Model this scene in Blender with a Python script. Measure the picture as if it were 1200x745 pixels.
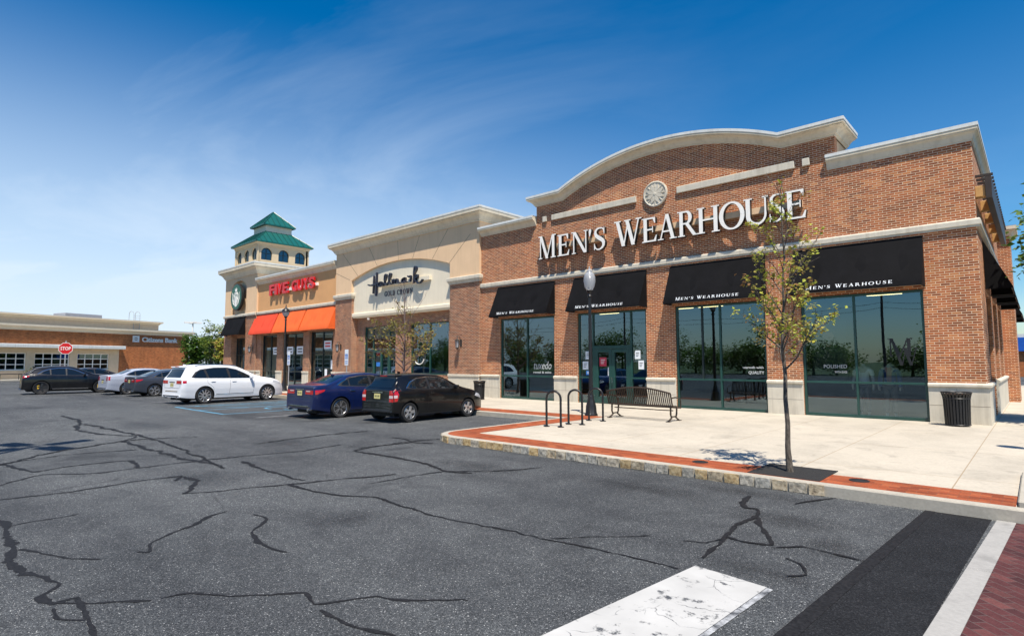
import bpy, bmesh, math, random
from math import sin, cos, pi, radians, sqrt, hypot, atan2
from mathutils import Vector, Matrix, geometry
from mathutils.bvhtree import BVHTree

for _o in list(bpy.data.objects):
    bpy.data.objects.remove(_o)
S = bpy.context.scene
COL = S.collection

# ------------------------------------------------------------------ camera
cam_d = bpy.data.cameras.new('camera')
cam_d.sensor_fit = 'HORIZONTAL'
cam_d.sensor_width = 36
cam_d.lens = 36*670.98/1200
cam_d.clip_start = 0.05
cam_d.clip_end = 4000
cam = bpy.data.objects.new('camera', cam_d)
COL.objects.link(cam)
cam.matrix_world = (Matrix.Translation((0.933, -19.751, 1.83))
                    @ Matrix.Rotation(radians(42.4908), 4, 'Z')
                    @ Matrix.Rotation(radians(94.4198), 4, 'X')
                    @ Matrix.Rotation(radians(-0.1152), 4, 'Z'))
S.camera = cam

# ------------------------------------------------------------------ sky and sun
SUN = Vector((0.76, -0.65, 2.03)).normalized()       # towards the sun
SUN_EL = math.asin(SUN.z)
SUN_AZ = atan2(SUN.x, SUN.y)                          # clockwise from +Y
w = bpy.data.worlds.new('World')
S.world = w
w.use_nodes = True
nt = w.node_tree
nt.nodes.clear()
def wn(t, **k):
    n = nt.nodes.new(t)
    for a, v in k.items():
        setattr(n, a, v)
    return n
wo = wn('ShaderNodeOutputWorld')
bg = wn('ShaderNodeBackground')
bg.inputs['Strength'].default_value = 0.060
sky = wn('ShaderNodeTexSky', sky_type='NISHITA', sun_disc=False)
sky.sun_elevation = SUN_EL
sky.sun_rotation = SUN_AZ
sky.air_density = 1.0
sky.dust_density = 0.6
sky.ozone_density = 2.0
hs = wn('ShaderNodeHueSaturation')
hs.inputs['Saturation'].default_value = 2.0
hs.inputs['Value'].default_value = 1.55
nt.links.new(sky.outputs[0], hs.inputs['Color'])
# thin cirrus, laid out on a plane high above the ground
tc = wn('ShaderNodeTexCoord')
sx = wn('ShaderNodeSeparateXYZ')
nt.links.new(tc.outputs['Generated'], sx.inputs[0])
def wmath(op, a, b=None):
    n = wn('ShaderNodeMath', operation=op)
    for i, v in enumerate((a, b)):
        if v is None: continue
        if isinstance(v, (int, float)): n.inputs[i].default_value = v
        else: nt.links.new(v, n.inputs[i])
    return n.outputs[0]
zz = wmath('ADD', wmath('MAXIMUM', sx.outputs['Z'], 0.0), 0.12)
px_ = wmath('DIVIDE', sx.outputs['X'], zz)
py_ = wmath('DIVIDE', sx.outputs['Y'], zz)
cb = wn('ShaderNodeCombineXYZ')
nt.links.new(px_, cb.inputs[0]); nt.links.new(py_, cb.inputs[1])
mp = wn('ShaderNodeMapping')
mp.inputs['Rotation'].default_value = (0, 0, radians(-62))
mp.inputs['Scale'].default_value = (0.55, 1.0, 1)
mp.inputs['Location'].default_value = (1.3, 0.4, 0)
nt.links.new(cb.outputs[0], mp.inputs[0])
n1 = wn('ShaderNodeTexNoise')
n1.inputs['Scale'].default_value = 1.05
n1.inputs['Detail'].default_value = 7
n1.inputs['Roughness'].default_value = 0.58
n1.inputs['Distortion'].default_value = 0.7
nt.links.new(mp.outputs[0], n1.inputs['Vector'])
r1 = wn('ShaderNodeMapRange')
r1.inputs['From Min'].default_value = 0.47
r1.inputs['From Max'].default_value = 0.80
r1.inputs['To Max'].default_value = 0.29
nt.links.new(n1.outputs[0], r1.inputs['Value'])
# a veil that thickens low down towards the west side
veil = wn('ShaderNodeMapRange')
veil.inputs['From Min'].default_value = 0.52
veil.inputs['From Max'].default_value = 0.0
veil.inputs['To Max'].default_value = 0.95
veil.interpolation_type = 'SMOOTHSTEP'
nt.links.new(sx.outputs['Z'], veil.inputs['Value'])
west = wn('ShaderNodeMapRange')
west.inputs['From Min'].default_value = -0.32
west.inputs['From Max'].default_value = -0.85
nt.links.new(sx.outputs['X'], west.inputs['Value'])
vw = wmath('MULTIPLY', veil.outputs[0], wmath('ADD', wmath('MULTIPLY', west.outputs[0], 0.75), 0.25))
cf = wmath('MINIMUM', wmath('ADD', wmath('MULTIPLY', r1.outputs[0], wmath('ADD', wmath('MULTIPLY', west.outputs[0], 0.85), 0.15)), vw), 0.9)
mx = wn('ShaderNodeMixRGB')
mx.inputs[2].default_value = (8.8, 10.3, 12.0, 1)
nt.links.new(cf, mx.inputs[0]); nt.links.new(hs.outputs[0], mx.inputs[1])
nt.links.new(mx.outputs[0], bg.inputs['Color'])
nt.links.new(bg.outputs[0], wo.inputs['Surface'])

sun_d = bpy.data.lights.new('sun', 'SUN')
sun_d.energy = 5.0
sun_d.angle = radians(0.53)
sun_d.color = (1.0, 0.925, 0.81)
sun = bpy.data.objects.new('sun', sun_d)
COL.objects.link(sun)
sun.rotation_euler = SUN.to_track_quat('Z', 'Y').to_euler()
sun.location = SUN*60

S.view_settings.view_transform = 'Standard'
S.view_settings.look = 'None'
S.view_settings.exposure = 0.57
S.view_settings.gamma = 1.0
S.render.engine = 'CYCLES'
S.cycles.max_bounces = 8
S.cycles.transparent_max_bounces = 12
S.cycles.use_adaptive_sampling = True
S.cycles.use_denoising = True

# crack lines on the ground (x, y, width) and the strokes of the script lettering on the shop panel
CRACKS=[
[(-8.92,-18.83,0.09),(-8.02,-18.75,0.09),(-7.64,-18.74,0.09),(-7.21,-18.8,0.085),(-6.69,-18.8,0.076),(-6.2,-18.88,0.066),(-5.78,-18.82,0.06),(-5.17,-18.68,0.052),(-4.93,-18.83,0.047),(-4.71,-18.79,0.044),(-4.71,-18.64,0.046),(-4.27,-18.67,0.039),(-3.85,-18.7,0.034),(-3.55,-18.73,0.03)],
[(-4.6,-18.8,0.024),(-4.35,-18.81,0.023),(-4.19,-18.7,0.022),(-4.33,-18.66,0.023)],
[(-6.58,-18.76,0.032),(-6.21,-18.61,0.03),(-5.9,-18.5,0.028),(-5.64,-18.29,0.027)],
[(-7.71,-18.72,0.03),(-7.76,-18.52,0.031),(-7.74,-18.24,0.032),(-7.78,-18.06,0.033)],
[(-4.76,-18.8,0.023),(-4.47,-18.54,0.022),(-4.22,-18.26,0.021)],
[(-4.21,-18.2,0.024),(-4.17,-18.01,0.025),(-3.79,-17.74,0.023),(-3.48,-17.38,0.022),(-3.22,-17.44,0.02),(-3.12,-17.28,0.02),(-3.06,-17.16,0.02),(-2.99,-17.04,0.02),(-2.83,-16.98,0.02),(-2.4,-16.62,0.019)],
[(-3.09,-17.47,0.024),(-2.8,-17.47,0.022),(-2.62,-17.44,0.02),(-2.35,-17.33,0.019)],
[(-5.62,-17.99,0.03),(-5.52,-17.92,0.029),(-5.82,-17.82,0.032),(-6.03,-17.59,0.035),(-6.21,-17.29,0.038),(-6.49,-17.02,0.042),(-6.56,-16.8,0.043)],
[(-6.17,-16.64,0.041),(-5.85,-16.62,0.038),(-5.43,-16.97,0.033),(-5.07,-17.07,0.03),(-4.72,-17.07,0.027),(-4.53,-17.02,0.026)],
[(-9.45,-18.61,0.039),(-9.34,-17.98,0.04),(-9.48,-17.14,0.045),(-9.45,-16.38,0.048)],
[(-10.65,-18.49,0.036),(-11.26,-17.94,0.041),(-10.78,-17.34,0.04),(-10.74,-16.56,0.043),(-10.78,-15.86,0.046),(-10.63,-14.69,0.05),(-10.46,-13.76,0.053),(-10.69,-12.78,0.059)],
[(-13.07,-18.24,0.059),(-11.67,-17.96,0.05),(-11.88,-17.38,0.053),(-11.78,-16.57,0.056),(-10.82,-16.63,0.049)],
[(-13.07,-18.24,0.041),(-13.53,-17.29,0.047),(-13.41,-16.66,0.049),(-13.23,-16.06,0.05)],
[(-8.0,-16.84,0.036),(-7.78,-16.31,0.036),(-7.53,-15.53,0.038),(-7.23,-14.81,0.04)],
[(-9.06,-16.61,0.057),(-9.37,-16.41,0.061),(-8.8,-16.37,0.056),(-8.11,-16.69,0.048),(-8.0,-16.84,0.046)],
[(-10.09,-15.15,0.071),(-9.26,-15.23,0.063),(-8.44,-15.24,0.055),(-7.59,-15.23,0.048)],
[(-14.93,-15.9,0.09),(-13.08,-15.82,0.09),(-11.32,-15.79,0.073),(-9.64,-15.65,0.058)],
[(-24.22,-15.44,0.09),(-21.19,-15.5,0.09),(-19.78,-15.94,0.09),(-18.24,-16.05,0.09),(-17.07,-15.89,0.088),(-15.79,-15.4,0.08),(-14.93,-15.9,0.071)],
[(-7.47,-15.56,0.049),(-6.78,-15.49,0.044),(-6.26,-15.4,0.04),(-6.02,-15.26,0.039),(-5.78,-15.13,0.038),(-5.15,-15.19,0.033),(-4.59,-15.21,0.029),(-3.87,-15.14,0.025),(-2.88,-15.0,0.021),(-2.5,-14.94,0.019),(-2.07,-14.91,0.017),(-1.51,-14.89,0.015)],
[(-2.91,-14.97,0.015),(-2.61,-14.64,0.015),(-2.18,-14.18,0.015)],
[(-9.68,-13.06,0.082),(-8.76,-13.02,0.073),(-7.93,-12.99,0.066),(-7.25,-13.03,0.059),(-6.54,-13.28,0.052),(-6.06,-13.1,0.049)],
[(-6.54,-13.28,0.034),(-5.93,-12.74,0.034),(-5.55,-11.91,0.036)],
[(-6.64,-14.73,0.029),(-6.62,-14.1,0.031),(-6.54,-13.28,0.034)],
[(-7.27,-14.79,0.03),(-7.04,-14.38,0.03),(-6.96,-13.97,0.032)],
[(-10.81,-11.3,0.069),(-10.34,-11.24,0.066),(-9.74,-11.48,0.06),(-9.25,-11.3,0.058)],
[(-9.68,-13.06,0.051),(-9.85,-12.35,0.056),(-9.77,-11.5,0.06)],
[(-2.07,-11.68,0.064),(-1.97,-12.16,0.057),(-1.85,-12.35,0.053),(-1.73,-12.31,0.053),(-1.63,-12.64,0.048),(-1.64,-13.24,0.042),(-1.59,-13.65,0.037),(-1.51,-14.17,0.032),(-1.48,-14.49,0.029)],
[(-1.63,-12.64,0.048),(-1.35,-13.21,0.04),(-1.14,-13.65,0.034),(-1.38,-13.74,0.035),(-1.56,-13.69,0.037)],
[(-1.85,-14.12,0.023),(-1.64,-14.03,0.023),(-1.56,-13.69,0.024)],
[(-1.11,-13.75,0.022),(-0.88,-13.5,0.023),(-0.6,-13.53,0.021),(-0.34,-13.57,0.02)],
[(-0.9,-13.97,0.026),(-0.75,-14.05,0.025),(-0.65,-14.31,0.022),(-0.75,-14.45,0.022)],
[(-1.47,-11.75,0.031),(-1.35,-11.38,0.033),(-1.17,-11.03,0.034)],
[(-20.26,-15.59,0.09),(-17.44,-15.38,0.088),(-13.67,-15.28,0.06),(-9.69,-15.67,0.035)],
[(-12.95,-18.25,0.044),(-14.14,-17.34,0.055),(-15.07,-15.76,0.068),(-14.53,-14.45,0.07)],
[(-12.22,-13.98,0.051),(-12.47,-12.61,0.059),(-12.42,-10.93,0.067)],
[(-9.92,-12.79,0.043),(-9.89,-10.95,0.051),(-9.31,-9.81,0.054)]]
SCRIPT=[
(0.092,[(-28.15,7.01),(-28.17,6.46),(-28.21,5.94)]),
(0.109,[(-27.86,7.17),(-27.89,6.51),(-27.92,5.77)]),
(0.141,[(-28.75,6.53),(-28.5,6.45),(-28.03,6.48),(-27.64,6.54)]),
(0.098,[(-27.4,6.58),(-27.59,6.55),(-27.7,6.41),(-27.6,6.31),(-27.43,6.41),(-27.36,6.55),(-27.36,6.36),(-27.22,6.33)]),
(0.092,[(-27.22,6.33),(-27.04,6.55),(-26.88,6.86),(-26.95,6.97),(-27.06,6.84),(-27.05,6.51),(-26.94,6.35),(-26.81,6.36)]),
(0.092,[(-26.81,6.36),(-26.63,6.55),(-26.44,6.88),(-26.51,6.98),(-26.61,6.83),(-26.62,6.51),(-26.53,6.36),(-26.36,6.38)]),
(0.098,[(-26.31,6.62),(-26.27,6.36)]),
(0.087,[(-26.27,6.48),(-26.14,6.59),(-26.07,6.56),(-26.04,6.36)]),
(0.087,[(-26.04,6.48),(-25.88,6.59),(-25.81,6.53),(-25.75,6.36),(-25.52,6.36)]),
(0.098,[(-25.13,6.59),(-25.32,6.54),(-25.39,6.4),(-25.26,6.33),(-25.11,6.46),(-25.07,6.6),(-25.09,6.37),(-24.93,6.34)]),
(0.098,[(-24.84,6.67),(-24.75,6.58),(-24.58,6.63),(-24.62,6.31)]),
(0.109,[(-24.32,6.2),(-24.27,6.67),(-24.09,6.95),(-24.14,7.1),(-24.26,7.03),(-24.3,6.63)]),
(0.098,[(-24.33,6.42),(-24.02,6.64),(-23.98,6.53),(-24.19,6.42),(-23.96,6.18),(-23.72,6.19),(-23.53,6.34)])]

# ------------------------------------------------------------------ helpers
def tag(o, label=None, cat=None, group=None, kind=None):
    if label: o['label'] = label
    if cat: o['category'] = cat
    if group: o['group'] = group
    if kind: o['kind'] = kind
    return o

def empty(name, loc, rz=0.0, label=None, cat=None, group=None):
    o = bpy.data.objects.new(name, None)
    o.empty_display_size = 0.3
    COL.objects.link(o)
    o.location = loc
    o.rotation_euler = (0, 0, rz)
    return tag(o, label, cat, group)

class MB:
    """collects geometry for ONE mesh object"""
    def __init__(s):
        s.v = []; s.f = []; s.m = []; s.k = 0
        s.colors = None
    def face(s, pts, mi=0):
        i = len(s.v)
        s.v += [tuple(p) for p in pts]
        s.f.append(tuple(range(i, i+len(pts)))); s.m.append(mi)
    def box(s, x0, x1, y0, y1, z0, z1, mi=0):
        x0, x1 = min(x0, x1), max(x0, x1); y0, y1 = min(y0, y1), max(y0, y1); z0, z1 = min(z0, z1), max(z0, z1)
        i = len(s.v)
        s.v += [(x0,y0,z0),(x1,y0,z0),(x1,y1,z0),(x0,y1,z0),(x0,y0,z1),(x1,y0,z1),(x1,y1,z1),(x0,y1,z1)]
        for q in ((0,3,2,1),(4,5,6,7),(0,1,5,4),(1,2,6,5),(2,3,7,6),(3,0,4,7)):
            s.f.append(tuple(i+a for a in q)); s.m.append(mi)
        return s
    def obox(s, c, ax, ay, az, hx, hy, hz, mi=0):
        """oriented box: centre c, unit axes, half sizes"""
        c = Vector(c); ax, ay, az = Vector(ax), Vector(ay), Vector(az)
        i = len(s.v)
        for dz in (-1, 1):
            for dx, dy in ((-1,-1),(1,-1),(1,1),(-1,1)):
                s.v.append(tuple(c+ax*dx*hx+ay*dy*hy+az*dz*hz))
        for q in ((0,3,2,1),(4,5,6,7),(0,1,5,4),(1,2,6,5),(2,3,7,6),(3,0,4,7)):
            s.f.append(tuple(i+a for a in q)); s.m.append(mi)
        return s
    def bar(s, a, b, wd, th=None, up=(0,0,1), mi=0):
        a, b = Vector(a), Vector(b); th = th or wd
        d = (b-a); L = d.length; d = d.normalized()
        u = Vector(up)
        if abs(d.dot(u)) > 0.98: u = Vector((1,0,0))
        sd = d.cross(u).normalized(); u = sd.cross(d)
        return s.obox((a+b)/2, d, sd, u, L/2, wd/2, th/2, mi)
    def prism(s, poly, org, U, V, N, d0, d1, mi=0):
        """polygon (u,v) extruded along N between d0 and d1 (d1 > d0)"""
        org, U, V, N = Vector(org), Vector(U), Vector(V), Vector(N)
        a = sum(poly[k][0]*poly[(k+1)%len(poly)][1]-poly[(k+1)%len(poly)][0]*poly[k][1] for k in range(len(poly)))
        if a < 0: poly = poly[::-1]
        if U.cross(V).dot(N) < 0: poly = poly[::-1]
        n = len(poly)
        i = len(s.v)
        for d in (d0, d1):
            for (u, v) in poly: s.v.append(tuple(org+U*u+V*v+N*d))
        if n <= 4:
            tri = [tuple(range(n))]
        else:
            P3 = [Vector((p[0], p[1], 0)) for p in poly]
            tri = geometry.tessellate_polygon([P3])
            fx = []
            for t in tri:
                p0, p1, p2 = (P3[q] for q in t)
                ar = (p1-p0).cross(p2-p0).z
                if abs(ar) < 1e-12: continue
                want = 1 if U.cross(V).dot(N) > 0 else -1
                fx.append(tuple(t) if ar*want > 0 else tuple(t[::-1]))
            tri = fx
        for t in tri:
            s.f.append(tuple(i+n+q for q in t)); s.m.append(mi)
            s.f.append(tuple(i+q for q in reversed(t))); s.m.append(mi)
        for k in range(n):
            k2 = (k+1) % n
            s.f.append((i+k, i+k2, i+n+k2, i+n+k)); s.m.append(mi)
        return s
    def tube(s, pts, r, n=8, mi=0, caps=True):
        pts = [Vector(p) for p in pts]
        rr = r if isinstance(r, (list, tuple)) else [r]*len(pts)
        i0 = len(s.v); prev = None
        for k, p in enumerate(pts):
            d = (pts[min(k+1, len(pts)-1)]-pts[max(k-1, 0)])
            d = d.normalized() if d.length > 1e-9 else Vector((0,0,1))
            if prev is None:
                u = d.orthogonal().normalized()
            else:
                u = prev-d*prev.dot(d)
                u = u.normalized() if u.length > 1e-6 else d.orthogonal().normalized()
            prev = u
            v = d.cross(u)
            for q in range(n):
                a = 2*pi*q/n
                s.v.append(tuple(p+(u*cos(a)+v*sin(a))*rr[k]))
        for k in range(len(pts)-1):
            for q in range(n):
                q2 = (q+1) % n
                s.f.append((i0+k*n+q, i0+k*n+q2, i0+(k+1)*n+q2, i0+(k+1)*n+q)); s.m.append(mi)
        if caps:
            s.f.append(tuple(i0+q for q in range(n))[::-1]); s.m.append(mi)
            s.f.append(tuple(i0+(len(pts)-1)*n+q for q in range(n))); s.m.append(mi)
        return s
    def lathe(s, prof, c=(0,0,0), n=20, mi=0, axis='Z', flute=0, fd=0.0):
        i0 = len(s.v); c = Vector(c)
        for (r, h) in prof:
            for q in range(n):
                a = 2*pi*q/n
                rr = r*(1-fd*(0.5+0.5*cos(a*flute))) if flute else r
                if axis == 'Z': p = Vector((rr*cos(a), rr*sin(a), h))
                elif axis == 'Y': p = Vector((rr*sin(a), h, rr*cos(a)))
                else: p = Vector((h, rr*cos(a), rr*sin(a)))
                s.v.append(tuple(c+p))
        for k in range(len(prof)-1):
            for q in range(n):
                q2 = (q+1) % n
                s.f.append((i0+k*n+q, i0+k*n+q2, i0+(k+1)*n+q2, i0+(k+1)*n+q)); s.m.append(mi)
        s.f.append(tuple(i0+q for q in range(n))[::-1]); s.m.append(mi)
        s.f.append(tuple(i0+(len(prof)-1)*n+q for q in range(n))); s.m.append(mi)
        return s
    def sweep(s, path, prof, mi=0, close=False):
        """level or arched moulding: path of (x,y,z) points seen from above runs so that OUTWARD is to its right;
        prof = (outward, up) points"""
        path = [Vector(p) for p in path]; n = len(path); m = len(prof)
        def rn(a, b):
            d = Vector((b.x-a.x, b.y-a.y, 0))
            if d.length < 1e-6: return None
            d.normalize(); return Vector((d.y, -d.x, 0))
        i0 = len(s.v)
        for k, p in enumerate(path):
            na = rn(path[k-1], p) if k > 0 else None
            nb = rn(p, path[k+1]) if k < n-1 else None
            if na is None: na = nb
            if nb is None: nb = na
            o = na+nb
            o = o/(o.dot(na)) if o.dot(na) > 1e-6 else na
            for (d, h) in prof:
                s.v.append(tuple(p+o*d+Vector((0,0,h))))
        for k in range(n-1):
            for q in range(m-1):
                s.f.append((i0+k*m+q, i0+(k+1)*m+q, i0+(k+1)*m+q+1, i0+k*m+q+1)); s.m.append(mi)
        s.f.append(tuple(i0+q for q in range(m))); s.m.append(mi)
        s.f.append(tuple(i0+(n-1)*m+q for q in range(m))[::-1]); s.m.append(mi)
        return s
    def strip(s, L, R, org, U, V, N, d0, d1, mi=0):
        """ribbon between two rows of (u,v) points, with thickness"""
        org, U, V, N = Vector(org), Vector(U), Vector(V), Vector(N)
        i = len(s.v); n = len(L)
        for d in (d0, d1):
            for (u, v) in L: s.v.append(tuple(org+U*u+V*v+N*d))
            for (u, v) in R: s.v.append(tuple(org+U*u+V*v+N*d))
        F = []
        for k in range(n-1):
            F.append((i+2*n+k, i+3*n+k, i+3*n+k+1, i+2*n+k+1))
            F.append((i+k, i+k+1, i+n+k+1, i+n+k))
            F.append((i+k, i+2*n+k, i+2*n+k+1, i+k+1))
            F.append((i+n+k, i+n+k+1, i+3*n+k+1, i+3*n+k))
        F.append((i, i+n, i+3*n, i+2*n)); F.append((i+n-1, i+3*n-1, i+4*n-1, i+2*n-1))
        for f in F: s.f.append(f); s.m.append(mi)
        return s
    def add(s, o, mat=None):
        i = len(s.v)
        s.v += [tuple(mat @ Vector(p)) if mat else p for p in o.v]
        s.f += [tuple(i+q for q in f) for f in o.f]; s.m += o.m
        return s
    def islands(s):
        par = list(range(len(s.v)))
        def fd(a):
            while par[a] != a:
                par[a] = par[par[a]]; a = par[a]
            return a
        for f in s.f:
            for q in f[1:]:
                a, b = fd(f[0]), fd(q)
                if a != b: par[b] = a
        out = {}
        for f, m in zip(s.f, s.m):
            o = out.setdefault(fd(f[0]), (MB(), {}))
            g, mp_ = o
            for q in f:
                if q not in mp_: mp_[q] = len(g.v); g.v.append(s.v[q])
            g.f.append(tuple(mp_[q] for q in f)); g.m.append(m)
        return [o[0] for o in out.values()]
    def build_each(s, name, mats, parent=None, **k):
        """every separate piece becomes an object of its own"""
        return [g.build(name, mats, parent, **k) for g in s.islands()]
    def build(s, name, mats, parent=None, smooth=None, bevel=0.0, recalc=False, seg=1):
        me = bpy.data.meshes.new(name)
        me.from_pydata(s.v, [], s.f)
        mats = mats if isinstance(mats, (list, tuple)) else [mats]
        for m in mats: me.materials.append(m)
        me.polygons.foreach_set('material_index', s.m)
        me.update()
        if bevel or recalc:
            bm = bmesh.new(); bm.from_mesh(me)
            if recalc: bmesh.ops.recalc_face_normals(bm, faces=bm.faces)
            if bevel:
                bm.normal_update()
                es = [e for e in bm.edges if len(e.link_faces) == 2 and e.calc_face_angle(0) > 0.5]
                bmesh.ops.bevel(bm, geom=es, offset=bevel, segments=seg, affect='EDGES', profile=0.5, clamp_overlap=True)
            bm.to_mesh(me); bm.free()
        uvproject(me)
        if smooth is not None:
            me.polygons.foreach_set('use_smooth', [True]*len(me.polygons))
            me.set_sharp_from_angle(angle=radians(smooth))
        if s.colors is not None:
            at = me.attributes.new('tint', 'FLOAT', 'FACE')
            at.data.foreach_set('value', s.colors)
        o = bpy.data.objects.new(name, me)
        COL.objects.link(o)
        if parent is not None: attach(o, parent)
        return o

LOCAL = set()          # things whose parts are modelled round the thing's own origin
def attach(o, parent):
    """other parts are modelled where they stand, so the parent's place is taken off again"""
    o.parent = parent
    if parent.type == 'EMPTY' and parent.name not in LOCAL:
        o.location = -parent.location

def uvproject(me):
    uv = me.uv_layers.new(name='UVMap')
    d = uv.data
    co = me.vertices
    for p in me.polygons:
        n = p.normal
        ax, ay, az = abs(n.x), abs(n.y), abs(n.z)
        for li in p.loop_indices:
            c = co[me.loops[li].vertex_index].co
            if az >= ax and az >= ay: d[li].uv = (c.x, c.y)
            elif ay >= ax: d[li].uv = (c.x, c.z)
            else: d[li].uv = (c.y, c.z)

# ------------------------------------------------------------------ materials
def newmat(name):
    m = bpy.data.materials.new(name); m.use_nodes = True
    t = m.node_tree
    b = t.nodes['Principled BSDF']
    return m, t, b
def N(t, typ, ins=None, **k):
    n = t.nodes.new(typ)
    for a, v in k.items(): setattr(n, a, v)
    for a, v in (ins or {}).items():
        if hasattr(v, 'links') or isinstance(v, bpy.types.NodeSocket): t.links.new(v, n.inputs[a])
        else: n.inputs[a].default_value = v
    return n
def rgb(c): return (c[0], c[1], c[2], 1)
def ramp(t, fac, stops):
    n = t.nodes.new('ShaderNodeValToRGB')
    e = n.color_ramp.elements
    while len(e) < len(stops): e.new(0.5)
    for k, (p, c) in enumerate(stops):
        e[k].position = p; e[k].color = rgb(c) if len(c) == 3 else c
    t.links.new(fac, n.inputs[0])
    return n.outputs[0]
def mixc(t, f, a, b, mode='MIX'):
    n = t.nodes.new('ShaderNodeMixRGB'); n.blend_type = mode
    for i, v in enumerate((f, a, b)):
        if isinstance(v, bpy.types.NodeSocket): t.links.new(v, n.inputs[i])
        elif i == 0: n.inputs[0].default_value = v
        else: n.inputs[i].default_value = rgb(v)
    return n.outputs[0]
def plain(name, c, rough=0.6, metal=0.0, var=0.12, scale=3.0, bump=0.0, bscale=60.0, coat=0.0, spec=0.5, streak=0.0):
    """painted / plain surface with slow tone variation and an optional fine bump"""
    m, t, b = newmat(name)
    g = N(t, 'ShaderNodeNewGeometry')
    n = N(t, 'ShaderNodeTexNoise', {'Vector': g.outputs['Position'], 'Scale': scale, 'Detail': 6.0, 'Roughness': 0.6})
    lo = tuple(max(0, x*(1-var)) for x in c); hi = tuple(min(1, x*(1+var)) for x in c)
    col = ramp(t, n.outputs[0], [(0.3, lo), (0.7, hi)])
    if streak:
        smp = N(t, 'ShaderNodeMapping', {'Vector': g.outputs['Position'], 'Scale': (5.0, 5.0, 0.35)})
        sn = N(t, 'ShaderNodeTexNoise', {'Vector': smp.outputs[0], 'Scale': 1.0, 'Detail': 6.0, 'Roughness': 0.65})
        col = mixc(t, streak, col, ramp(t, sn.outputs[0], [(0.34, (0.52,0.49,0.45)), (0.52, (1.0,1.0,1.0)), (1.0, (1.03,1.03,1.03))]), 'MULTIPLY')
    t.links.new(col, b.inputs['Base Color'])
    b.inputs['Roughness'].default_value = rough; b.inputs['Metallic'].default_value = metal
    b.inputs['Coat Weight'].default_value = coat
    b.inputs['Coat Roughness'].default_value = 0.03
    b.inputs['Specular IOR Level'].default_value = spec
    if bump:
        n2 = N(t, 'ShaderNodeTexNoise', {'Vector': g.outputs['Position'], 'Scale': bscale, 'Detail': 3.0})
        bp = N(t, 'ShaderNodeBump', {'Height': n2.outputs[0], 'Strength': bump, 'Distance': 0.01})
        t.links.new(bp.outputs[0], b.inputs['Normal'])
    return m

def brick(name, c1, c2, c3, mortar, bw=0.213, rh=0.0677, ms=0.0068, rough=0.85, off=0.5, bump=0.5, rot=0.0):
    m, t, b = newmat(name)
    uv = N(t, 'ShaderNodeUVMap', uv_map='UVMap')
    g = N(t, 'ShaderNodeNewGeometry')
    mpr = N(t, 'ShaderNodeMapping', {'Vector': uv.outputs[0], 'Rotation': (0,0,radians(rot))})
    br = N(t, 'ShaderNodeTexBrick', {'Vector': mpr.outputs[0], 'Scale': 1.0, 'Mortar Size': ms, 'Mortar Smooth': 0.15, 'Bias': 0.0,
                                     'Brick Width': bw, 'Row Height': rh, 'Color1': rgb((0,0,0)), 'Color2': rgb((1,1,1)), 'Mortar': rgb((0,0,0))})
    br.offset = off
    col = ramp(t, br.outputs['Color'], [(0.0, c1), (0.35, c2), (0.62, c2), (0.80, c3), (1.0, c1)])
    n = N(t, 'ShaderNodeTexNoise', {'Vector': g.outputs['Position'], 'Scale': 0.9, 'Detail': 6.0, 'Roughness': 0.65})
    col = mixc(t, 0.35, col, ramp(t, n.outputs[0], [(0.3, (0.45,0.45,0.45)), (0.7, (1.5,1.5,1.5))]), 'MULTIPLY')
    n3 = N(t, 'ShaderNodeTexNoise', {'Vector': g.outputs['Position'], 'Scale': 55.0, 'Detail': 3.0})
    col = mixc(t, 0.5, col, ramp(t, n3.outputs[0], [(0.3, (0.6,0.6,0.6)), (0.7, (1.35,1.35,1.35))]), 'MULTIPLY')
    smp = N(t, 'ShaderNodeMapping', {'Vector': g.outputs['Position'], 'Scale': (2.2, 2.2, 0.16)})
    sn = N(t, 'ShaderNodeTexNoise', {'Vector': smp.outputs[0], 'Scale': 1.0, 'Detail': 5.0, 'Roughness': 0.6})
    col = mixc(t, 0.8, col, ramp(t, sn.outputs[0], [(0.30, (0.72,0.70,0.70)), (0.50, (1.0,1.0,1.0)), (0.72, (1.16,1.14,1.12))]), 'MULTIPLY')
    mn = N(t, 'ShaderNodeTexNoise', {'Vector': g.outputs['Position'], 'Scale': 2.5, 'Detail': 4.0})
    mcol = ramp(t, mn.outputs[0], [(0.3, tuple(x*0.8 for x in mortar)), (0.7, tuple(min(1, x*1.12) for x in mortar))])
    col = mixc(t, br.outputs['Fac'], col, mcol)
    t.links.new(col, b.inputs['Base Color'])
    b.inputs['Roughness'].default_value = rough
    b.inputs['Specular IOR Level'].default_value = 0.25
    inv = N(t, 'ShaderNodeMath', {0: 1.0, 1: br.outputs['Fac']}, operation='SUBTRACT')
    hh = N(t, 'ShaderNodeMath', {0: n3.outputs[0], 1: 0.35, 2: inv.outputs[0]}, operation='MULTIPLY_ADD')
    bp = N(t, 'ShaderNodeBump', {'Height': hh.outputs[0], 'Strength': bump, 'Distance': 0.008})
    t.links.new(bp.outputs[0], b.inputs['Normal'])
    return m

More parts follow.
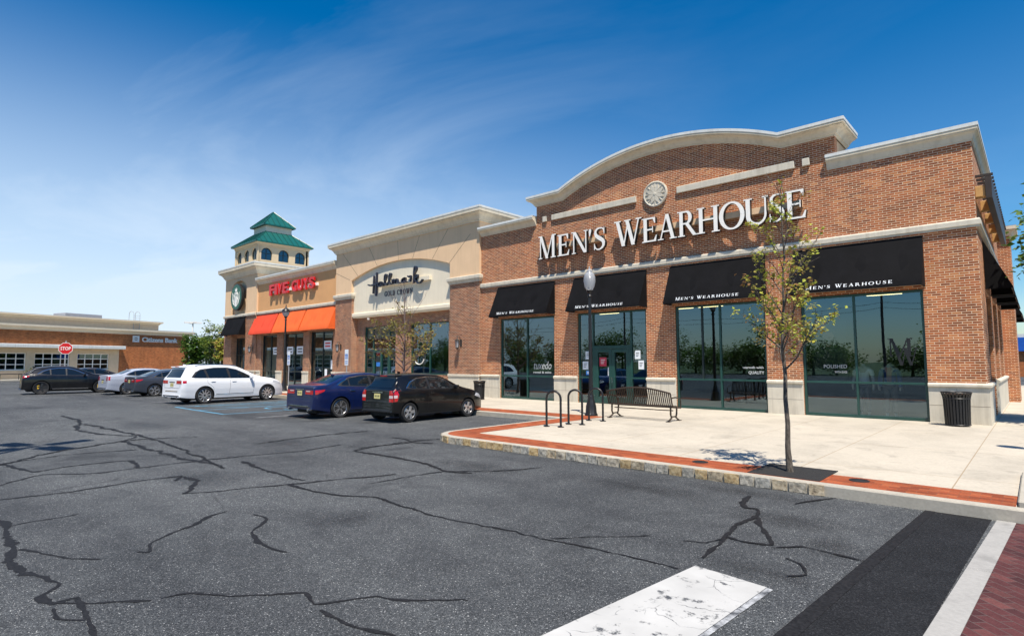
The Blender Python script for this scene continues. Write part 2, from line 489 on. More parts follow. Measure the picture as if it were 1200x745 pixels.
M = {}
M['brick'] = brick('red_brick', (0.215,0.064,0.025), (0.385,0.113,0.037), (0.500,0.190,0.068), (0.72,0.57,0.40))
M['brick_dark'] = brick('shop_brick', (0.13,0.040,0.020), (0.265,0.083,0.034), (0.36,0.145,0.062), (0.68,0.55,0.40))
M['brick_far'] = brick('bank_brick', (0.25,0.070,0.022), (0.42,0.125,0.038), (0.48,0.165,0.05), (0.46,0.26,0.14), ms=0.005)
M['stone'] = plain('cast_stone', (0.58,0.53,0.43), 0.8, var=0.10, scale=1.6, bump=0.15, streak=0.4)
M['cornice'] = plain('cornice_paint', (0.66,0.585,0.45), 0.75, var=0.07, scale=1.2, bump=0.08, streak=0.3)
M['cap'] = plain('metal_coping', (0.66,0.665,0.63), 0.45, var=0.06, scale=0.8, streak=0.3)
M['stucco'] = plain('tan_stucco', (0.74,0.51,0.31), 0.9, var=0.05, scale=0.8, bump=0.25, bscale=140, streak=0.12)
M['stucco_light'] = plain('cream_stucco', (0.74,0.66,0.51), 0.9, var=0.05, scale=0.8, bump=0.2, bscale=140, streak=0.1)
M['stucco_orange'] = plain('orange_stucco', (0.64,0.34,0.145), 0.9, var=0.07, scale=0.7, bump=0.25, bscale=140)
M['groove'] = plain('groove', (0.16,0.11,0.08), 0.9)
M['frame'] = plain('green_frame', (0.012,0.055,0.045), 0.35, metal=0.0, var=0.2, coat=0.2)
M['frame_dark'] = plain('dark_frame', (0.012,0.020,0.020), 0.35, var=0.2)
M['black_cloth'] = plain('black_canvas', (0.0042,0.0042,0.0052), 0.85, var=0.35, scale=2.2, bump=0.35, bscale=9, spec=0.15)
M['orange_cloth'] = plain('orange_canvas', (0.74,0.115,0.016), 0.7, var=0.10, scale=1.2, bump=0.2, bscale=9)
M['red_cloth'] = plain('red_orange_canvas', (0.66,0.055,0.014), 0.7, var=0.10, scale=1.2, bump=0.2, bscale=9)
M['white'] = plain('white_sign_paint', (0.86,0.83,0.77), 0.4, var=0.03)
M['navy'] = plain('navy_sign_paint', (0.012,0.016,0.035), 0.4)
M['red_sign'] = plain('red_sign_plastic', (0.60,0.008,0.010), 0.35, var=0.06)
M['black'] = plain('black_metal', (0.010,0.010,0.011), 0.42, var=0.25, scale=9)
M['black_rough'] = plain('black_rough', (0.012,0.012,0.013), 0.7, var=0.25, scale=9)
M['brown'] = plain('brown_metal', (0.035,0.022,0.014), 0.5, var=0.2)
M['wood_beam'] = plain('tan_beam', (0.50,0.29,0.10), 0.7, var=0.12)
M['tower'] = plain('tower_stucco', (0.60,0.475,0.31), 0.9, var=0.05)
M['teal_seam'] = plain('teal_seam', (0.004,0.060,0.052), 0.4)
M['teal_roof'] = plain('teal_metal_roof', (0.005,0.090,0.078), 0.4, var=0.10, scale=2.0)
M['grey_metal'] = plain('galvanised_metal', (0.38,0.39,0.40), 0.5, metal=0.3, var=0.1)
M['grey_unit'] = plain('roof_unit_paint', (0.25,0.28,0.33), 0.6)
M['chrome'] = plain('chrome', (0.7,0.7,0.7), 0.12, metal=1.0, var=0.03)
M['alloy'] = plain('alloy', (0.62,0.62,0.63), 0.28, metal=0.85, var=0.05)
M['alloy_dark'] = plain('dark_alloy', (0.05,0.05,0.052), 0.3, metal=0.6)
M['tyre'] = plain('tyre_rubber', (0.014,0.014,0.015), 0.8, var=0.2, scale=14)
M['rubber'] = plain('black_plastic', (0.013,0.013,0.014), 0.55, var=0.15)
M['carglass'] = plain('tinted_glass', (0.006,0.009,0.012), 0.03, var=0.0, spec=0.7)
M['taillight'] = plain('tail_light_red', (0.42,0.008,0.012), 0.12, var=0.15, scale=40, coat=0.8)
M['taillight_clear'] = plain('tail_light_clear', (0.62,0.50,0.50), 0.12, var=0.1, scale=40, coat=0.8)
M['headlight'] = plain('headlight_lens', (0.5,0.52,0.55), 0.08, var=0.15, scale=40, coat=1.0)
M['plate'] = plain('plate_yellow', (0.62,0.55,0.22), 0.45, var=0.15, scale=30)
M['plate_ink'] = plain('plate_ink', (0.03,0.03,0.03), 0.5)
M['caliper'] = plain('yellow_caliper', (0.65,0.40,0.01), 0.4)
M['paper'] = plain('white_paper', (0.75,0.78,0.80), 0.7, var=0.04)
M['paper_blue'] = plain('blue_paper', (0.02,0.16,0.50), 0.6)
M['paper_red'] = plain('red_paper', (0.50,0.03,0.06), 0.6)
M['blue_sign'] = plain('blue_sign_paint', (0.01,0.09,0.42), 0.45)
M['logo_green'] = plain('logo_green', (0.0,0.095,0.05), 0.4)
M['logo_black'] = plain('logo_black', (0.012,0.014,0.014), 0.4)
M['beige'] = plain('beige_stucco', (0.70,0.53,0.35), 0.85, var=0.06)
M['bank_trim'] = plain('bank_trim', (0.70,0.60,0.45), 0.8, var=0.05)
M['bronze'] = plain('bronze_lantern', (0.03,0.024,0.018), 0.45)
M['skin'] = plain('mannequin_white', (0.50,0.48,0.45), 0.5)
M['shirt'] = plain('white_shirt', (0.82,0.83,0.84), 0.85)
M['jacket'] = plain('blue_jacket', (0.03,0.08,0.24), 0.85)
M['pants'] = plain('grey_trousers', (0.10,0.085,0.075), 0.85)
M['pink_shirt'] = plain('pink_shirt', (0.40,0.18,0.18), 0.85)
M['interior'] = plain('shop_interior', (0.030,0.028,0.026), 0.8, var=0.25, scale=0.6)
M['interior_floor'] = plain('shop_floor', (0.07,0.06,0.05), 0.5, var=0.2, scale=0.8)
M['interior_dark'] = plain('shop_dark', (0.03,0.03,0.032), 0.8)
M['roof'] = plain('roof_membrane', (0.30,0.30,0.30), 0.9)
M['asphalt_roof'] = M['roof']

def emis(name, c, s):
    m, t, b = newmat(name)
    b.inputs['Base Color'].default_value = rgb(c)
    b.inputs['Emission Color'].default_value = rgb(c); b.inputs['Emission Strength'].default_value = s
    return m
M['lamp_panel'] = emis('ceiling_light', (1.0,0.80,0.38), 3.0)

def glassmat(name, tint, base, gain=1.0):
    m, t, b = newmat(name)
    t.nodes.remove(b)
    out = t.nodes['Material Output']
    tr = N(t, 'ShaderNodeBsdfTransparent', {'Color': rgb(tint)})
    gl = N(t, 'ShaderNodeBsdfGlossy', {'Roughness': 0.004, 'Color': rgb((0.66,0.88,1.0))})
    g = N(t, 'ShaderNodeNewGeometry')
    nn = N(t, 'ShaderNodeTexNoise', {'Vector': g.outputs['Position'], 'Scale': 0.8, 'Detail': 1.0})
    bp = N(t, 'ShaderNodeBump', {'Height': nn.outputs[0], 'Strength': 0.06, 'Distance': 0.02})
    t.links.new(bp.outputs[0], gl.inputs['Normal'])
    fr = N(t, 'ShaderNodeFresnel', {'IOR': 1.5})
    f2 = N(t, 'ShaderNodeMath', {0: fr.outputs[0], 1: gain, 2: base}, operation='MULTIPLY_ADD', use_clamp=True)
    mx = N(t, 'ShaderNodeMixShader', {0: f2.outputs[0]})
    t.links.new(tr.outputs[0], mx.inputs[1]); t.links.new(gl.outputs[0], mx.inputs[2])
    t.links.new(mx.outputs[0], out.inputs['Surface'])
    return m
M['glass'] = glassmat('shop_glass', (0.66,0.74,0.73), 0.125, 1.45)
M['glass_dark'] = glassmat('tower_glass', (0.06,0.10,0.10), 0.10, 1.2)

# globe of frosted acrylic
def globe():
    m, t, b = newmat('frosted_acrylic')
    b.inputs['Base Color'].default_value = rgb((0.50,0.52,0.55))
    b.inputs['Roughness'].default_value = 0.25
    b.inputs['Transmission Weight'].default_value = 0.45
    b.inputs['Subsurface Weight'].default_value = 0.0
    g = N(t, 'ShaderNodeNewGeometry')
    wv = N(t, 'ShaderNodeTexWave', {'Vector': g.outputs['Position'], 'Scale': 9.0, 'Distortion': 0.0}, bands_direction='Z')
    bp = N(t, 'ShaderNodeBump', {'Height': wv.outputs[0], 'Strength': 0.5, 'Distance': 0.01})
    t.links.new(bp.outputs[0], b.inputs['Normal'])
    return m
M['globe'] = globe()

def carpaint(name, c, flake=0.0):
    m, t, b = newmat(name)
    g = N(t, 'ShaderNodeNewGeometry')
    n = N(t, 'ShaderNodeTexNoise', {'Vector': g.outputs['Position'], 'Scale': 700.0, 'Detail': 0.0})
    n2 = N(t, 'ShaderNodeTexNoise', {'Vector': g.outputs['Position'], 'Scale': 4.0, 'Detail': 6.0})
    col = mixc(t, 1.0, c, ramp(t, n.outputs[0], [(0.35, (1-flake,)*3), (0.65, (1+flake,)*3)]), 'MULTIPLY')
    dust = N(t, 'ShaderNodeMapRange', {'Value': n2.outputs[0], 'From Min': 0.45, 'From Max': 0.8, 'To Max': 0.03})
    col = mixc(t, dust.outputs[0], col, (0.22,0.20,0.17))
    t.links.new(col, b.inputs['Base Color'])
    b.inputs['Roughness'].default_value = 0.32
    b.inputs['Metallic'].default_value = 0.0
    b.inputs['Specular IOR Level'].default_value = 0.3
    b.inputs['Coat Weight'].default_value = 0.6
    b.inputs['Coat Roughness'].default_value = 0.02
    return m

def asphalt():
    m, t, b = newmat('asphalt')
    g = N(t, 'ShaderNodeNewGeometry'); P = g.outputs['Position']
    big = N(t, 'ShaderNodeTexNoise', {'Vector': P, 'Scale': 0.16, 'Detail': 7.0, 'Roughness': 0.62})
    mid = N(t, 'ShaderNodeTexNoise', {'Vector': P, 'Scale': 1.7, 'Detail': 6.0, 'Roughness': 0.7})
    agg = N(t, 'ShaderNodeTexVoronoi', {'Vector': P, 'Scale': 150.0})
    agg2 = N(t, 'ShaderNodeTexVoronoi', {'Vector': P, 'Scale': 95.0})
    fine = N(t, 'ShaderNodeTexNoise', {'Vector': P, 'Scale': 160.0, 'Detail': 2.0})
    col = ramp(t, agg.outputs['Color'], [(0.0, (0.011,0.012,0.0125)), (0.35, (0.047,0.051,0.054)), (0.70, (0.092,0.099,0.104)), (0.86, (0.175,0.18,0.178)), (1.0, (0.75,0.75,0.72))])
    chips = ramp(t, agg2.outputs['Color'], [(0.0, (0.55,0.55,0.55)), (0.5, (1.0,1.0,1.0)), (0.88, (1.2,1.2,1.2)), (1.0, (2.8,2.8,2.7))])
    col = mixc(t, 0.75, col, chips, 'MULTIPLY')
    col = mixc(t, 0.85, col, ramp(t, big.outputs[0], [(0.28, (0.58,0.59,0.61)), (0.50, (0.95,0.95,0.95)), (0.72, (1.34,1.33,1.30))]), 'MULTIPLY')
    col = mixc(t, 0.75, col, ramp(t, mid.outputs[0], [(0.28, (0.66,0.66,0.68)), (0.6, (1.05,1.05,1.05)), (0.8, (1.25,1.25,1.25))]), 'MULTIPLY')
    # lanes polished and darkened by tyres, running along the shops
    lmp = N(t, 'ShaderNodeMapping', {'Vector': P, 'Scale': (0.05, 0.42, 1.0), 'Rotation': (0,0,radians(4))})
    ln_ = N(t, 'ShaderNodeTexNoise', {'Vector': lmp.outputs[0], 'Scale': 1.6, 'Detail': 5.0, 'Roughness': 0.6})
    col = mixc(t, 0.8, col, ramp(t, ln_.outputs[0], [(0.32, (0.66,0.66,0.68)), (0.5, (1.0,1.0,1.0)), (0.7, (1.20,1.19,1.18))]), 'MULTIPLY')
    # oil drips and tyre-darkened spots
    oil = N(t, 'ShaderNodeTexNoise', {'Vector': P, 'Scale': 0.55, 'Detail': 5.0, 'Roughness': 0.7, 'Distortion': 0.8})
    of = N(t, 'ShaderNodeMapRange', {'Value': oil.outputs[0], 'From Min': 0.57, 'From Max': 0.70, 'To Max': 0.55})
    col = mixc(t, of.outputs[0], col, (0.020,0.021,0.023))
    # hairline crazing
    cr = N(t, 'ShaderNodeTexVoronoi', {'Vector': P, 'Scale': 0.42}, feature='DISTANCE_TO_EDGE')
    wob = N(t, 'ShaderNodeTexNoise', {'Vector': P, 'Scale': 1.3, 'Detail': 4.0})
    addv = N(t, 'ShaderNodeMixRGB', {0: 0.35, 1: P, 2: wob.outputs['Color']})
    addv.blend_type = 'ADD'
    t.links.new(addv.outputs[0], cr.inputs['Vector'])
    cf = N(t, 'ShaderNodeMapRange', {'Value': cr.outputs['Distance'], 'From Min': 0.0, 'From Max': 0.006, 'To Min': 1.0, 'To Max': 0.0})
    msk = N(t, 'ShaderNodeMapRange', {'Value': big.outputs[0], 'From Min': 0.5, 'From Max': 0.56, 'To Max': 0.7})
    cm = N(t, 'ShaderNodeMath', {0: cf.outputs[0], 1: msk.outputs[0]}, operation='MULTIPLY')
    col = mixc(t, cm.outputs[0], col, (0.018,0.018,0.019))
    t.links.new(col, b.inputs['Base Color'])
    b.inputs['Roughness'].default_value = 0.78
    b.inputs['Specular IOR Level'].default_value = 0.22
    ht = N(t, 'ShaderNodeMath', {0: agg.outputs['Distance'], 1: -0.7, 2: fine.outputs[0]}, operation='MULTIPLY_ADD')
    bp = N(t, 'ShaderNodeBump', {'Height': ht.outputs[0], 'Strength': 0.55, 'Distance': 0.006})
    t.links.new(bp.outputs[0], b.inputs['Normal'])
    return m
M['asphalt'] = asphalt()

def new_asphalt():
    m, t, b = newmat('new_asphalt')
    g = N(t, 'ShaderNodeNewGeometry'); P = g.outputs['Position']
    agg = N(t, 'ShaderNodeTexVoronoi', {'Vector': P, 'Scale': 100.0})
    mid = N(t, 'ShaderNodeTexNoise', {'Vector': P, 'Scale': 2.2, 'Detail': 6.0})
    col = ramp(t, agg.outputs['Color'], [(0.0, (0.008,0.008,0.009)), (0.7, (0.019,0.020,0.022)), (0.95, (0.036,0.037,0.040)), (1.0, (0.15,0.15,0.15))])
    col = mixc(t, 0.7, col, ramp(t, mid.outputs[0], [(0.3, (0.75,0.75,0.75)), (0.75, (1.35,1.35,1.35))]), 'MULTIPLY')
    t.links.new(col, b.inputs['Base Color']); b.inputs['Roughness'].default_value = 0.8; b.inputs['Specular IOR Level'].default_value = 0.12
    bp = N(t, 'ShaderNodeBump', {'Height': agg.outputs['Distance'], 'Strength': 0.5, 'Distance': 0.005})
    t.links.new(bp.outputs[0], b.inputs['Normal'])
    return m
M['new_asphalt'] = new_asphalt()
def tar():
    m, t, b = newmat('tar_sealant')
    g = N(t, 'ShaderNodeNewGeometry')
    n = N(t, 'ShaderNodeTexNoise', {'Vector': g.outputs['Position'], 'Scale': 40.0, 'Detail': 4.0})
    t.links.new(ramp(t, n.outputs[0], [(0.3, (0.008,0.008,0.009)), (0.75, (0.024,0.024,0.026))]), b.inputs['Base Color'])
    b.inputs['Roughness'].default_value = 0.7; b.inputs['Specular IOR Level'].default_value = 0.15
    return m
M['tar'] = tar()

def concrete(name, c, jx=1.97, jy=3.05, ox=0.0, oy=0.0, joints=True):
    m, t, b = newmat(name)
    g = N(t, 'ShaderNodeNewGeometry'); P = g.outputs['Position']
    n = N(t, 'ShaderNodeTexNoise', {'Vector': P, 'Scale': 0.7, 'Detail': 8.0, 'Roughness': 0.65})
    n2 = N(t, 'ShaderNodeTexNoise', {'Vector': P, 'Scale': 30.0, 'Detail': 4.0})
    col = ramp(t, n.outputs[0], [(0.28, tuple(x*0.80 for x in c)), (0.5, c), (0.74, tuple(min(1, x*1.10) for x in c))])
    col = mixc(t, 0.35, col, ramp(t, n2.outputs[0], [(0.3, (0.75,0.75,0.75)), (0.7, (1.2,1.2,1.2))]), 'MULTIPLY')
    st = N(t, 'ShaderNodeTexNoise', {'Vector': P, 'Scale': 2.3, 'Detail': 5.0, 'Distortion': 1.2})
    sf = N(t, 'ShaderNodeMapRange', {'Value': st.outputs[0], 'From Min': 0.57, 'From Max': 0.74, 'To Max': 0.50})
    col = mixc(t, sf.outputs[0], col, tuple(x*0.55 for x in c))
    if joints:
        mp = N(t, 'ShaderNodeMapping', {'Vector': P, 'Location': (ox, oy, 0)})
        br = N(t, 'ShaderNodeTexBrick', {'Vector': mp.outputs[0], 'Scale': 1.0, 'Brick Width': jx, 'Row Height': jy, 'Mortar Size': 0.008, 'Mortar Smooth': 0.1,
                                         'Color1': rgb((0,0,0)), 'Color2': rgb((1,1,1))})
        br.offset = 0.0
        col = mixc(t, 0.5, col, ramp(t, br.outputs['Color'], [(0.0, (0.93,0.93,0.93)), (1.0, (1.06,1.05,1.04))]), 'MULTIPLY')
        col = mixc(t, br.outputs['Fac'], col, (0.30,0.23,0.15))
    t.links.new(col, b.inputs['Base Color']); b.inputs['Roughness'].default_value = 0.85
    bp = N(t, 'ShaderNodeBump', {'Height': n2.outputs[0], 'Strength': 0.15, 'Distance': 0.005})
    t.links.new(bp.outputs[0], b.inputs['Normal'])
    return m
M['concrete'] = concrete('sidewalk_concrete', (0.44,0.395,0.32))
M['kerb'] = concrete('kerb_concrete', (0.40,0.365,0.30), joints=False)
M['band_concrete'] = concrete('band_concrete', (0.31,0.30,0.28), joints=False)
M['paver'] = brick('orange_pavers', (0.20,0.046,0.018), (0.30,0.070,0.025), (0.36,0.105,0.040), (0.20,0.08,0.045), bw=0.21, rh=0.105, ms=0.004, bump=0.3)
M['paver_dark'] = brick('dark_pavers', (0.050,0.017,0.018), (0.085,0.027,0.027), (0.13,0.046,0.042), (0.10,0.07,0.065), bw=0.20, rh=0.10, ms=0.004, bump=0.3, rot=45)

def granite():
    m, t, b = newmat('granite_block')
    g = N(t, 'ShaderNodeNewGeometry'); P = g.outputs['Position']
    at = N(t, 'ShaderNodeAttribute', attribute_name='tint')
    n = N(t, 'ShaderNodeTexNoise', {'Vector': P, 'Scale': 14.0, 'Detail': 6.0, 'Roughness': 0.7})
    a = ramp(t, n.outputs[0], [(0.3, (0.09,0.085,0.08)), (0.5, (0.34,0.32,0.27)), (0.72, (0.60,0.55,0.46))])
    b2 = ramp(t, n.outputs[0], [(0.3, (0.15,0.085,0.03)), (0.5, (0.42,0.29,0.13)), (0.72, (0.62,0.49,0.29))])
    col = mixc(t, at.outputs['Fac'], a, b2)
    t.links.new(col, b.inputs['Base Color']); b.inputs['Roughness'].default_value = 0.8
    bp = N(t, 'ShaderNodeBump', {'Height': n.outputs[0], 'Strength': 0.9, 'Distance': 0.02})
    t.links.new(bp.outputs[0], b.inputs['Normal'])
    return m
M['granite'] = granite()

def worn_paint(name, c, lo, hi, under=(0.06,0.064,0.07)):
    m, t, b = newmat(name)
    g = N(t, 'ShaderNodeNewGeometry'); P = g.outputs['Position']
    n = N(t, 'ShaderNodeTexNoise', {'Vector': P, 'Scale': 5.0, 'Detail': 9.0, 'Roughness': 0.75})
    v = N(t, 'ShaderNodeTexVoronoi', {'Scale': 2.6}, feature='DISTANCE_TO_EDGE')
    wob = N(t, 'ShaderNodeTexNoise', {'Vector': P, 'Scale': 6.0, 'Detail': 4.0})
    ad = N(t, 'ShaderNodeMixRGB', {0: 0.16, 1: P, 2: wob.outputs['Color']}); ad.blend_type = 'ADD'
    t.links.new(ad.outputs[0], v.inputs['Vector'])
    wear = N(t, 'ShaderNodeMapRange', {'Value': n.outputs[0], 'From Min': lo, 'From Max': hi})
    cm = N(t, 'ShaderNodeMapRange', {'Value': v.outputs['Distance'], 'From Min': 0.004, 'From Max': 0.010, 'To Min': 0.9, 'To Max': 0.0})
    cmask = N(t, 'ShaderNodeTexNoise', {'Vector': P, 'Scale': 1.6, 'Detail': 2.0})
    cmm = N(t, 'ShaderNodeMapRange', {'Value': cmask.outputs[0], 'From Min': 0.50, 'From Max': 0.58})
    c2 = N(t, 'ShaderNodeMath', {0: cm.outputs[0], 1: cmm.outputs[0]}, operation='MULTIPLY')
    f = N(t, 'ShaderNodeMath', {0: wear.outputs[0], 1: c2.outputs[0]}, operation='MAXIMUM')
    d = N(t, 'ShaderNodeTexNoise', {'Vector': P, 'Scale': 3.0, 'Detail': 6.0})
    pc = ramp(t, d.outputs[0], [(0.3, tuple(x*0.82 for x in c)), (0.7, c)])
    t.links.new(mixc(t, f.outputs[0], pc, under), b.inputs['Base Color'])
    b.inputs['Roughness'].default_value = 0.7
    bp = N(t, 'ShaderNodeBump', {'Height': f.outputs[0], 'Strength': 0.4, 'Distance': -0.004})
    t.links.new(bp.outputs[0], b.inputs['Normal'])
    return m
M['white_line'] = worn_paint('worn_white_paint', (0.47,0.465,0.445), 0.565, 0.63)
M['old_line'] = worn_paint('old_white_paint', (0.50,0.51,0.52), 0.40, 0.60)
M['blue_line'] = worn_paint('worn_blue_paint', (0.10,0.36,0.55), 0.50, 0.66)

M['lettering'] = plain('vinyl_lettering', (0.45,0.47,0.47), 0.5)
def leafmat(name, cols):
    m, t, b = newmat(name)
    at = N(t, 'ShaderNodeAttribute', attribute_name='tint')
    col = ramp(t, at.outputs['Fac'], [(i/(len(cols)-1), c) for i, c in enumerate(cols)])
    t.links.new(col, b.inputs['Base Color']); b.inputs['Roughness'].default_value = 0.5
    b.inputs['Specular IOR Level'].default_value = 0.3
    tl = N(t, 'ShaderNodeBsdfTranslucent', {'Color': col})
    mx = N(t, 'ShaderNodeMixShader', {0: 0.35})
    t.links.new(b.outputs[0], mx.inputs[1]); t.links.new(tl.outputs[0], mx.inputs[2])
    t.links.new(mx.outputs[0], t.nodes['Material Output'].inputs['Surface'])
    return m
M['leaf_young'] = leafmat('young_leaves', [(0.26,0.14,0.05), (0.40,0.38,0.05), (0.33,0.40,0.05), (0.50,0.48,0.09), (0.38,0.30,0.10)])
M['leaf_sparse'] = leafmat('sparse_leaves', [(0.13,0.07,0.06), (0.24,0.19,0.04), (0.20,0.21,0.04), (0.30,0.24,0.06), (0.15,0.09,0.07)])
M['leaf_green'] = leafmat('green_leaves', [(0.025,0.06,0.012), (0.045,0.10,0.018), (0.07,0.14,0.025), (0.09,0.17,0.03)])
M['leaf_light'] = leafmat('light_leaves', [(0.09,0.15,0.03), (0.14,0.20,0.03), (0.20,0.25,0.04), (0.26,0.27,0.05)])
M['leaf_bright'] = leafmat('bright_leaves', [(0.04,0.10,0.015), (0.07,0.15,0.02), (0.11,0.19,0.03), (0.16,0.22,0.04)])
def barkmat(name, a, c):
    m, t, b = newmat(name)
    g = N(t, 'ShaderNodeNewGeometry')
    mp = N(t, 'ShaderNodeMapping', {'Vector': g.outputs['Position'], 'Scale': (1,1,0.35)})
    n = N(t, 'ShaderNodeTexNoise', {'Vector': mp.outputs[0], 'Scale': 34.0, 'Detail': 5.0, 'Roughness': 0.7})
    t.links.new(ramp(t, n.outputs[0], [(0.35, a), (0.62, c)]), b.inputs['Base Color']); b.inputs['Roughness'].default_value = 0.9
    bp = N(t, 'ShaderNodeBump', {'Height': n.outputs[0], 'Strength': 0.6, 'Distance': 0.01})
    t.links.new(bp.outputs[0], b.inputs['Normal'])
    return m
M['bark'] = barkmat('bark', (0.030,0.024,0.018), (0.15,0.125,0.10))
M['bark_purple'] = barkmat('twig_bark', (0.07,0.045,0.045), (0.20,0.15,0.14))

# ------------------------------------------------------------------ lettering
def text_geo(body, shear=0.0, bold=0.0, spacing=1.0):
    """outline of a line of sans lettering as triangles, scaled to a unit box"""
    cu = bpy.data.curves.new('lettering', 'FONT')
    cu.body = body; cu.shear = shear; cu.offset = bold; cu.space_character = spacing
    cu.extrude = 0.05; cu.resolution_u = 3
    o = bpy.data.objects.new('lettering', cu); COL.objects.link(o)
    dg = bpy.context.evaluated_depsgraph_get()
    me = bpy.data.meshes.new_from_object(o.evaluated_get(dg))
    vs = [v.co.copy() for v in me.vertices]; fs = [tuple(p.vertices) for p in me.polygons]
    bpy.data.objects.remove(o); bpy.data.curves.remove(cu); bpy.data.meshes.remove(me)
    x0 = min(v.x for v in vs); x1 = max(v.x for v in vs); y0 = min(v.y for v in vs); y1 = max(v.y for v in vs)
    vs = [((v.x-x0)/(x1-x0), (v.y-y0)/(y1-y0), 1.0 if v.z > 0 else 0.0) for v in vs]
    return vs, fs
def put_text(mb, body, org, U, V, Nn, wd, ht, d0, d1, mi=0, **k):
    vs, fs = text_geo(body, **k)
    org, U, V, Nn = Vector(org), Vector(U), Vector(V), Vector(Nn)
    i = len(mb.v)
    for (a, b, c) in vs: mb.v.append(tuple(org+U*a*wd+V*b*ht+Nn*(d0+(d1-d0)*c)))
    flip = U.cross(V).dot(Nn) < 0
    for f in fs:
        f = tuple(i+q for q in f)
        mb.f.append(f[::-1] if flip else f); mb.m.append(mi)

# serif capitals built from stems, hairlines and serifs; unit cap height
TK, TN, SH, SV = 0.165, 0.062, 0.045, 0.085
def _stem(x, t, z0=0.0, z1=1.0): return ('P', [(x,z0),(x+t,z0),(x+t,z1),(x,z1)])
def _serif(x, t, z, up): 
    a = SV
    if up: return ('P', [(x-a,z),(x+t+a,z),(x+t+a,z+SH),(x-a,z+SH)])
    return ('P', [(x-a,z-SH),(x+t+a,z-SH),(x+t+a,z),(x-a,z)])
def _diag(xa, za, xb, zb, t): return ('P', [(xa,za),(xa+t,za),(xb+t,zb),(xb,zb)])
def _path(pts, ws):
    L, R = [], []
    n = len(pts)
    for k in range(n):
        a = pts[max(k-1,0)]; b = pts[min(k+1,n-1)]
        dx, dy = b[0]-a[0], b[1]-a[1]; l = hypot(dx, dy) or 1
        nx, ny = -dy/l, dx/l
        L.append((pts[k][0]+nx*ws[k]/2, pts[k][1]+ny*ws[k]/2)); R.append((pts[k][0]-nx*ws[k]/2, pts[k][1]-ny*ws[k]/2))
    return ('S', L, R)
def _ring(cx, cy, rx, ry, a0, a1, tk, tn, n=28):
    """arc whose width swells at the sides like a broad pen"""
    pts, ws = [], []
    for k in range(n+1):
        a = a0+(a1-a0)*k/n
        pts.append((cx+rx*cos(a), cy+ry*sin(a))); ws.append(tn+(tk-tn)*abs(cos(a))**1.5)
    return _path(pts, ws)
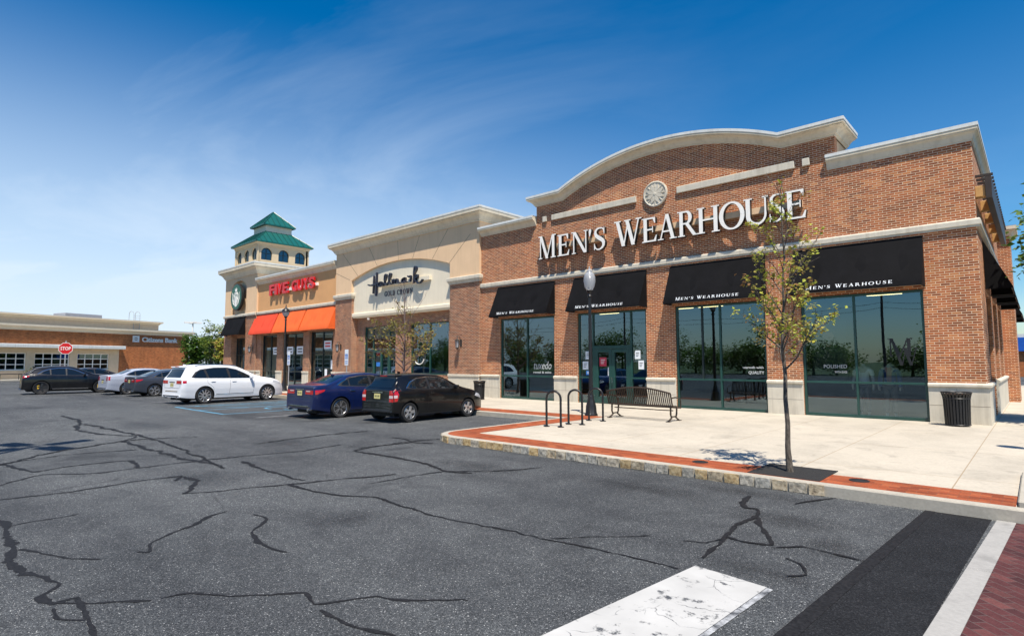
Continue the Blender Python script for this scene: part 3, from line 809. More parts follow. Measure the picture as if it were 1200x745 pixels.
def glyph(c):
    g = []
    if c == 'M':
        g = [_stem(0.10,TN), _stem(0.93,TK), _diag(0.08,1,0.50,0,TK), _diag(0.545,0,0.93,1,TN),
             _serif(0.10,TN,0,True), _serif(0.93,TK,0,True), ('P',[(0.0,1-SH),(0.10,1-SH),(0.10,1),(0.0,1)]), ('P',[(1.09,1-SH),(1.19,1-SH),(1.19,1),(1.09,1)])]; wd = 1.22
    elif c == 'E':
        g = [_stem(0.10,TK), _serif(0.10,TK,0,True), _serif(0.10,TK,1,False), ('P',[(0.26,0),(0.72,0),(0.70,TN),(0.26,TN)]), ('P',[(0.26,1-TN),(0.66,1-TN),(0.68,1),(0.26,1)]),
             ('P',[(0.26,0.48),(0.55,0.48),(0.55,0.48+TN),(0.26,0.48+TN)]), ('P',[(0.70,0.0),(0.75,0.26),(0.715,0.26),(0.60,TN*0.9)]), ('P',[(0.56,1-TN*0.9),(0.645,0.76),(0.68,0.76),(0.68,1.0)]),
             ('P',[(0.53,0.38),(0.565,0.38),(0.565,0.64),(0.53,0.64)])]; wd = 0.80
    elif c == 'N':
        g = [_stem(0.12,TN), _stem(0.84,TN), _diag(0.10,1,0.74,0,TK), _serif(0.12,TN,0,True), _serif(0.84,TN,1,False), ('P',[(0.0,1-SH),(0.12,1-SH),(0.12,1),(0.0,1)])]; wd = 1.0
    elif c == "'":
        g = [('P',[(0.06,0.66),(0.10,0.66),(0.19,0.90),(0.17,1.0),(0.06,1.0),(0.03,0.92)])]; wd = 0.22
    elif c == 'W':
        g = [_diag(0.06,1,0.36,0,TK), _diag(0.43,0,0.68,1,TN), _diag(0.55,1,0.85,0,TK), _diag(0.92,0,1.19,1,TN),
             ('P',[(-0.02,1-SH),(0.32,1-SH),(0.32,1),(-0.02,1)]), ('P',[(1.08,1-SH),(1.36,1-SH),(1.36,1),(1.08,1)]), ('P',[(0.50,1-SH),(0.82,1-SH),(0.82,1),(0.50,1)])]; wd = 1.34
    elif c == 'A':
        g = [_diag(0.13,0,0.44,1,TN), _diag(0.71,0,0.42,1.02,TK), ('P',[(0.24,0.30),(0.70,0.30),(0.685,0.30+TN),(0.26,0.30+TN)]),
             ('P',[(0.02,0),(0.31,0),(0.31,SH),(0.02,SH)]), ('P',[(0.62,0),(0.98,0),(0.98,SH),(0.62,SH)])]; wd = 0.98
    elif c == 'R':
        g = [_stem(0.10,TK), _serif(0.10,TK,0,True), ('P',[(0.0,1-SH),(0.10,1-SH),(0.10,1),(0.0,1)]), ('P',[(0.26,1-TN),(0.42,1-TN),(0.42,1),(0.26,1)]), ('P',[(0.26,0.47),(0.42,0.47),(0.42,0.47+TN),(0.26,0.47+TN)]),
             _ring(0.42,0.735,0.20,0.235,-pi/2,pi/2,TK,TN,16), _diag(0.74,0,0.36,0.50,TK*1.05), ('P',[(0.86,0),(1.0,0),(0.98,SH),(0.86,SH)])]; wd = 0.98
    elif c == 'H':
        g = [_stem(0.10,TK), _stem(0.74,TK), ('P',[(0.26,0.48),(0.74,0.48),(0.74,0.48+TN),(0.26,0.48+TN)])]
        g += [_serif(x,TK,z,u) for x in (0.10,0.74) for z, u in ((0,True),(1,False))]; wd = 1.0
    elif c == 'O':
        g = [_ring(0.52,0.5,0.435,0.49,0,2*pi,TK*1.05,TN,44)]; wd = 1.04
    elif c == 'U':
        pts = [(0.18,1.0),(0.18,0.7),(0.18,0.40)]+[(0.51+0.33*cos(a),0.36+0.33*sin(a)) for a in [pi+pi*k/12 for k in range(13)]]+[(0.84,0.5),(0.84,1.0)]
        ws = [TK]*3+[TK*(1-k/12)*1.0+TN*1.15*(k/12) if k < 7 else TN*1.3 for k in range(13)]+[TN,TN]
        g = [_path(pts,ws), _serif(0.10,TK,1,False), _serif(0.81,TN,1,False)]; wd = 1.0
    elif c == 'S':
        pts = [(0.60,0.80),(0.575,0.90),(0.50,0.96),(0.38,0.975),(0.26,0.95),(0.175,0.87),(0.155,0.76),(0.19,0.66),(0.29,0.58),(0.41,0.50),(0.53,0.41),(0.575,0.31),(0.565,0.19),(0.49,0.09),(0.37,0.03),(0.25,0.035),(0.155,0.10),(0.11,0.22)]
        ws = [0.05,0.055,0.06,0.06,0.08,0.10,0.13,0.15,0.165,0.17,0.165,0.145,0.12,0.09,0.06,0.055,0.055,0.05]
        g = [_path(pts,ws), ('P',[(0.585,0.70),(0.62,0.70),(0.62,0.99),(0.59,0.99)]), ('P',[(0.085,0.02),(0.115,0.02),(0.12,0.31),(0.085,0.31)])]; wd = 0.70
    elif c in 'CG':
        g = [_ring(0.52,0.5,0.435,0.49,radians(38),radians(318 if c == 'C' else 325),TK*1.05,TN,36), ('P',[(0.86,0.70),(0.90,0.70),(0.90,0.98),(0.87,0.98)])]
        if c == 'G': g += [_stem(0.76,TK,0.06,0.42), ('P',[(0.68,0.42),(1.0,0.42),(1.0,0.42+SH),(0.68,0.42+SH)])]
        wd = 1.0
    elif c == 'L':
        g = [_stem(0.10,TK), _serif(0.10,TK,0,True), _serif(0.10,TK,1,False), ('P',[(0.26,0),(0.68,0),(0.68,TN),(0.26,TN)]), ('P',[(0.66,0),(0.72,0.27),(0.685,0.27),(0.58,TN)])]; wd = 0.76
    elif c == 'D':
        g = [_stem(0.10,TK), _serif(0.10,TK,0,True), ('P',[(0.0,1-SH),(0.10,1-SH),(0.10,1),(0.0,1)]), ('P',[(0.26,1-TN),(0.45,1-TN),(0.45,1),(0.26,1)]), ('P',[(0.26,0),(0.45,0),(0.45,TN),(0.26,TN)]),
             _ring(0.45,0.5,0.38,0.47,-pi/2,pi/2,TK,TN,20)]; wd = 0.98
    elif c == ' ':
        wd = 0.42
    return g, wd
def put_glyph(mb, c, org, U, V, Nn, wd, ht, d0, d1, mi=0):
    """every stroke sits half a millimetre prouder than the one before, so none share a face"""
    g, w0 = glyph(c)
    st = min(0.0006, (d1-d0)*0.06)
    for k, p in enumerate(g):
        e = d1+k*st
        if p[0] == 'P': mb.prism([(a*wd/w0, b*ht) for a, b in p[1]], org, U, V, Nn, d0, e, mi)
        else: mb.strip([(a*wd/w0, b*ht) for a, b in p[1]], [(a*wd/w0, b*ht) for a, b in p[2]], org, U, V, Nn, d0, e, mi)
def put_serif(mb, body, org, U, V, Nn, wd, ht, d0, d1, mi=0, big=1.0, gap=0.07, each=None):
    adv = [glyph(c)[1]*(1.0)+gap for c in body]
    tot = sum(adv); x = 0.0; U = Vector(U); org = Vector(org)
    first = True
    for c, a in zip(body, adv):
        if c != ' ':
            if each is not None: mb = MB(); each.append(mb)
            put_glyph(mb, c, org+U*(x/tot*wd), U, V, Nn, (a-gap)/tot*wd, ht*(big if first else 1.0), d0, d1, mi)
        first = c == ' '
        x += a

# ------------------------------------------------------------------ the setting
def sheet(name, poly, z, m, th=0.0, kind='structure'):
    mb = MB()
    if th: mb.prism(poly, (0,0,0), (1,0,0), (0,1,0), (0,0,1), z-th, z)
    else:
        a = sum(poly[k][0]*poly[(k+1)%len(poly)][1]-poly[(k+1)%len(poly)][0]*poly[k][1] for k in range(len(poly)))
        if a < 0: poly = poly[::-1]
        mb.face([(x, y, z) for x, y in poly])
    return tag(mb.build(name, m), kind=kind)
def rect(x0, x1, y0, y1): return [(x0,y0),(x1,y0),(x1,y1),(x0,y1)]

M['grass'] = plain('verge_grass', (0.055,0.085,0.025), 0.95, var=0.4, scale=0.3, bump=0.6, bscale=20)
sheet('ground', rect(-1500,1500,-1500,1500), -0.02, M['grass'])
sheet('road', rect(-140,90,-62,110), 0.0, M['asphalt'])

# sidewalk slab: strip along the shops plus the bulb-out in front of the menswear store
KX, KY, IY = -9.72, -5.62, -10.84      # inner faces of the kerb
R0 = 0.75
arc = [(KX+R0-R0*cos(a), IY+R0-R0*sin(a)) for a in [radians(90*k/8) for k in range(9)]]
slab = [(-56,0.3),(-56,KY),(KX,KY)]+arc+[(0.66,IY),(0.66,-8.4),(4.6,-8.4),(4.6,34),(-0.1,34),(-0.1,0.3)]
sheet('sidewalk', slab, 0.15, M['concrete'], th=0.22)
# brick paver band along the kerb
BW = 0.72
arc_in = [(KX+BW+0.1-0.1*cos(a), IY+BW+0.1-0.1*sin(a)) for a in [radians(90*k/4) for k in range(5)]]
band = [(-56,KY+0.002),(KX+0.002,KY+0.002)]+arc+[(0.655,IY+0.002),(0.655,IY+BW)]+arc_in[::-1]+[(KX+BW,KY+0.95),(-56,KY+0.95)]
sheet('pavement', band, 0.154, M['paver'])

# kerb
kp = [(-56,KY),(KX,KY)]+arc+[(0.9,IY)]
mb = MB()
kprof = [(-0.001,-0.30),(0.150,-0.30),(0.150,0.0),(0.149,0.138),(0.138,0.153),(0.0,0.156),(-0.001,-0.30)]
mb.sweep([(x,y,0) for x, y in kp], kprof)
tag(mb.build('kerb', M['kerb'], smooth=35), kind='structure')
# granite setts faced onto the kerb from the rounded nose to the tree
random.seed(4)
mb = MB(); cols = []
walk = [Vector((x,y,0)) for x, y in arc[3:]]+[Vector((-1.2,IY,0))]
seg = 0; pos = walk[0].copy(); left = 0
L_tot = sum((walk[k+1]-walk[k]).length for k in range(len(walk)-1))
def at_len(s):
    for k in range(len(walk)-1):
        l = (walk[k+1]-walk[k]).length
        if s <= l or k == len(walk)-2:
            d = (walk[k+1]-walk[k]).normalized()
            return walk[k]+d*s, d
        s -= l
s_ = 0.0
while s_ < L_tot-0.1:
    ln = random.uniform(0.20,0.27)
    if s_+ln > L_tot: break
    c, d = at_len(s_+ln/2)
    nrm = Vector((d.y,-d.x,0))
    hh = random.uniform(0.068,0.073)
    n0 = len(mb.f)
    b2 = MB(); b2.obox(c+nrm*0.145+Vector((0,0,0.074)), d, nrm, (0,0,1), ln/2-0.014, 0.026+random.uniform(0,0.012), hh)
    j = random.Random(int(s_*1000))
    b2.v = [tuple(Vector(p)+Vector((j.uniform(-1,1),j.uniform(-1,1),j.uniform(-1,1)))*0.007) for p in b2.v]
    mb.add(b2)
    t_ = random.choice([0.0,0.1,0.25,0.5,0.9,1.0])
    cols += [t_]*(len(mb.f)-n0)
    s_ += ln+0.004
mb.colors = cols
tag(mb.build('kerb_segment', M['granite']), kind='structure')
# side kerb of the crossing ramp
mb = MB(); mb.box(0.668,0.83,-10.72,-8.3,-0.1,0.205)
tag(mb.build('ramp_kerb', M['kerb'], bevel=0.015), kind='structure')

# new asphalt patch, concrete edge band and paver crossing at the right
sheet('road_surface', [(-0.15,-10.995),(0.44,-10.995),(0.27,-14.92),(0.10,-19.0),(-0.62,-19.0),(-0.43,-15.6)], 0.004, M['new_asphalt'])
sheet('road_strip', [(-0.19,-11.0),(-0.09,-11.0),(-0.335,-15.3),(-0.50,-19.0),(-0.66,-19.0),(-0.47,-15.6)], 0.008, M['tar'])
mb = MB()
for (ya, yb) in ((-11.0,-13.17),(-13.18,-16.3),(-16.31,-19.2)):
    f = lambda y: (0.48+(y+11.05)*0.0543, 0.65+(y+11.04)*0.0532)
    (a0,a1),(b0,b1) = f(ya), f(yb)
    mb.prism([(a0,ya),(a1,ya),(b1,yb),(b0,yb)], (0,0,0), (1,0,0), (0,1,0), (0,0,1), -0.2, 0.010)
tag(mb.build('pavement_strip', M['band_concrete'], bevel=0.003), kind='structure')
sheet('crosswalk_path', [(0.653,-11.0),(6.5,-11.0),(6.5,-19.2),(0.22,-19.2)], 0.006, M['paver_dark'])
# stop bar and its worn edge
sheet('road_marking', [(-1.44,-14.72),(-0.79,-14.81),(-0.84,-15.92),(-0.93,-17.6),(-1.73,-17.6),(-1.62,-16.67)], 0.006, M['white_line'])
sheet('road_line', [(-0.786,-14.82),(-0.735,-14.83),(-0.79,-15.92),(-0.87,-17.6),(-0.926,-17.6),(-0.836,-15.92)], 0.006, M['old_line'])
# soft dark stains: tar at the end of the bar, drips where cars wait
def stainmat():
    m, t, b = newmat('oil_stain')
    tc_ = N(t, 'ShaderNodeTexCoord'); g = N(t, 'ShaderNodeNewGeometry')
    gr = N(t, 'ShaderNodeVectorMath', {0: tc_.outputs['Generated'], 1: (0.5,0.5,0.0)}, operation='SUBTRACT')
    sp_ = N(t, 'ShaderNodeSeparateXYZ', {0: gr.outputs[0]})
    cb_ = N(t, 'ShaderNodeCombineXYZ', {0: sp_.outputs[0], 1: sp_.outputs[1]})
    ln_ = N(t, 'ShaderNodeVectorMath', {0: cb_.outputs[0]}, operation='LENGTH')
    n = N(t, 'ShaderNodeTexNoise', {'Vector': g.outputs['Position'], 'Scale': 5.0, 'Detail': 7.0, 'Roughness': 0.7})
    a_ = N(t, 'ShaderNodeMapRange', {'Value': ln_.outputs['Value'], 'From Min': 0.5, 'From Max': 0.05, 'To Max': 1.0})
    k = N(t, 'ShaderNodeMath', {0: a_.outputs[0], 1: n.outputs[0]}, operation='MULTIPLY')
    al = N(t, 'ShaderNodeMapRange', {'Value': k.outputs[0], 'From Min': 0.12, 'From Max': 0.62, 'To Max': 0.32})
    b.inputs['Base Color'].default_value = rgb((0.014,0.014,0.015)); b.inputs['Roughness'].default_value = 0.55
    t.links.new(al.outputs[0], b.inputs['Alpha'])
    return m
M['stain'] = stainmat()
for k, (x, y, rx, ry, a_) in enumerate(((-1.0,-14.5,0.75,0.30,-5),(-3.4,-12.2,1.5,0.55,8),(-1.3,-12.6,1.0,0.5,20),(-2.2,-11.5,1.3,0.35,0),(-6.5,-12.6,1.6,0.5,12),(-14.3,-9.6,0.7,0.9,0),(-17.4,-10.2,0.7,1.1,0),(-20.5,-9.0,0.9,1.3,0),(-9.0,-16.2,1.4,0.6,30),(-12.0,-13.5,1.8,0.7,20),(-5.2,-16.0,0.8,0.4,50),(-18.5,-14.5,2.5,0.9,10),(-0.7,-13.3,0.6,0.35,60))):
    c_, s_ = cos(radians(a_)), sin(radians(a_))
    sheet('road_surface', [(x+rx*cos(q)*c_-ry*sin(q)*s_, y+rx*cos(q)*s_+ry*sin(q)*c_) for q in [2*pi*i/24 for i in range(24)]], 0.0024+0.00005*k, M['stain'])

# crack sealant
mb = MB()
rc = random.Random(9)
for ln in CRACKS:
    pts = [Vector((x,y,0)) for x, y, _ in ln]; ws = [w_*1.0 for _, _, w_ in ln]
    P2, W2 = [], []; wob = Vector((0,0,0)); blob = 1.0
    n = len(pts)
    for k in range(n-1):
        p0 = pts[max(k-1,0)]; p1 = pts[k]; p2 = pts[k+1]; p3 = pts[min(k+2,n-1)]
        st = max(3, min(60, int((p2-p1).length/0.05)))
        for q in range(st):
            t_ = q/st
            c = (0.5*((2*p1)+(p2-p0)*t_+(2*p0-5*p1+4*p2-p3)*t_*t_+(3*p1-p0-3*p2+p3)*t_**3)).lerp(p1.lerp(p2,t_),0.6)
            jit = min(0.035, (p2-p1).length*0.024)
            wob = wob*0.82+Vector((rc.uniform(-1,1), rc.uniform(-1,1), 0))*jit
            blob = blob*0.7+0.3*rc.choice((0.3,0.6,0.9,1.0,1.4,2.6))
            P2.append(c+wob*(0 if k == 0 and q == 0 else 1))
            W2.append((ws[k]*(1-t_)+ws[k+1]*t_)*blob*rc.uniform(0.6,1.4))
    P2.append(pts[-1]); W2.append(ws[-1]*0.6); W2[0] *= 0.6
    Lr, Rr = [], []
    for k in range(len(P2)):
        d = P2[min(k+1,len(P2)-1)]-P2[max(k-1,0)]
        d = d.normalized() if d.length > 1e-6 else Vector((1,0,0))
        nn = Vector((-d.y,d.x,0))
        Lr.append(P2[k]+nn*W2[k]/2); Rr.append(P2[k]-nn*W2[k]/2)
    zz_ = 0.0035+0.00022*CRACKS.index(ln)
    for k in range(len(P2)-1):
        mb.face([(Rr[k].x,Rr[k].y,zz_),(Rr[k+1].x,Rr[k+1].y,zz_),(Lr[k+1].x,Lr[k+1].y,zz_),(Lr[k].x,Lr[k].y,zz_)])
tag(mb.build('road_crack', M['tar']), kind='structure')

# parking markings: white stall lines and the blue hatched aisle
mb = MB()
for x in (-18.45,-29.6,-33.1,-36.9,-40.9):
    mb.face([(x,-11.3,0.005),(x+0.10,-11.3,0.005),(x+0.10,-6.0,0.005),(x,-6.0,0.005)])
for (xa, xb, y) in ((-52,-47.5,-13.2),(-60,-54,-12.2)):
    mb.face([(xa,y,0.005),(xb,y,0.005),(xb,y+0.12,0.005),(xa,y+0.12,0.005)])
tag(mb.build('road_lines', M['old_line']), kind='structure')
mb = MB()
bx0, bx1, by0, by1 = -25.6, -20.6, -11.5, -6.1
def bl(xa, ya, xb, yb, w_=0.10, z=0.005):
    d = Vector((xb-xa,yb-ya,0)).normalized(); nn = Vector((-d.y,d.x,0))*w_/2
    a, b = Vector((xa,ya,z)), Vector((xb,yb,z))
    mb.face([a-nn, b-nn, b+nn, a+nn])
bl(bx0,by0,bx0,by1); bl(bx1,by0,bx1,by1,z=0.0052); bl(bx0,by0,bx1,by0,z=0.0054); bl(-23.1,by0,-23.1,by1,z=0.0056)
k = 0
yy = by0+0.7
while yy < by1:
    bl(bx0,yy,-23.1,min(by1,yy+1.3),0.09,0.0058+0.0001*k); k += 1
    yy += 0.9
# wheelchair mark
wc = [(-21.9+0.55*cos(a), -8.8+0.55*sin(a)) for a in [radians(20+20*q) for q in range(15)]]
for q in range(len(wc)-1): bl(wc[q][0],wc[q][1],wc[q+1][0],wc[q+1][1],0.11,0.0062+0.0001*q)
bl(-21.9,-8.3,-21.9,-7.5,0.11,0.0081); bl(-21.9,-8.1,-21.3,-8.1,0.11,0.0083); bl(-21.5,-8.2,-21.2,-9.0,0.11,0.0085)
tag(mb.build('road_markings', M['blue_line']), kind='structure')
# mulch pit of the sapling
mb = MB(); mb.prism(rect(-2.42,-1.42,-10.80,-9.78), (0,0,0), (1,0,0), (0,1,0), (0,0,1), 0.10, 0.162)
tag(mb.build('mulch', plain('mulch', (0.016,0.015,0.014), 0.95, var=0.5, scale=60, bump=1.0, bscale=70)), kind='structure')

# ------------------------------------------------------------------ buildings
X, Y, Zv = Vector((1,0,0)), Vector((0,1,0)), Vector((0,0,1))
FRONT = (X, -Y)          # (run along the wall, outward) for walls that face the lot
SIDE = (Y, X)            # for the wall round the corner

def wall_face(mb, basis, org, u0, u1, z0, z1, th, holes, mi=0):
    """wall u0..u1, z0..z1 as piers and panels left round the rectangular holes (a,b,za,zb); holes must not share u ranges"""
    U, Nn = basis
    def bx(a, b, c, d):
        if b-a < 1e-4 or d-c < 1e-4: return
        mb.prism([(a,c),(b,c),(b,d),(a,d)], org, U, Zv, Nn, -th, 0.0, mi)
    u = u0
    for (a, b, za, zb) in sorted(holes):
        bx(u, a, z0, z1); bx(a, b, z0, za); bx(a, b, zb, z1); u = b
    bx(u, u1, z0, z1)

def window(parent, basis, org, u0, u1, z0, z1, back, verts=(), horiz=(), fr=0.07, dp=0.10, m='frame', name='window', glass='glass', label=None, rails=()):
    """frame with mullions; its panes are one child"""
    U, Nn = basis; org = Vector(org)
    mb = MB()
    def bx(a, b, c, d, e=0.0): mb.prism([(a,c),(b,c),(b,d),(a,d)], org, U, Zv, Nn, -back-dp, -back+e)
    bx(u0, u0+fr, z0, z1); bx(u1-fr, u1, z0, z1)
    bx(u0+fr, u1-fr, z1-fr, z1); bx(u0+fr, u1-fr, z0, z0+fr*1.3)
    for v in verts:
        a, b = v-fr*0.42, v+fr*0.42
        bx(a, b, z0+fr*1.3, z1-fr, 0.003)
    for h in horiz: bx(u0+fr, u1-fr, h-fr*0.45, h+fr*0.45, 0.0015)
    for (a, b, h) in rails: bx(a, b, h-fr*0.45, h+fr*0.45, 0.0015)
    w_ = mb.build(name, M[m], parent, bevel=0.004)
    if label: w_['label'] = label
    g = MB()
    g.prism([(u0+fr,z0+fr),(u1-fr,z0+fr),(u1-fr,z1-fr),(u0+fr,z1-fr)], org, U, Zv, Nn, -back-0.062, -back-0.056)
    g.f = [g.f[0]]; g.m = [0]
    g.build('pane', M[glass], w_)
    return w_

def glass_poster(win, basis, org, u, z, wd, ht, back, m, name='notice', d=-0.048):
    U, Nn = basis
    mb = MB(); mb.prism([(u,z),(u+wd,z),(u+wd,z+ht),(u,z+ht)], org, U, Zv, Nn, -back+d-0.003, -back+d)
    return mb.build(name, m if not isinstance(m, str) else M[m], win)

def awning(parent, basis, org, u0, u1, ztop, zbot, proj, m, hem=0.10, text=None, name='awning', label=None, twd=None, th_=0.102, toff=None):
    U, Nn = basis; org = Vector(org)
    mb = MB(); t = 0.012
    A = [(0.015,ztop),(proj,zbot+hem),(proj,zbot)]
    def P(u, q): return org+U*u+Nn*q[0]+Zv*q[1]
    # sloping cloth with a few shallow sags, hem and the two cheeks
    n, k = 14, 6
    rr = random.Random(int((u0+100)*37))
    ph = rr.uniform(0,6)
    g = []
    for i in range(n+1):
        row = []
        for j in range(k+1):
            a = j/k; u = u0+(u1-u0)*i/n
            q = Vector((A[0][0]+(A[1][0]-A[0][0])*a, A[0][1]+(A[1][1]-A[0][1])*a))
            nr = Vector((A[0][1]-A[1][1], A[1][0]-A[0][0])).normalized()
            sag = -0.010*sin(pi*a)*(1+0.8*sin(i*1.3+ph)+0.5*sin(i*2.9+a*2+ph)) if 0 < i < n else 0
            q += nr*sag
            row.append(P(u, q))
        row.append(P(u0+(u1-u0)*i/n, A[2]))
        g.append(row)
    base = len(mb.v)
    for row in g: mb.v += [tuple(p) for p in row]
    w2 = k+2
    flip = U.cross(Zv).dot(Nn) < 0
    for i in range(n):
        for j in range(k+1):
            f = (base+i*w2+j, base+i*w2+j+1, base+(i+1)*w2+j+1, base+(i+1)*w2+j)
            mb.f.append(f[::-1] if flip else f); mb.m.append(0)
    # lining under the cloth
    i0 = len(mb.v)
    for u in (u0, u1):
        mb.v += [tuple(P(u, (A[0][0],A[0][1]-0.03))), tuple(P(u, (A[1][0]-0.012,A[1][1]-0.012))), tuple(P(u, (A[2][0]-0.012,A[2][1]))), tuple(P(u, A[2]))]
    for a_ in (0,1,2): mb.f.append((i0+a_, i0+a_+1, i0+5+a_, i0+4+a_)); mb.m.append(0)
    for u, s_ in ((u0,-1),(u1,1)):
        mb.prism([(A[0][0],A[0][1]-0.004),(A[1][0],A[1][1]-0.004),(A[2][0],A[2][1]),(A[0][0],A[2][1])], org+U*(u-0.006), Nn, Zv, U, 0.0, 0.012)
    aw = mb.build(name, m, parent, smooth=40)
    if label: aw['label'] = label
    # the pipe frame along the hem
    fb = MB(); fb.tube([P(u0+0.03,(proj-0.03,zbot+0.035)), P(u1-0.03,(proj-0.03,zbot+0.035))], 0.014, 6)
    for u in (u0+0.03, u1-0.03): fb.tube([P(u,(0.0,zbot+0.035)), P(u,(proj-0.03,zbot+0.035))], 0.014, 6)
    fb.build('awning_frame', M['black'], aw)
    if text:
        sl = Vector((A[1][0]-A[0][0], A[1][1]-A[0][1])); L = sl.length; sl.normalize()
        V = (-Nn*sl.x-Zv*sl.y); nr = U.cross(V)
        if nr.dot(Nn) < 0: nr = -nr
        tw = twd or (u1-u0)*0.68
        uo = u0+(u1-u0-tw)/2 if toff is None else u0+toff
        o2 = org+U*uo+Nn*(A[1][0]-sl.x*0.07)+Zv*(A[1][1]-sl.y*0.07)
        lets = []; put_serif(None, text, o2, U, V, nr, tw, th_, 0.004, 0.010, big=1.18, gap=0.28, each=lets)
        for tb in lets: tb.build('awning_letter', M['paper'], aw)
    return aw

CORN = [(0.0,0.0),(0.03,0.0),(0.035,0.05),(0.06,0.055),(0.075,0.10),(0.11,0.17),(0.16,0.225),(0.215,0.25),(0.215,0.28),(0.25,0.285),(0.25,0.43),(0.255,0.45),(-0.45,0.452),(-0.45,0.0)]
def corn(e, h): return [(d*e/0.25 if d > 0 else d, z*h/0.45) for d, z in CORN]

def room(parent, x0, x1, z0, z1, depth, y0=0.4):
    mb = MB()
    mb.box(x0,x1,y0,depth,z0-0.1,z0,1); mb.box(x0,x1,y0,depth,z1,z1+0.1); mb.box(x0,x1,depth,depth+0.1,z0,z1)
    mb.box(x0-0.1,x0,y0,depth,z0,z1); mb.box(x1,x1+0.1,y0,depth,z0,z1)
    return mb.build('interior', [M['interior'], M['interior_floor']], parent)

# ================================================================== menswear store
store = empty('clothing_store', (-9.6,0,0), label='large red brick menswear store with a curved parapet and big white letters', cat='store')
WN = [(-17.92,-14.65),(-13.40,-10.14),(-8.94,-5.70),(-4.60,-1.37)]
ZT = 3.88
mb = MB()
BX = -0.10
org0 = (0,0,0)
wall_face(mb, FRONT, org0, -19.22, BX, 0.05, ZT, 0.32, [(a,b,0.05,ZT) for a, b in WN])
# wall above the openings with the stepped and arched parapet
def arch_z(x, drop): 
    h, r = 4.55, 1.0
    R = (h*h+r*r)/(2*r)
    return 9.33-drop-(R-r)+sqrt(max(0, R*R-(x+9.55)**2))
ax = [-14.10+9.10*k/40 for k in range(41)]
out = [(-19.22,ZT),(BX,ZT),(BX,7.84),(-3.42,7.84),(-3.42,8.90)]+[(x,arch_z(x,0.43)) for x in ax[::-1]]+[(-15.62,8.90),(-15.62,8.04),(-19.22,8.04)]
mb.prism(out, org0, X, Zv, -Y, -0.32, 0.0)
# deep block behind the arch
# side wall round the corner
SIDE_H = [(2.0,4.4),(5.3,7.7),(8.6,11.0),(15.0,17.6),(19.0,21.6)]
wall_face(mb, SIDE, (BX,0,0), 0.32, 30.0, 0.05, 7.84, 0.32, [(a,b,0.05 if i == 0 else 1.15,ZT) for i, (a, b) in enumerate(SIDE_H)])
mb.box(BX+0.001,BX+0.42,12.0,13.8,0.05,7.1)
mb.box(-19.2,BX-0.32,29.7,30.0,0.05,7.0)
wall = mb.build('wall', M['brick'], store)
mb = MB()
po = [(-15.6,7.0),(-3.44,7.0),(-3.44,8.88)]+[(x,arch_z(x,0.44)) for x in ax[::-1]]+[(-15.6,8.88)]
mb.prism(po, org0, X, Zv, -Y, -1.6, -0.325)
mb.build('parapet_back', M['stucco'], store)
mb = MB(); mb.box(-19.2,BX-0.33,0.33,29.6,6.6,6.9)
mb.build('roof', M['roof'], store)
# plinth of cast stone with a moulded cap, one block per pier
PCAP = [(0.0,0.0),(0.075,0.0),(0.11,0.03),(0.11,0.085),(0.075,0.115),(0.0,0.125)]
piers = [(-19.22,-17.92),(-14.65,-13.40),(-10.14,-8.94),(-5.70,-4.60),(-1.37,BX)]
for i, (a, b) in enumerate(piers):
    last = i == 4
    mb = MB()
    if not last: mb.box(a+0.002, b-0.002, -0.06, 0.0, 0.10, 1.12)
    else: mb.prism([(a+0.002,-0.06),(BX+0.06,-0.06),(BX+0.06,2.0),(BX,2.0),(BX,0.0),(a+0.002,0.0)], (0,0,0), X, Y, Zv, 0.10, 1.12)
    pl = mb.build('plinth', M['stone'], store, bevel=0.006)
    mc = MB(); mc.sweep([(a+0.002,0.0,1.12),(b-0.002,0.0,1.12)] if not last else [(a+0.002,0,1.12),(BX,0,1.12),(BX,2.0,1.12)], PCAP)
    mc.build('plinth_cap', M['stone'], pl)
    mb = MB(); xm = (a+b)/2
    mb.prism([(a+0.01,0.625),((b-0.01) if not last else BX+0.05,0.625),((b-0.01) if not last else BX+0.05,0.632),(xm+0.003,0.632),(xm+0.003,1.10),(xm-0.003,1.10),(xm-0.003,0.632),(a+0.01,0.632)], (0,-0.06,0), X, Zv, -Y, 0.0, 0.0025)
    mb.build('plinth_joint', M['groove'], pl)
for (a, b) in ((4.4,11.95),(13.85,30.0)):
    mb = MB(); mb.box(BX,BX+0.06,a,b,0.10,1.12); pl = mb.build('plinth', M['stone'], store, bevel=0.006)
    mc = MB(); mc.sweep([(BX,a,1.12),(BX,b,1.12)], PCAP); mc.build('plinth_cap', M['stone'], pl)
# belt course
mb = MB()
bp_ = [(0.0,0.0),(0.07,0.0),(0.07,0.05),(0.10,0.06),(0.10,0.19),(0.07,0.23),(0.0,0.235)]
mb.sweep([(-19.2,0,5.46),(BX,0,5.46),(BX,11.99,5.46)], bp_)
mb.build('belt_course', M['stone'], store)
mb = MB(); mb.sweep([(BX,13.81,5.46),(BX,30,5.46)], bp_)
mb.build('belt_course', M['stone'], store)
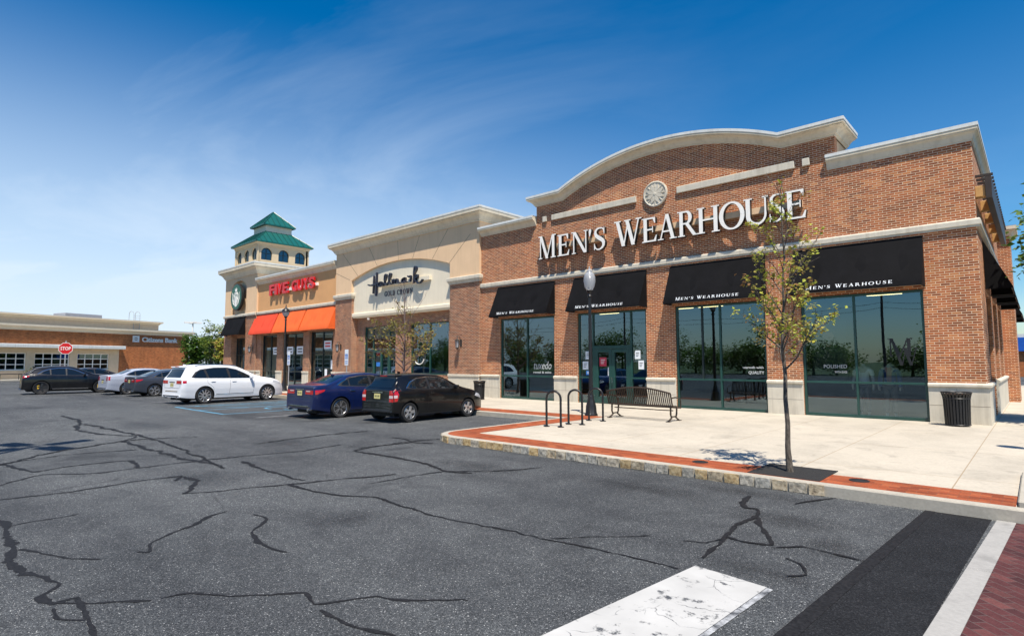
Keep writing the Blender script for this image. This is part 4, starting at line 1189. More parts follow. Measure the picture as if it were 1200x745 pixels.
# cornices with metal coping
mb = MB()
mb.sweep([(-19.2,0,8.04),(-15.63,0,8.04)], corn(0.30,0.42))
mb.sweep([(-3.66,0,7.84),(BX,0,7.84),(BX,8.5,7.84)], corn(0.16,0.45))
apath = [(-15.62,1.55,8.90),(-15.62,0,8.90),(-14.9,0,8.90),(-14.10,0,8.90)]+[(x,0,arch_z(x,0.43)) for x in ax[1:-1]]+[(-5.0,0,8.90),(-4.2,0,8.90),(-3.42,0,8.90),(-3.42,1.55,8.90)]
mb.sweep(apath, corn(0.34,0.43))
co = mb.build_each('cornice', M['cornice'], store, smooth=28)
mb = MB()
def coping(path, e, h):
    mb.sweep(path, [(e-0.02,h),(e+0.012,h-0.085),(e+0.016,h-0.085),(e+0.016,h+0.012),(-0.46,h+0.014),(-0.46,h+0.003)])
for cp_, ce, ch, cq in (([(-19.2,0,8.04),(-15.62,0,8.04)],0.30,0.42,co[0]),([(-3.67,0,7.84),(BX,0,7.84),(BX,8.51,7.84)],0.16,0.45,co[1]),(apath,0.34,0.43,co[2])):
    mb = MB(); coping(cp_, ce, ch); mb.build('coping', M['cap'], cq, smooth=28)
# pilaster cap at the side
mb = MB(); mb.sweep([(BX,12.0,7.1),(BX+0.42,12.0,7.1),(BX+0.42,13.8,7.1),(BX,13.8,7.1)], [(d,h) for d, h in corn(0.24,0.40) if d >= 0]+[(0.0,0.402)])
mb.box(BX+0.002,BX+0.41,12.01,13.79,7.102,7.49)
mb.build('pilaster_cap', M['cornice'], store)
# string bars beside the medallion
mb = MB()
for a, b in ((-14.70,-10.45),(-8.72,-4.60)): mb.box(a,b,-0.09,0.0,8.12,8.36)
for xm in (-15.1,-4.25): mb.box(xm-0.11,xm+0.11,-0.09,0.0,8.12,8.36)
mb.build_each('string_bar', M['stone'], store, bevel=0.012)
# round medallion with a carved rosette
mb = MB()
mb.lathe([(0.0,-0.002),(0.50,-0.002),(0.50,-0.085),(0.455,-0.10),(0.43,-0.07),(0.0,-0.07)][::-1] if False else [(0.001,0.0),(0.50,0.0),(0.50,-0.085),(0.46,-0.10),(0.43,-0.075),(0.001,-0.075)], (-9.61,0,8.28), 40, axis='Y')
med = mb.build('medallion', M['stone'], store, smooth=30)
mb = MB()
for k in range(8):
    a = 2*pi*k/8+pi/8
    du, dv = cos(a), sin(a)
    pt = [(0.02*-dv+0.05*du,0.02*du+0.05*dv),(0.085*-dv+0.23*du,0.085*du+0.23*dv),(0.40*du,0.40*dv),(0.085*dv+0.23*du,-0.085*du+0.23*dv),(0.02*dv+0.05*du,-0.02*du+0.05*dv)]
    mb.prism(pt, (-9.61,0,8.28), X, Zv, -Y, 0.0755, 0.098+0.0005*k)
    mb.tube([(-9.61+0.27*cos(a+pi/8),-0.08,8.28+0.27*sin(a+pi/8)),(-9.61+0.41*cos(a+pi/8),-0.08,8.28+0.41*sin(a+pi/8))],0.022,6)
mb.lathe([(0.001,-0.0755),(0.07,-0.0755),(0.06,-0.11),(0.001,-0.118)], (-9.61,0,8.28), 16, axis='Y')
mb.build('rosette', M['stone'], med)
# brick soffit strip over each window is the wall itself; steel lintel shows as a thin line
mb = MB()
for a, b in WN: mb.box(a+0.01,b-0.01,0.005,0.31,ZT-0.008,ZT-0.001)
mb.build_each('lintel', M['brown'], store)

W1 = window(store, FRONT, org0, -17.92,-14.65, 0.15, ZT, 0.06, verts=(-16.28,), horiz=(1.20,))
W2 = window(store, FRONT, org0, -13.40,-10.14, 0.15, ZT, 0.06, verts=(-12.66,-10.86), rails=((-13.33,-12.69,1.20),(-10.83,-10.21,1.20)), label='window around the double entrance door')
W3 = window(store, FRONT, org0, -8.94,-5.70, 0.15, ZT, 0.06, verts=(-7.28,), horiz=(1.20,))
mb = MB(); mb.box(-7.97,-7.91,0.075,0.15,1.24,3.81); mb.build('mullion', M['frame_dark'], W3)
W4 = window(store, FRONT, org0, -4.60,-1.37, 0.15, ZT, 0.06, verts=(-3.12,), horiz=(1.20,))
# double door
mb = MB()
def fbox(a,b,c,d,y0=0.045,y1=0.12): mb.box(a,b,y0,y1,c,d)
fbox(-12.63,-10.89,2.36,2.50); fbox(-12.63,-12.56,0.15,2.36); fbox(-10.96,-10.89,0.15,2.36)
for (a, b) in ((-12.555,-11.765),(-11.755,-10.965)):
    fbox(a,a+0.13,0.17,2.35,0.05); fbox(b-0.13,b,0.17,2.35,0.05); fbox(a+0.13,b-0.13,2.22,2.35,0.05); fbox(a+0.13,b-0.13,0.17,0.42,0.05)
door = mb.build('door', M['frame'], store, bevel=0.004); door['label'] = 'green double entrance door'
mb = MB()
for xm, s_ in ((-11.82,-1),(-11.70,1)):
    mb.tube([(xm,0.045,1.0),(xm,-0.03,1.0),(xm+0.0,-0.03,1.22),(xm,0.045,1.22)],0.014,6)
mb.build_each('door_handle', M['chrome'], door)
mb = MB()
for (a, b) in ((-12.42,-11.90),(-11.62,-11.10)): mb.box(a,b,0.085,0.10,1.22,1.27)
mb.build_each('push_bar', M['chrome'], door)
# notices on the entrance
for (u, z, a, b, m_) in ((-13.07,1.95,0.25,0.33,'paper'),(-13.22,1.52,0.28,0.34,'paper'),(-13.05,1.30,0.22,0.17,'paper_blue'),(-12.38,1.66,0.34,0.36,'paper_red'),(-11.98,1.28,0.20,0.34,'paper'),
                         (-10.72,1.95,0.24,0.33,'paper'),(-10.57,1.55,0.24,0.34,'paper')):
    nb = glass_poster(W2, FRONT, org0, u, z, a, b, 0.06, m_)
    mb = MB()
    mcol = 'plate_ink' if m_ == 'paper' else 'white'
    for q in range(3): mb.box(u+a*0.2, u+a*(0.8-0.1*q), 0.1035, 0.1065, z+b*(0.7-0.2*q), z+b*(0.76-0.2*q))
    mb.build('print', M[mcol], W2)
# lettering on the glass
def glass_text(win, body, u, z, wd, ht, serif=False, **k):
    mb = MB()
    if serif: put_serif(mb, body, (u,0.105,z), X, Zv, -Y, wd, ht, 0.0, 0.004)
    else: put_text(mb, body, (u,0.105,z), X, Zv, -Y, wd, ht, 0.0, 0.004, **k)
    return mb.build('window_lettering', M['lettering'], win)
glass_text(W1, 'tuxedo', -15.92, 1.52, 1.02, 0.34, shear=0.25)
glass_text(W1, 'rental', -15.95, 1.34, 0.44, 0.09, bold=0.02); glass_text(W1, '& sales', -15.45, 1.34, 0.54, 0.09, bold=0.02)
glass_text(W3, 'warmth with', -6.55, 1.60, 0.70, 0.08, bold=0.02)
glass_text(W3, 'QUALITY', -6.35, 1.40, 0.52, 0.12, bold=0.02)
glass_text(W4, 'POLISHED', -4.02, 1.63, 0.64, 0.11)
glass_text(W4, 'WITH EASE', -3.72, 1.48, 0.34, 0.07)
mb = MB()
put_glyph(mb, 'M', (-2.30,0.105,1.98), X, Zv, -Y, 0.62, 0.52, 0.0, 0.004); put_glyph(mb, 'W', (-2.18,0.105,1.72), X, Zv, -Y, 0.62, 0.50, 0.005, 0.008)
mb.build('window_lettering', M['black'], W4)

for (a, b) in WN:
    awning(store, FRONT, org0, a-0.13, b+0.06, 5.40, 3.93, 0.67, M['black_cloth'], hem=0.04, text="MEN'S WEARHOUSE", twd=2.30, toff=0.48)
for (a, b) in SIDE_H:
    awning(store, SIDE, (BX,0,0), a-0.1, b+0.1, 5.38, 3.93, 0.62, M['black_cloth'], hem=0.05)
for i, (a, b) in enumerate(SIDE_H):
    if i == 0: 
        w_ = window(store, SIDE, (BX,0,0), a, b, 0.15, ZT, 0.10, verts=(3.2,), horiz=(2.4,), m='frame_dark', label='glazed side entrance')
    else: window(store, SIDE, (BX,0,0), a, b, 1.25, ZT, 0.10, verts=((a+b)/2,), m='frame')
# steel trellis on tan beam ends along the side
mb = MB()
for y_ in (0.25,2.2,4.2,6.2,8.2): mb.box(BX,BX+0.22,y_,y_+0.26,6.32,6.62)
tr = mb.build_each('trellis_beam', M['wood_beam'], store, bevel=0.01)[0]
mb = MB()
mb.box(BX+0.225,BX+0.36,0.20,9.2,6.25,6.85)
for k in range(22): mb.box(BX+0.02,BX+0.40,0.2+k*0.42,0.27+k*0.42,6.855,6.92)
mb.build('trellis', M['brown'], store)

# big channel letters on a raceway
LET = [('M',-15.22,-14.23),('E',-14.17,-13.48),('N',-13.42,-12.56),("'",-12.54,-12.37),('S',-12.34,-11.68),('W',-11.27,-10.08),('E',-10.06,-9.38),('A',-9.40,-8.62),('R',-8.58,-7.80),('H',-7.84,-7.00),('O',-7.02,-6.14),('U',-6.18,-5.32),('S',-5.40,-4.82),('E',-4.86,-4.17)]
sg = MB()
sg.box(-15.0,-11.9,-0.165,0.0,6.80,7.02)
sign = sg.build('wall_sign', M['stucco'], store)
sg = MB(); sg.box(-10.9,-4.4,-0.165,0.0,6.80,7.02); sg.build('sign_raceway', M['stucco'], sign)
for k, (c, a, b) in enumerate(LET):
    big = k in (0,5)
    lb = MB(); put_glyph(lb, c, (a,-0.18,6.38), X, Zv, -Y, b-a, 1.02 if big else 0.93, 0.0, 0.155)
    lt = lb.build('sign_letter', M['logo_black'], sign)
    fb = MB(); put_glyph(fb, c, (a,-0.18,6.38), X, Zv, -Y, b-a, 1.02 if big else 0.93, 0.166, 0.172)
    # lit faces: white acrylic on the dark returns, one mesh per letter
    lt.data.materials.append(M['white'])
    bm = bmesh.new(); bm.from_mesh(lt.data)
    vs = [bm.verts.new(p) for p in fb.v]
    for f in fb.f:
        try: nf = bm.faces.new([vs[q] for q in f]); nf.material_index = 1
        except ValueError: pass
    bm.to_mesh(lt.data); bm.free()
# interior with ceiling panels
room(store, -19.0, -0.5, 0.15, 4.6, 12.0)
mb = MB()
for x_ in (-16.5,-13.6,-12.2,-10.7,-7.2,-3.5):
    for y_ in (1.05,4.6,7.2): mb.box(x_-0.6,x_+0.6,y_,y_+0.14,4.50,4.53)
mb.build_each('ceiling_light', M['lamp_panel'], store)

# ================================================================== greeting-card shop
card = empty('card_shop', (-26,0,0), label='tan stucco card shop with a wide shallow arch and dark script sign', cat='store')
FY = -0.12; RY = 0.30
LP = (-32.65,-30.72); RP = (-21.42,-19.235)
mb = MB()
for a, b in (LP, RP): mb.box(a,b,FY,RY+0.4,0.05,5.84)
mb.build_each('pier', M['brick_dark'], card)
mb = MB()
HW = [(-29.9,-26.64,0.05,4.02),(-25.26,-21.97,1.15,4.02)]
wall_face(mb, FRONT, (0,RY,0), LP[1]+0.002, RP[0]-0.002, 0.05, 4.62, 0.3, HW)
mb.build('wall', M['brick_dark'], card)
mb = MB()
for a, b in (LP, RP): mb.box(a-0.03,b+0.03,FY-0.06,FY-0.001,0.10,1.12); mb.box(a-0.05,b+0.05,FY-0.10,FY-0.001,1.125,1.24)
for a, b in ((LP[1],-29.9),(-26.64,-25.26),(-21.97,RP[0])): mb.box(a+0.04,b-0.004,RY-0.06,RY-0.001,0.10,1.12)
mb.build_each('plinth', M['stone'], card, bevel=0.008)
# stucco front with the arch opening
oa, ob = -30.80,-21.44
def carch(x, zs=6.98, rise=0.72):
    h = (ob-oa)/2; R = (h*h+rise*rise)/(2*rise); xm = (oa+ob)/2
    return zs-(R-rise)+sqrt(max(0,R*R-(x-xm)**2))
xs = [oa+(ob-oa)*k/32 for k in range(33)]
mb = MB()
front = [(LP[0],5.86),(oa,5.86)]+[(x,carch(x)) for x in xs]+[(ob,5.86),(RP[1],5.86),(RP[1],8.86),(LP[0],8.86)]
mb.prism(front, (0,0,0), X, Zv, -Y, -0.9, -FY)
sf = mb.build('stucco_front', M['stucco'], card)
# radiating joints
mb = MB()
for k, (xa, xb, zb) in enumerate(((-31.0,-32.60,7.62),(-30.05,-31.9,8.84),(-28.0,-28.9,8.84),(-25.9,-26.0,8.84),(-24.6,-24.0,8.84),(-22.9,-21.6,8.84),(-21.5,-19.9,8.3))):
    za = carch(min(max(xa,oa+0.001),ob-0.001)) if oa < xa < ob else 7.05
    mb.bar((xa,FY-0.001,za),(xb,FY-0.001,zb),0.006,0.018,up=(1,0,0))
mb.build('stucco_joint', M['groove'], sf)
mb = MB()
pan = [(oa-0.02,4.62),(ob+0.02,4.62)]+[(x,carch(x)+0.02) for x in xs[::-1]]
mb.prism(pan, (0,0,0), X, Zv, -Y, -0.25, -0.03)
panel = mb.build('sign_panel', M['stucco_light'], card)
mb = MB(); mb.sweep([(oa+0.085,0.03,4.60),(ob-0.025,0.03,4.60)], [(-0.28,0.0),(0.06,0.0),(0.09,0.06),(0.13,0.10),(0.13,0.26),(0.10,0.29),(0.001,0.30),(-0.28,0.0)])
mb.build('panel_ledge', M['stucco_light'], panel)
mb = MB()
for a, b in (LP, RP): mb.sweep([(a,RY-0.1,5.84),(a,FY,5.84),(b,FY,5.84),(b,RY-0.1,5.84)], [(0.0,0.0),(0.05,0.0),(0.06,0.07),(0.11,0.13),(0.13,0.17),(0.13,0.31),(0.10,0.34),(0.0,0.345)])
mb.build_each('pier_cap', M['stone'], card)
mb = MB(); pth = [(LP[0],2.0,8.86),(LP[0],FY,8.86),(RP[1],FY,8.86),(RP[1],3.2,8.86)]
mb.sweep(pth, corn(0.42,0.66)); cc = mb.build('cornice', M['cornice'], card, smooth=28)
mb = MB(); coping(pth, 0.42, 0.66); mb.build('coping', M['cap'], cc)
mb = MB(); mb.box(LP[0]+0.01,RP[1]-0.01,0.79,3.1,6.9,8.85); mb.build('parapet_back', M['stucco'], card)
mb = MB(); mb.box(LP[0],RP[1],3.1,29,6.3,6.6); mb.box(LP[0],RP[1],28.8,29,0.1,6.3); mb.build_each('roof', M['roof'], card)
HA = window(card, FRONT, (0,RY,0), -29.9,-26.64, 0.15, 4.02, 0.08, verts=(-29.05,-27.35), rails=((-29.83,-29.08,1.2),(-27.32,-26.71,1.2)), label='window around the shop door')
HB = window(card, FRONT, (0,RY,0), -25.26,-21.97, 1.15, 4.02, 0.08, verts=(-23.62,))
mb = MB()
def fb3(a,b,c,d): mb.box(a,b,RY+0.065,RY+0.14,c,d)
fb3(-29.01,-27.39,2.45,2.6); fb3(-29.01,-28.88,0.15,2.45); fb3(-27.52,-27.39,0.15,2.45); fb3(-28.88,-27.52,0.15,0.4); fb3(-28.27,-28.13,0.4,2.45)
hd = mb.build('door', M['frame'], card, bevel=0.004)
mb = MB(); mb.tube([(-28.1,RY+0.06,1.0),(-28.1,RY,1.0),(-28.1,RY,1.3),(-28.1,RY+0.06,1.3)],0.014,6); mb.build('door_handle', M['chrome'], hd)
glass_poster(HA, FRONT, (0,RY,0), -28.75, 1.6, 0.4, 0.25, 0.08, 'paper_blue')
mb = MB(); pts = [(-24.6+0.45*cos(a),RY+0.125,2.15+0.42*sin(a)) for a in [radians(200+14*k) for k in range(11)]]; mb.tube(pts,0.03,5); mb.build('window_lettering', M['white'], HB)
# sign: raceway, script and small capitals
mb = MB(); mb.box(-27.6,-23.1,-0.14,0.03,6.30,6.52)
hs_ = mb.build('wall_sign', M['stucco_light'], card)
lb = MB(); e = 0
for wd, pts in SCRIPT:
    wd *= 0.70
    n = len(pts); P2 = []
    for k in range(n-1):
        p0, p1, p2, p3 = (Vector(pts[max(0,min(n-1,k+q))]) for q in (-1,0,1,2))
        for q in range(6):
            t_ = q/6
            P2.append(0.5*((2*p1)+(p2-p0)*t_+(2*p0-5*p1+4*p2-p3)*t_*t_+(3*p1-p0-3*p2+p3)*t_**3))
    P2.append(Vector(pts[-1]))
    m_ = len(P2)
    ws = [0.84*wd*(0.62+0.55*sin(pi*k/(m_-1))) for k in range(m_)]
    _, L, R = _path([(p.x,p.y) for p in P2], ws)
    lb.strip(L, R, (0,-0.15,0), X, Zv, -Y, 0.0, 0.14+0.0008*e); e += 1
lb.build('sign_letter', M['navy'], hs_)
lb = MB(); put_serif(lb, 'GOLD CROWN', (-27.40,0.029,5.72), X, Zv, -Y, 2.72, 0.29, 0.0, 0.03, gap=0.25); lb.build('sign_letter', M['navy'], hs_)

def lantern(parent, x, y, z):
    """wall lantern on a scroll bracket"""
    mb = MB()
    mb.box(x-0.07,x+0.07,y-0.02,y,z-0.16,z+0.20)
    mb.tube([(x,y-0.01,z+0.12),(x,y-0.12,z+0.34),(x,y-0.24,z+0.36),(x,y-0.26,z+0.24)],0.016,6)
    mb.lathe([(0.02,0.26),(0.05,0.22),(0.15,0.16),(0.155,0.14),(0.11,0.14)][::-1], (x,y-0.26,z), 6)
    mb.lathe([(0.02,-0.30),(0.07,-0.26),(0.085,-0.22),(0.0851,-0.21)], (x,y-0.26,z), 6)
    for k in range(6):
        a = 2*pi*k/6
        mb.tube([(x+0.08*cos(a),y-0.26+0.08*sin(a),z-0.21),(x+0.11*cos(a),y-0.26+0.11*sin(a),z+0.14)],0.008,4)
    l = mb.build('wall_lantern', M['bronze'], parent)
    g = MB(); g.lathe([(0.072,-0.205),(0.098,0.135)], (x,y-0.26,z), 6); g.build('lantern_glass', M['globe'], l)
lantern(card, -31.9, FY, 2.78); lantern(card, -20.55, FY, 2.78)
mb = MB(); mb.lathe([(0.001,0.0),(0.09,0.0),(0.09,-0.05),(0.05,-0.11),(0.001,-0.12)][::-1], (-29.0,-0.01,4.52), 12); mb.build('camera_dome', M['white'], card)
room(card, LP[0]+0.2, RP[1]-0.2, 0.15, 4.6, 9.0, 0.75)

# ================================================================== burger restaurant
burg = empty('burger_restaurant', (-39,0,0), label='orange stucco restaurant with red letters and three orange awnings', cat='restaurant')
FX0, FX1 = -44.49,-32.66
BH = [(-43.75,-41.05,0.05,3.95),(-40.15,-37.05,0.05,3.95),(-36.2,-33.1,0.05,3.95)]
mb = MB(); wall_face(mb, FRONT, (0,0,0), FX0+0.002, FX1-0.002, 0.05, 5.60, 0.5, BH); mb.build('wall', M['brick_dark'], burg)
mb = MB(); mb.box(FX0+0.002,FX1-0.002,0.0,0.4,5.602,8.0); bs = mb.build('stucco_front', M['stucco_orange'], burg)
mb = MB(); mb.sweep([(FX0+0.01,0,5.60),(FX1-0.01,0,5.60)], bp_); mb.build('belt_course', M['stone'], burg)
pth = [(FX0+0.01,0,7.98),(FX1-0.01,0,7.98)]
mb = MB(); mb.sweep(pth, corn(0.30,0.52)); bc = mb.build('cornice', M['cornice'], burg, smooth=28)
mb = MB(); coping(pth, 0.30, 0.52); mb.build('coping', M['cap'], bc)
mb = MB()
for a, b in ((-44.47,-43.75),(-41.05,-40.15),(-37.05,-36.2),(-33.1,-32.7)): mb.box(a+0.003,b-0.003,-0.06,-0.001,0.10,1.12); mb.box(a+0.001,b-0.001,-0.10,-0.001,1.122,1.24)
mb.build_each('plinth', M['stone'], burg, bevel=0.008)
mb = MB(); mb.box(FX0,FX1,0.4,29,6.3,6.6); mb.box(FX0,FX1,28.8,29,0.1,6.3); mb.build_each('roof', M['roof'], burg)
for i, (a, b, _, zt) in enumerate(BH):
    w_ = window(burg, FRONT, (0,0,0), a, b, 0.15, zt, 0.18, verts=((a+b)/2,), horiz=(1.20,) if i < 2 else (2.5,), m='frame_dark')
    if i < 2:
        for u in (a+0.25+1.4*(i == 0), a+1.75)[:1+i]: 
            nb = glass_poster(w_, FRONT, (0,0,0), u, 2.45, 0.95, 0.55, 0.18, 'paper')
            mb = MB()
            for q in range(2): mb.box(u+0.15,u+0.8,0.2225,0.2255,2.58+0.2*q,2.66+0.2*q)
            mb.build('print', M['plate_ink'], w_)
    else:
        glass_poster(w_, FRONT, (0,0,0), -34.6, 2.75, 0.95, 0.55, 0.18, 'paper')
        mb = MB()
        for q in range(2): mb.box(-34.45,-33.8,0.2225,0.2255,2.88+0.2*q,2.98+0.2*q)
        mb.build('print', M['red_sign'], w_)
        glass_poster(w_, FRONT, (0,0,0), -34.45, 0.95, 0.30, 0.45, 0.18, 'paper'); glass_poster(w_, FRONT, (0,0,0), -33.7, 1.4, 0.42, 0.6, 0.18, 'paper')
    awning(burg, FRONT, (0,0,0), (-44.75,-40.72,-36.55)[i], (-40.90,-36.72,-32.72)[i], 5.58, 4.02, 0.60, M['red_cloth'] if i == 0 else M['orange_cloth'], hem=0.12, label='red-orange awning' if i == 0 else None)
mb = MB(); mb.box(-41.8,-35.1,-0.10,0.0,7.10,7.30)
bg_ = mb.build('wall_sign', M['white'], burg)
for wds, x0, x1 in (('FIVE',-42.10,-39.05),('GUYS',-38.55,-35.25)):
    n = len(wds); per = (x1-x0)/n
    iw = {'I':0.45}
    tot = sum(iw.get(c,1.0) for c in wds); x_ = x0
    for c in wds:
        wd = (x1-x0)*iw.get(c,1.0)/tot
        lb = MB(); put_text(lb, c, (x_,-0.11,6.92), X, Zv, -Y, wd*0.93, 0.82, 0.0, 0.13, bold=0.032)
        lb.build('sign_letter', M['red_sign'], bg_); x_ += wd
room(burg, FX0+0.2, FX1-0.2, 0.15, 4.4, 8.0, 0.95)

# ================================================================== coffee shop with the lantern tower
cof = empty('coffee_shop', (-46.7,0,0), label='corner coffee shop with a round green logo sign and a teal roofed lantern tower', cat='cafe')
SX0, SX1, SY = -50.75,-44.50,-0.12
PA, PB = 1.55, 1.90
mb = MB()
for a, b in ((SX0,SX0+PA),(SX1-PB,SX1)): mb.box(a,b,SY,SY+0.6,0.05,5.60)
mb.box(SX0+PA+0.001,SX1-PB-0.001,SY+0.35,SY+0.6,3.9,5.60)
mb.box(SX0,SX0+0.3,SY+0.601,8,0.05,5.60); mb.box(SX1-0.3,SX1,SY+0.601,8,0.05,5.60)
mb.build('wall', M['brick_dark'], cof)
mb = MB()
xm = -47.95
niche = [(xm-1.5,5.82),(xm-1.5,7.95)]+[(xm-1.5*cos(a),7.95+0.70*sin(a)) for a in [pi*k/12 for k in range(1,12)]]+[(xm+1.5,7.95),(xm+1.5,5.82)]
fr_ = [(SX0,5.82)]+niche+[(SX1,5.82),(SX1,8.95),(SX0,8.95)]
mb.prism(fr_, (0,SY,0), X, Zv, -Y, -0.25, 0.0)
mb.box(SX0,SX1,SY+0.2501,SY+0.5,5.82,8.95)
mb.box(SX0+0.001,SX0+0.3,SY+0.501,7.69,5.62,8.95); mb.box(SX1-0.3,SX1-0.001,SY+0.501,7.69,5.62,8.95); mb.box(SX0,SX1,7.7,8.0,0.1,8.95)
mb.build('stucco_front', M['stucco'], cof)
mb = MB(); mb.box(xm-1.14,xm+1.14,SY+0.246,SY+0.2495,5.83,8.75); mb.build('niche', M['stucco_orange'], cof) if False else None
mb = MB(); mb.sweep([(SX0,4,5.60),(SX0,SY,5.60),(SX1,SY,5.60)], bp_); mb.build('belt_course', M['stone'], cof)
pth = [(SX0,8,8.93),(SX0,SY,8.93),(SX1,SY,8.93),(SX1,8,8.93)]
mb = MB(); mb.sweep(pth, corn(0.50,0.86)); sc_ = mb.build('cornice', M['cornice'], cof, smooth=28)
mb = MB(); coping(pth, 0.50, 0.86); mb.build('coping', M['cap'], sc_)
mb = MB(); mb.box(SX0+0.45,SX1-0.45,SY+0.5,7.5,9.0,9.2); mb.build('roof', M['roof'], cof)
mb = MB()
for a, b in ((SX0,SX0+PA),(SX1-PB,SX1)): mb.box(a-0.03,b+0.03,SY-0.06,SY-0.001,0.10,1.12); mb.box(a-0.05,b+0.05,SY-0.10,SY-0.001,1.122,1.24)
mb.build_each('plinth', M['stone'], cof, bevel=0.008)
w_ = window(cof, FRONT, (0,SY+0.35,0), SX0+PA+0.01, SX1-PB-0.01, 0.15, 3.88, 0.10, verts=(xm-0.5,xm+0.5), horiz=(2.5,), m='frame_dark')
awning(cof, FRONT, (0,SY,0), SX0+0.62, SX1-1.95, 5.56, 4.1, 0.58, M['black_cloth'], hem=0.06)
room(cof, SX0+0.4, SX1-0.4, 0.15, 4.2, 6.5, 0.25)
lantern(cof, SX1-0.45, SY, 2.9)
# round logo: green disc, pale ring and a crowned figure with twin wavy tails
lc = Vector((xm+0.02,SY-0.02,7.27))
mb = MB(); mb.lathe([(0.001,0.0),(1.12,0.0),(1.12,-0.20),(1.04,-0.21),(0.001,-0.21)], lc, 40, axis='Y'); lg = mb.build('logo_sign', [M['logo_black']], cof, smooth=30)
mb = MB(); mb.lathe([(0.001,-0.211),(1.02,-0.211),(1.02,-0.222),(0.001,-0.222)], lc, 40, axis='Y'); mb.build('logo_disc', M['logo_green'], lg)
mb = MB()
lo_ = lc+Vector((0,-0.222,0.02)); q_ = [0]; LS = 0.86
def lp(poly):
    q_[0] += 1
    mb.prism([(p[0]*LS,p[1]*LS) for p in poly], lo_, X, Zv, -Y, 0.0, 0.010+0.0005*q_[0])
def ls(pts, ws):
    q_[0] += 1
    _, L, R = _path([(p[0]*LS,p[1]*LS) for p in pts], [v_*LS*0.8 for v_ in ws]); mb.strip(L, R, lo_, X, Zv, -Y, 0.0, 0.010+0.0005*q_[0])
lp([(-0.20,0.52),(0.20,0.52),(0.26,0.80),(0.12,0.66),(0.0,0.88),(-0.12,0.66),(-0.26,0.80)])
lp([(0.13*cos(a),0.32+0.18*sin(a)) for a in [2*pi*k/16 for k in range(16)]])
lp([(-0.20,-0.95),(0.20,-0.95),(0.25,-0.40),(0.10,0.10),(-0.10,0.10),(-0.25,-0.40)])
for s_ in (-1,1):
    for o_ in (0.0,0.15):
        ls([(s_*(0.20+o_),0.44),(s_*(0.30+o_),0.20),(s_*(0.24+o_),-0.05),(s_*(0.36+o_),-0.30),(s_*(0.32+o_),-0.62)],[0.07,0.09,0.09,0.09,0.05])
    ls([(s_*0.30,-0.80),(s_*0.58,-0.62),(s_*0.74,-0.25),(s_*0.70,0.15),(s_*0.82,0.42)],[0.10,0.16,0.18,0.14,0.06])
mb.build('logo_figure', M['white'], lg)
# lantern tower
tx1, ty0, tw = -45.9, 0.45, 4.40
tx0, ty1 = tx1-tw, ty0+tw
mb = MB()
def arch_hole(c, wd, z0, zs): return [(c-wd/2,z0),(c-wd/2,zs)]+[(c-wd/2*cos(a),zs+wd/2*sin(a)) for a in [pi*k/10 for k in range(1,10)]]+[(c+wd/2,zs),(c+wd/2,z0)]
def tower_face(org, U, Nn):
    n = 3; wd = 0.92; gap = tw/n
    
    # piers and arches as one outline per bay
    for k in range(n):
        c = gap*(k+0.5)
        h = arch_hole(c, wd, 10.34, 10.90)
        mb.prism([(gap*k,10.34)]+h+[(gap*(k+1),10.34),(gap*(k+1),11.80),(gap*k,11.80)], org, U, Zv, Nn, -0.2, 0.0)
    mb.prism([(0,9.1),(tw,9.1),(tw,10.339),(0,10.339)], org, U, Zv, Nn, -0.2, 0.0)
faces = [((tx0,ty0,0),X,-Y), ((tx1,ty0,0),Y,X), ((tx1,ty1,0),-X,Y), ((tx0,ty1,0),-Y,-X)]
for f in faces: tower_face(*f)
for (a, b) in ((tx0,ty0),(tx1,ty0),(tx1,ty1),(tx0,ty1)):
    mb.box(a-0.05,a+0.05,b-0.05,b+0.05,9.1,11.60)
tb = mb.build('tower_wall', M['tower'], cof)
for (o_, U, Nn) in faces:
    for k in range(3):
        c = tw/3*(k+0.5)
        g = MB(); g.prism(arch_hole(c,0.92,10.34,10.90), o_, U, Zv, Nn, -0.13, -0.12)
        gl = g.build('tower_window', M['glass_dark'], tb)
        f = MB()
        f.prism([(c-0.025,10.35),(c+0.025,10.35),(c+0.025,11.34),(c-0.025,11.34)], o_, U, Zv, Nn, -0.115, -0.09)
        f.prism([(c-0.45,10.87),(c+0.45,10.87),(c+0.45,10.91),(c-0.45,10.91)], o_, U, Zv, Nn, -0.115, -0.092)
        ring = [(c-0.42*cos(a),10.90+0.42*sin(a)) for a in [pi*k2/10 for k2 in range(11)]]
        _, L, R = _path(ring,[0.07]*11); f.strip(L,R,o_,U,Zv,Nn,-0.115,-0.091)
        f.build('sash', M['frame_dark'], gl)
sq = lambda e, z: [(tx0-e,ty0-e,z),(tx1+e,ty0-e,z),(tx1+e,ty1+e,z),(tx0-e,ty1+e,z)]
mb = MB(); mb.sweep([(tx0,ty0+1,11.55),(tx0,ty0,11.55),(tx1,ty0,11.55),(tx1,ty1,11.55),(tx0,ty1,11.55),(tx0,ty0+1,11.55)], [(0,0),(0.08,0.0),(0.10,0.12),(0.20,0.20),(0.20,0.26),(0.0,0.262)])
mb.build('tower_cornice', M['tower'], cof)
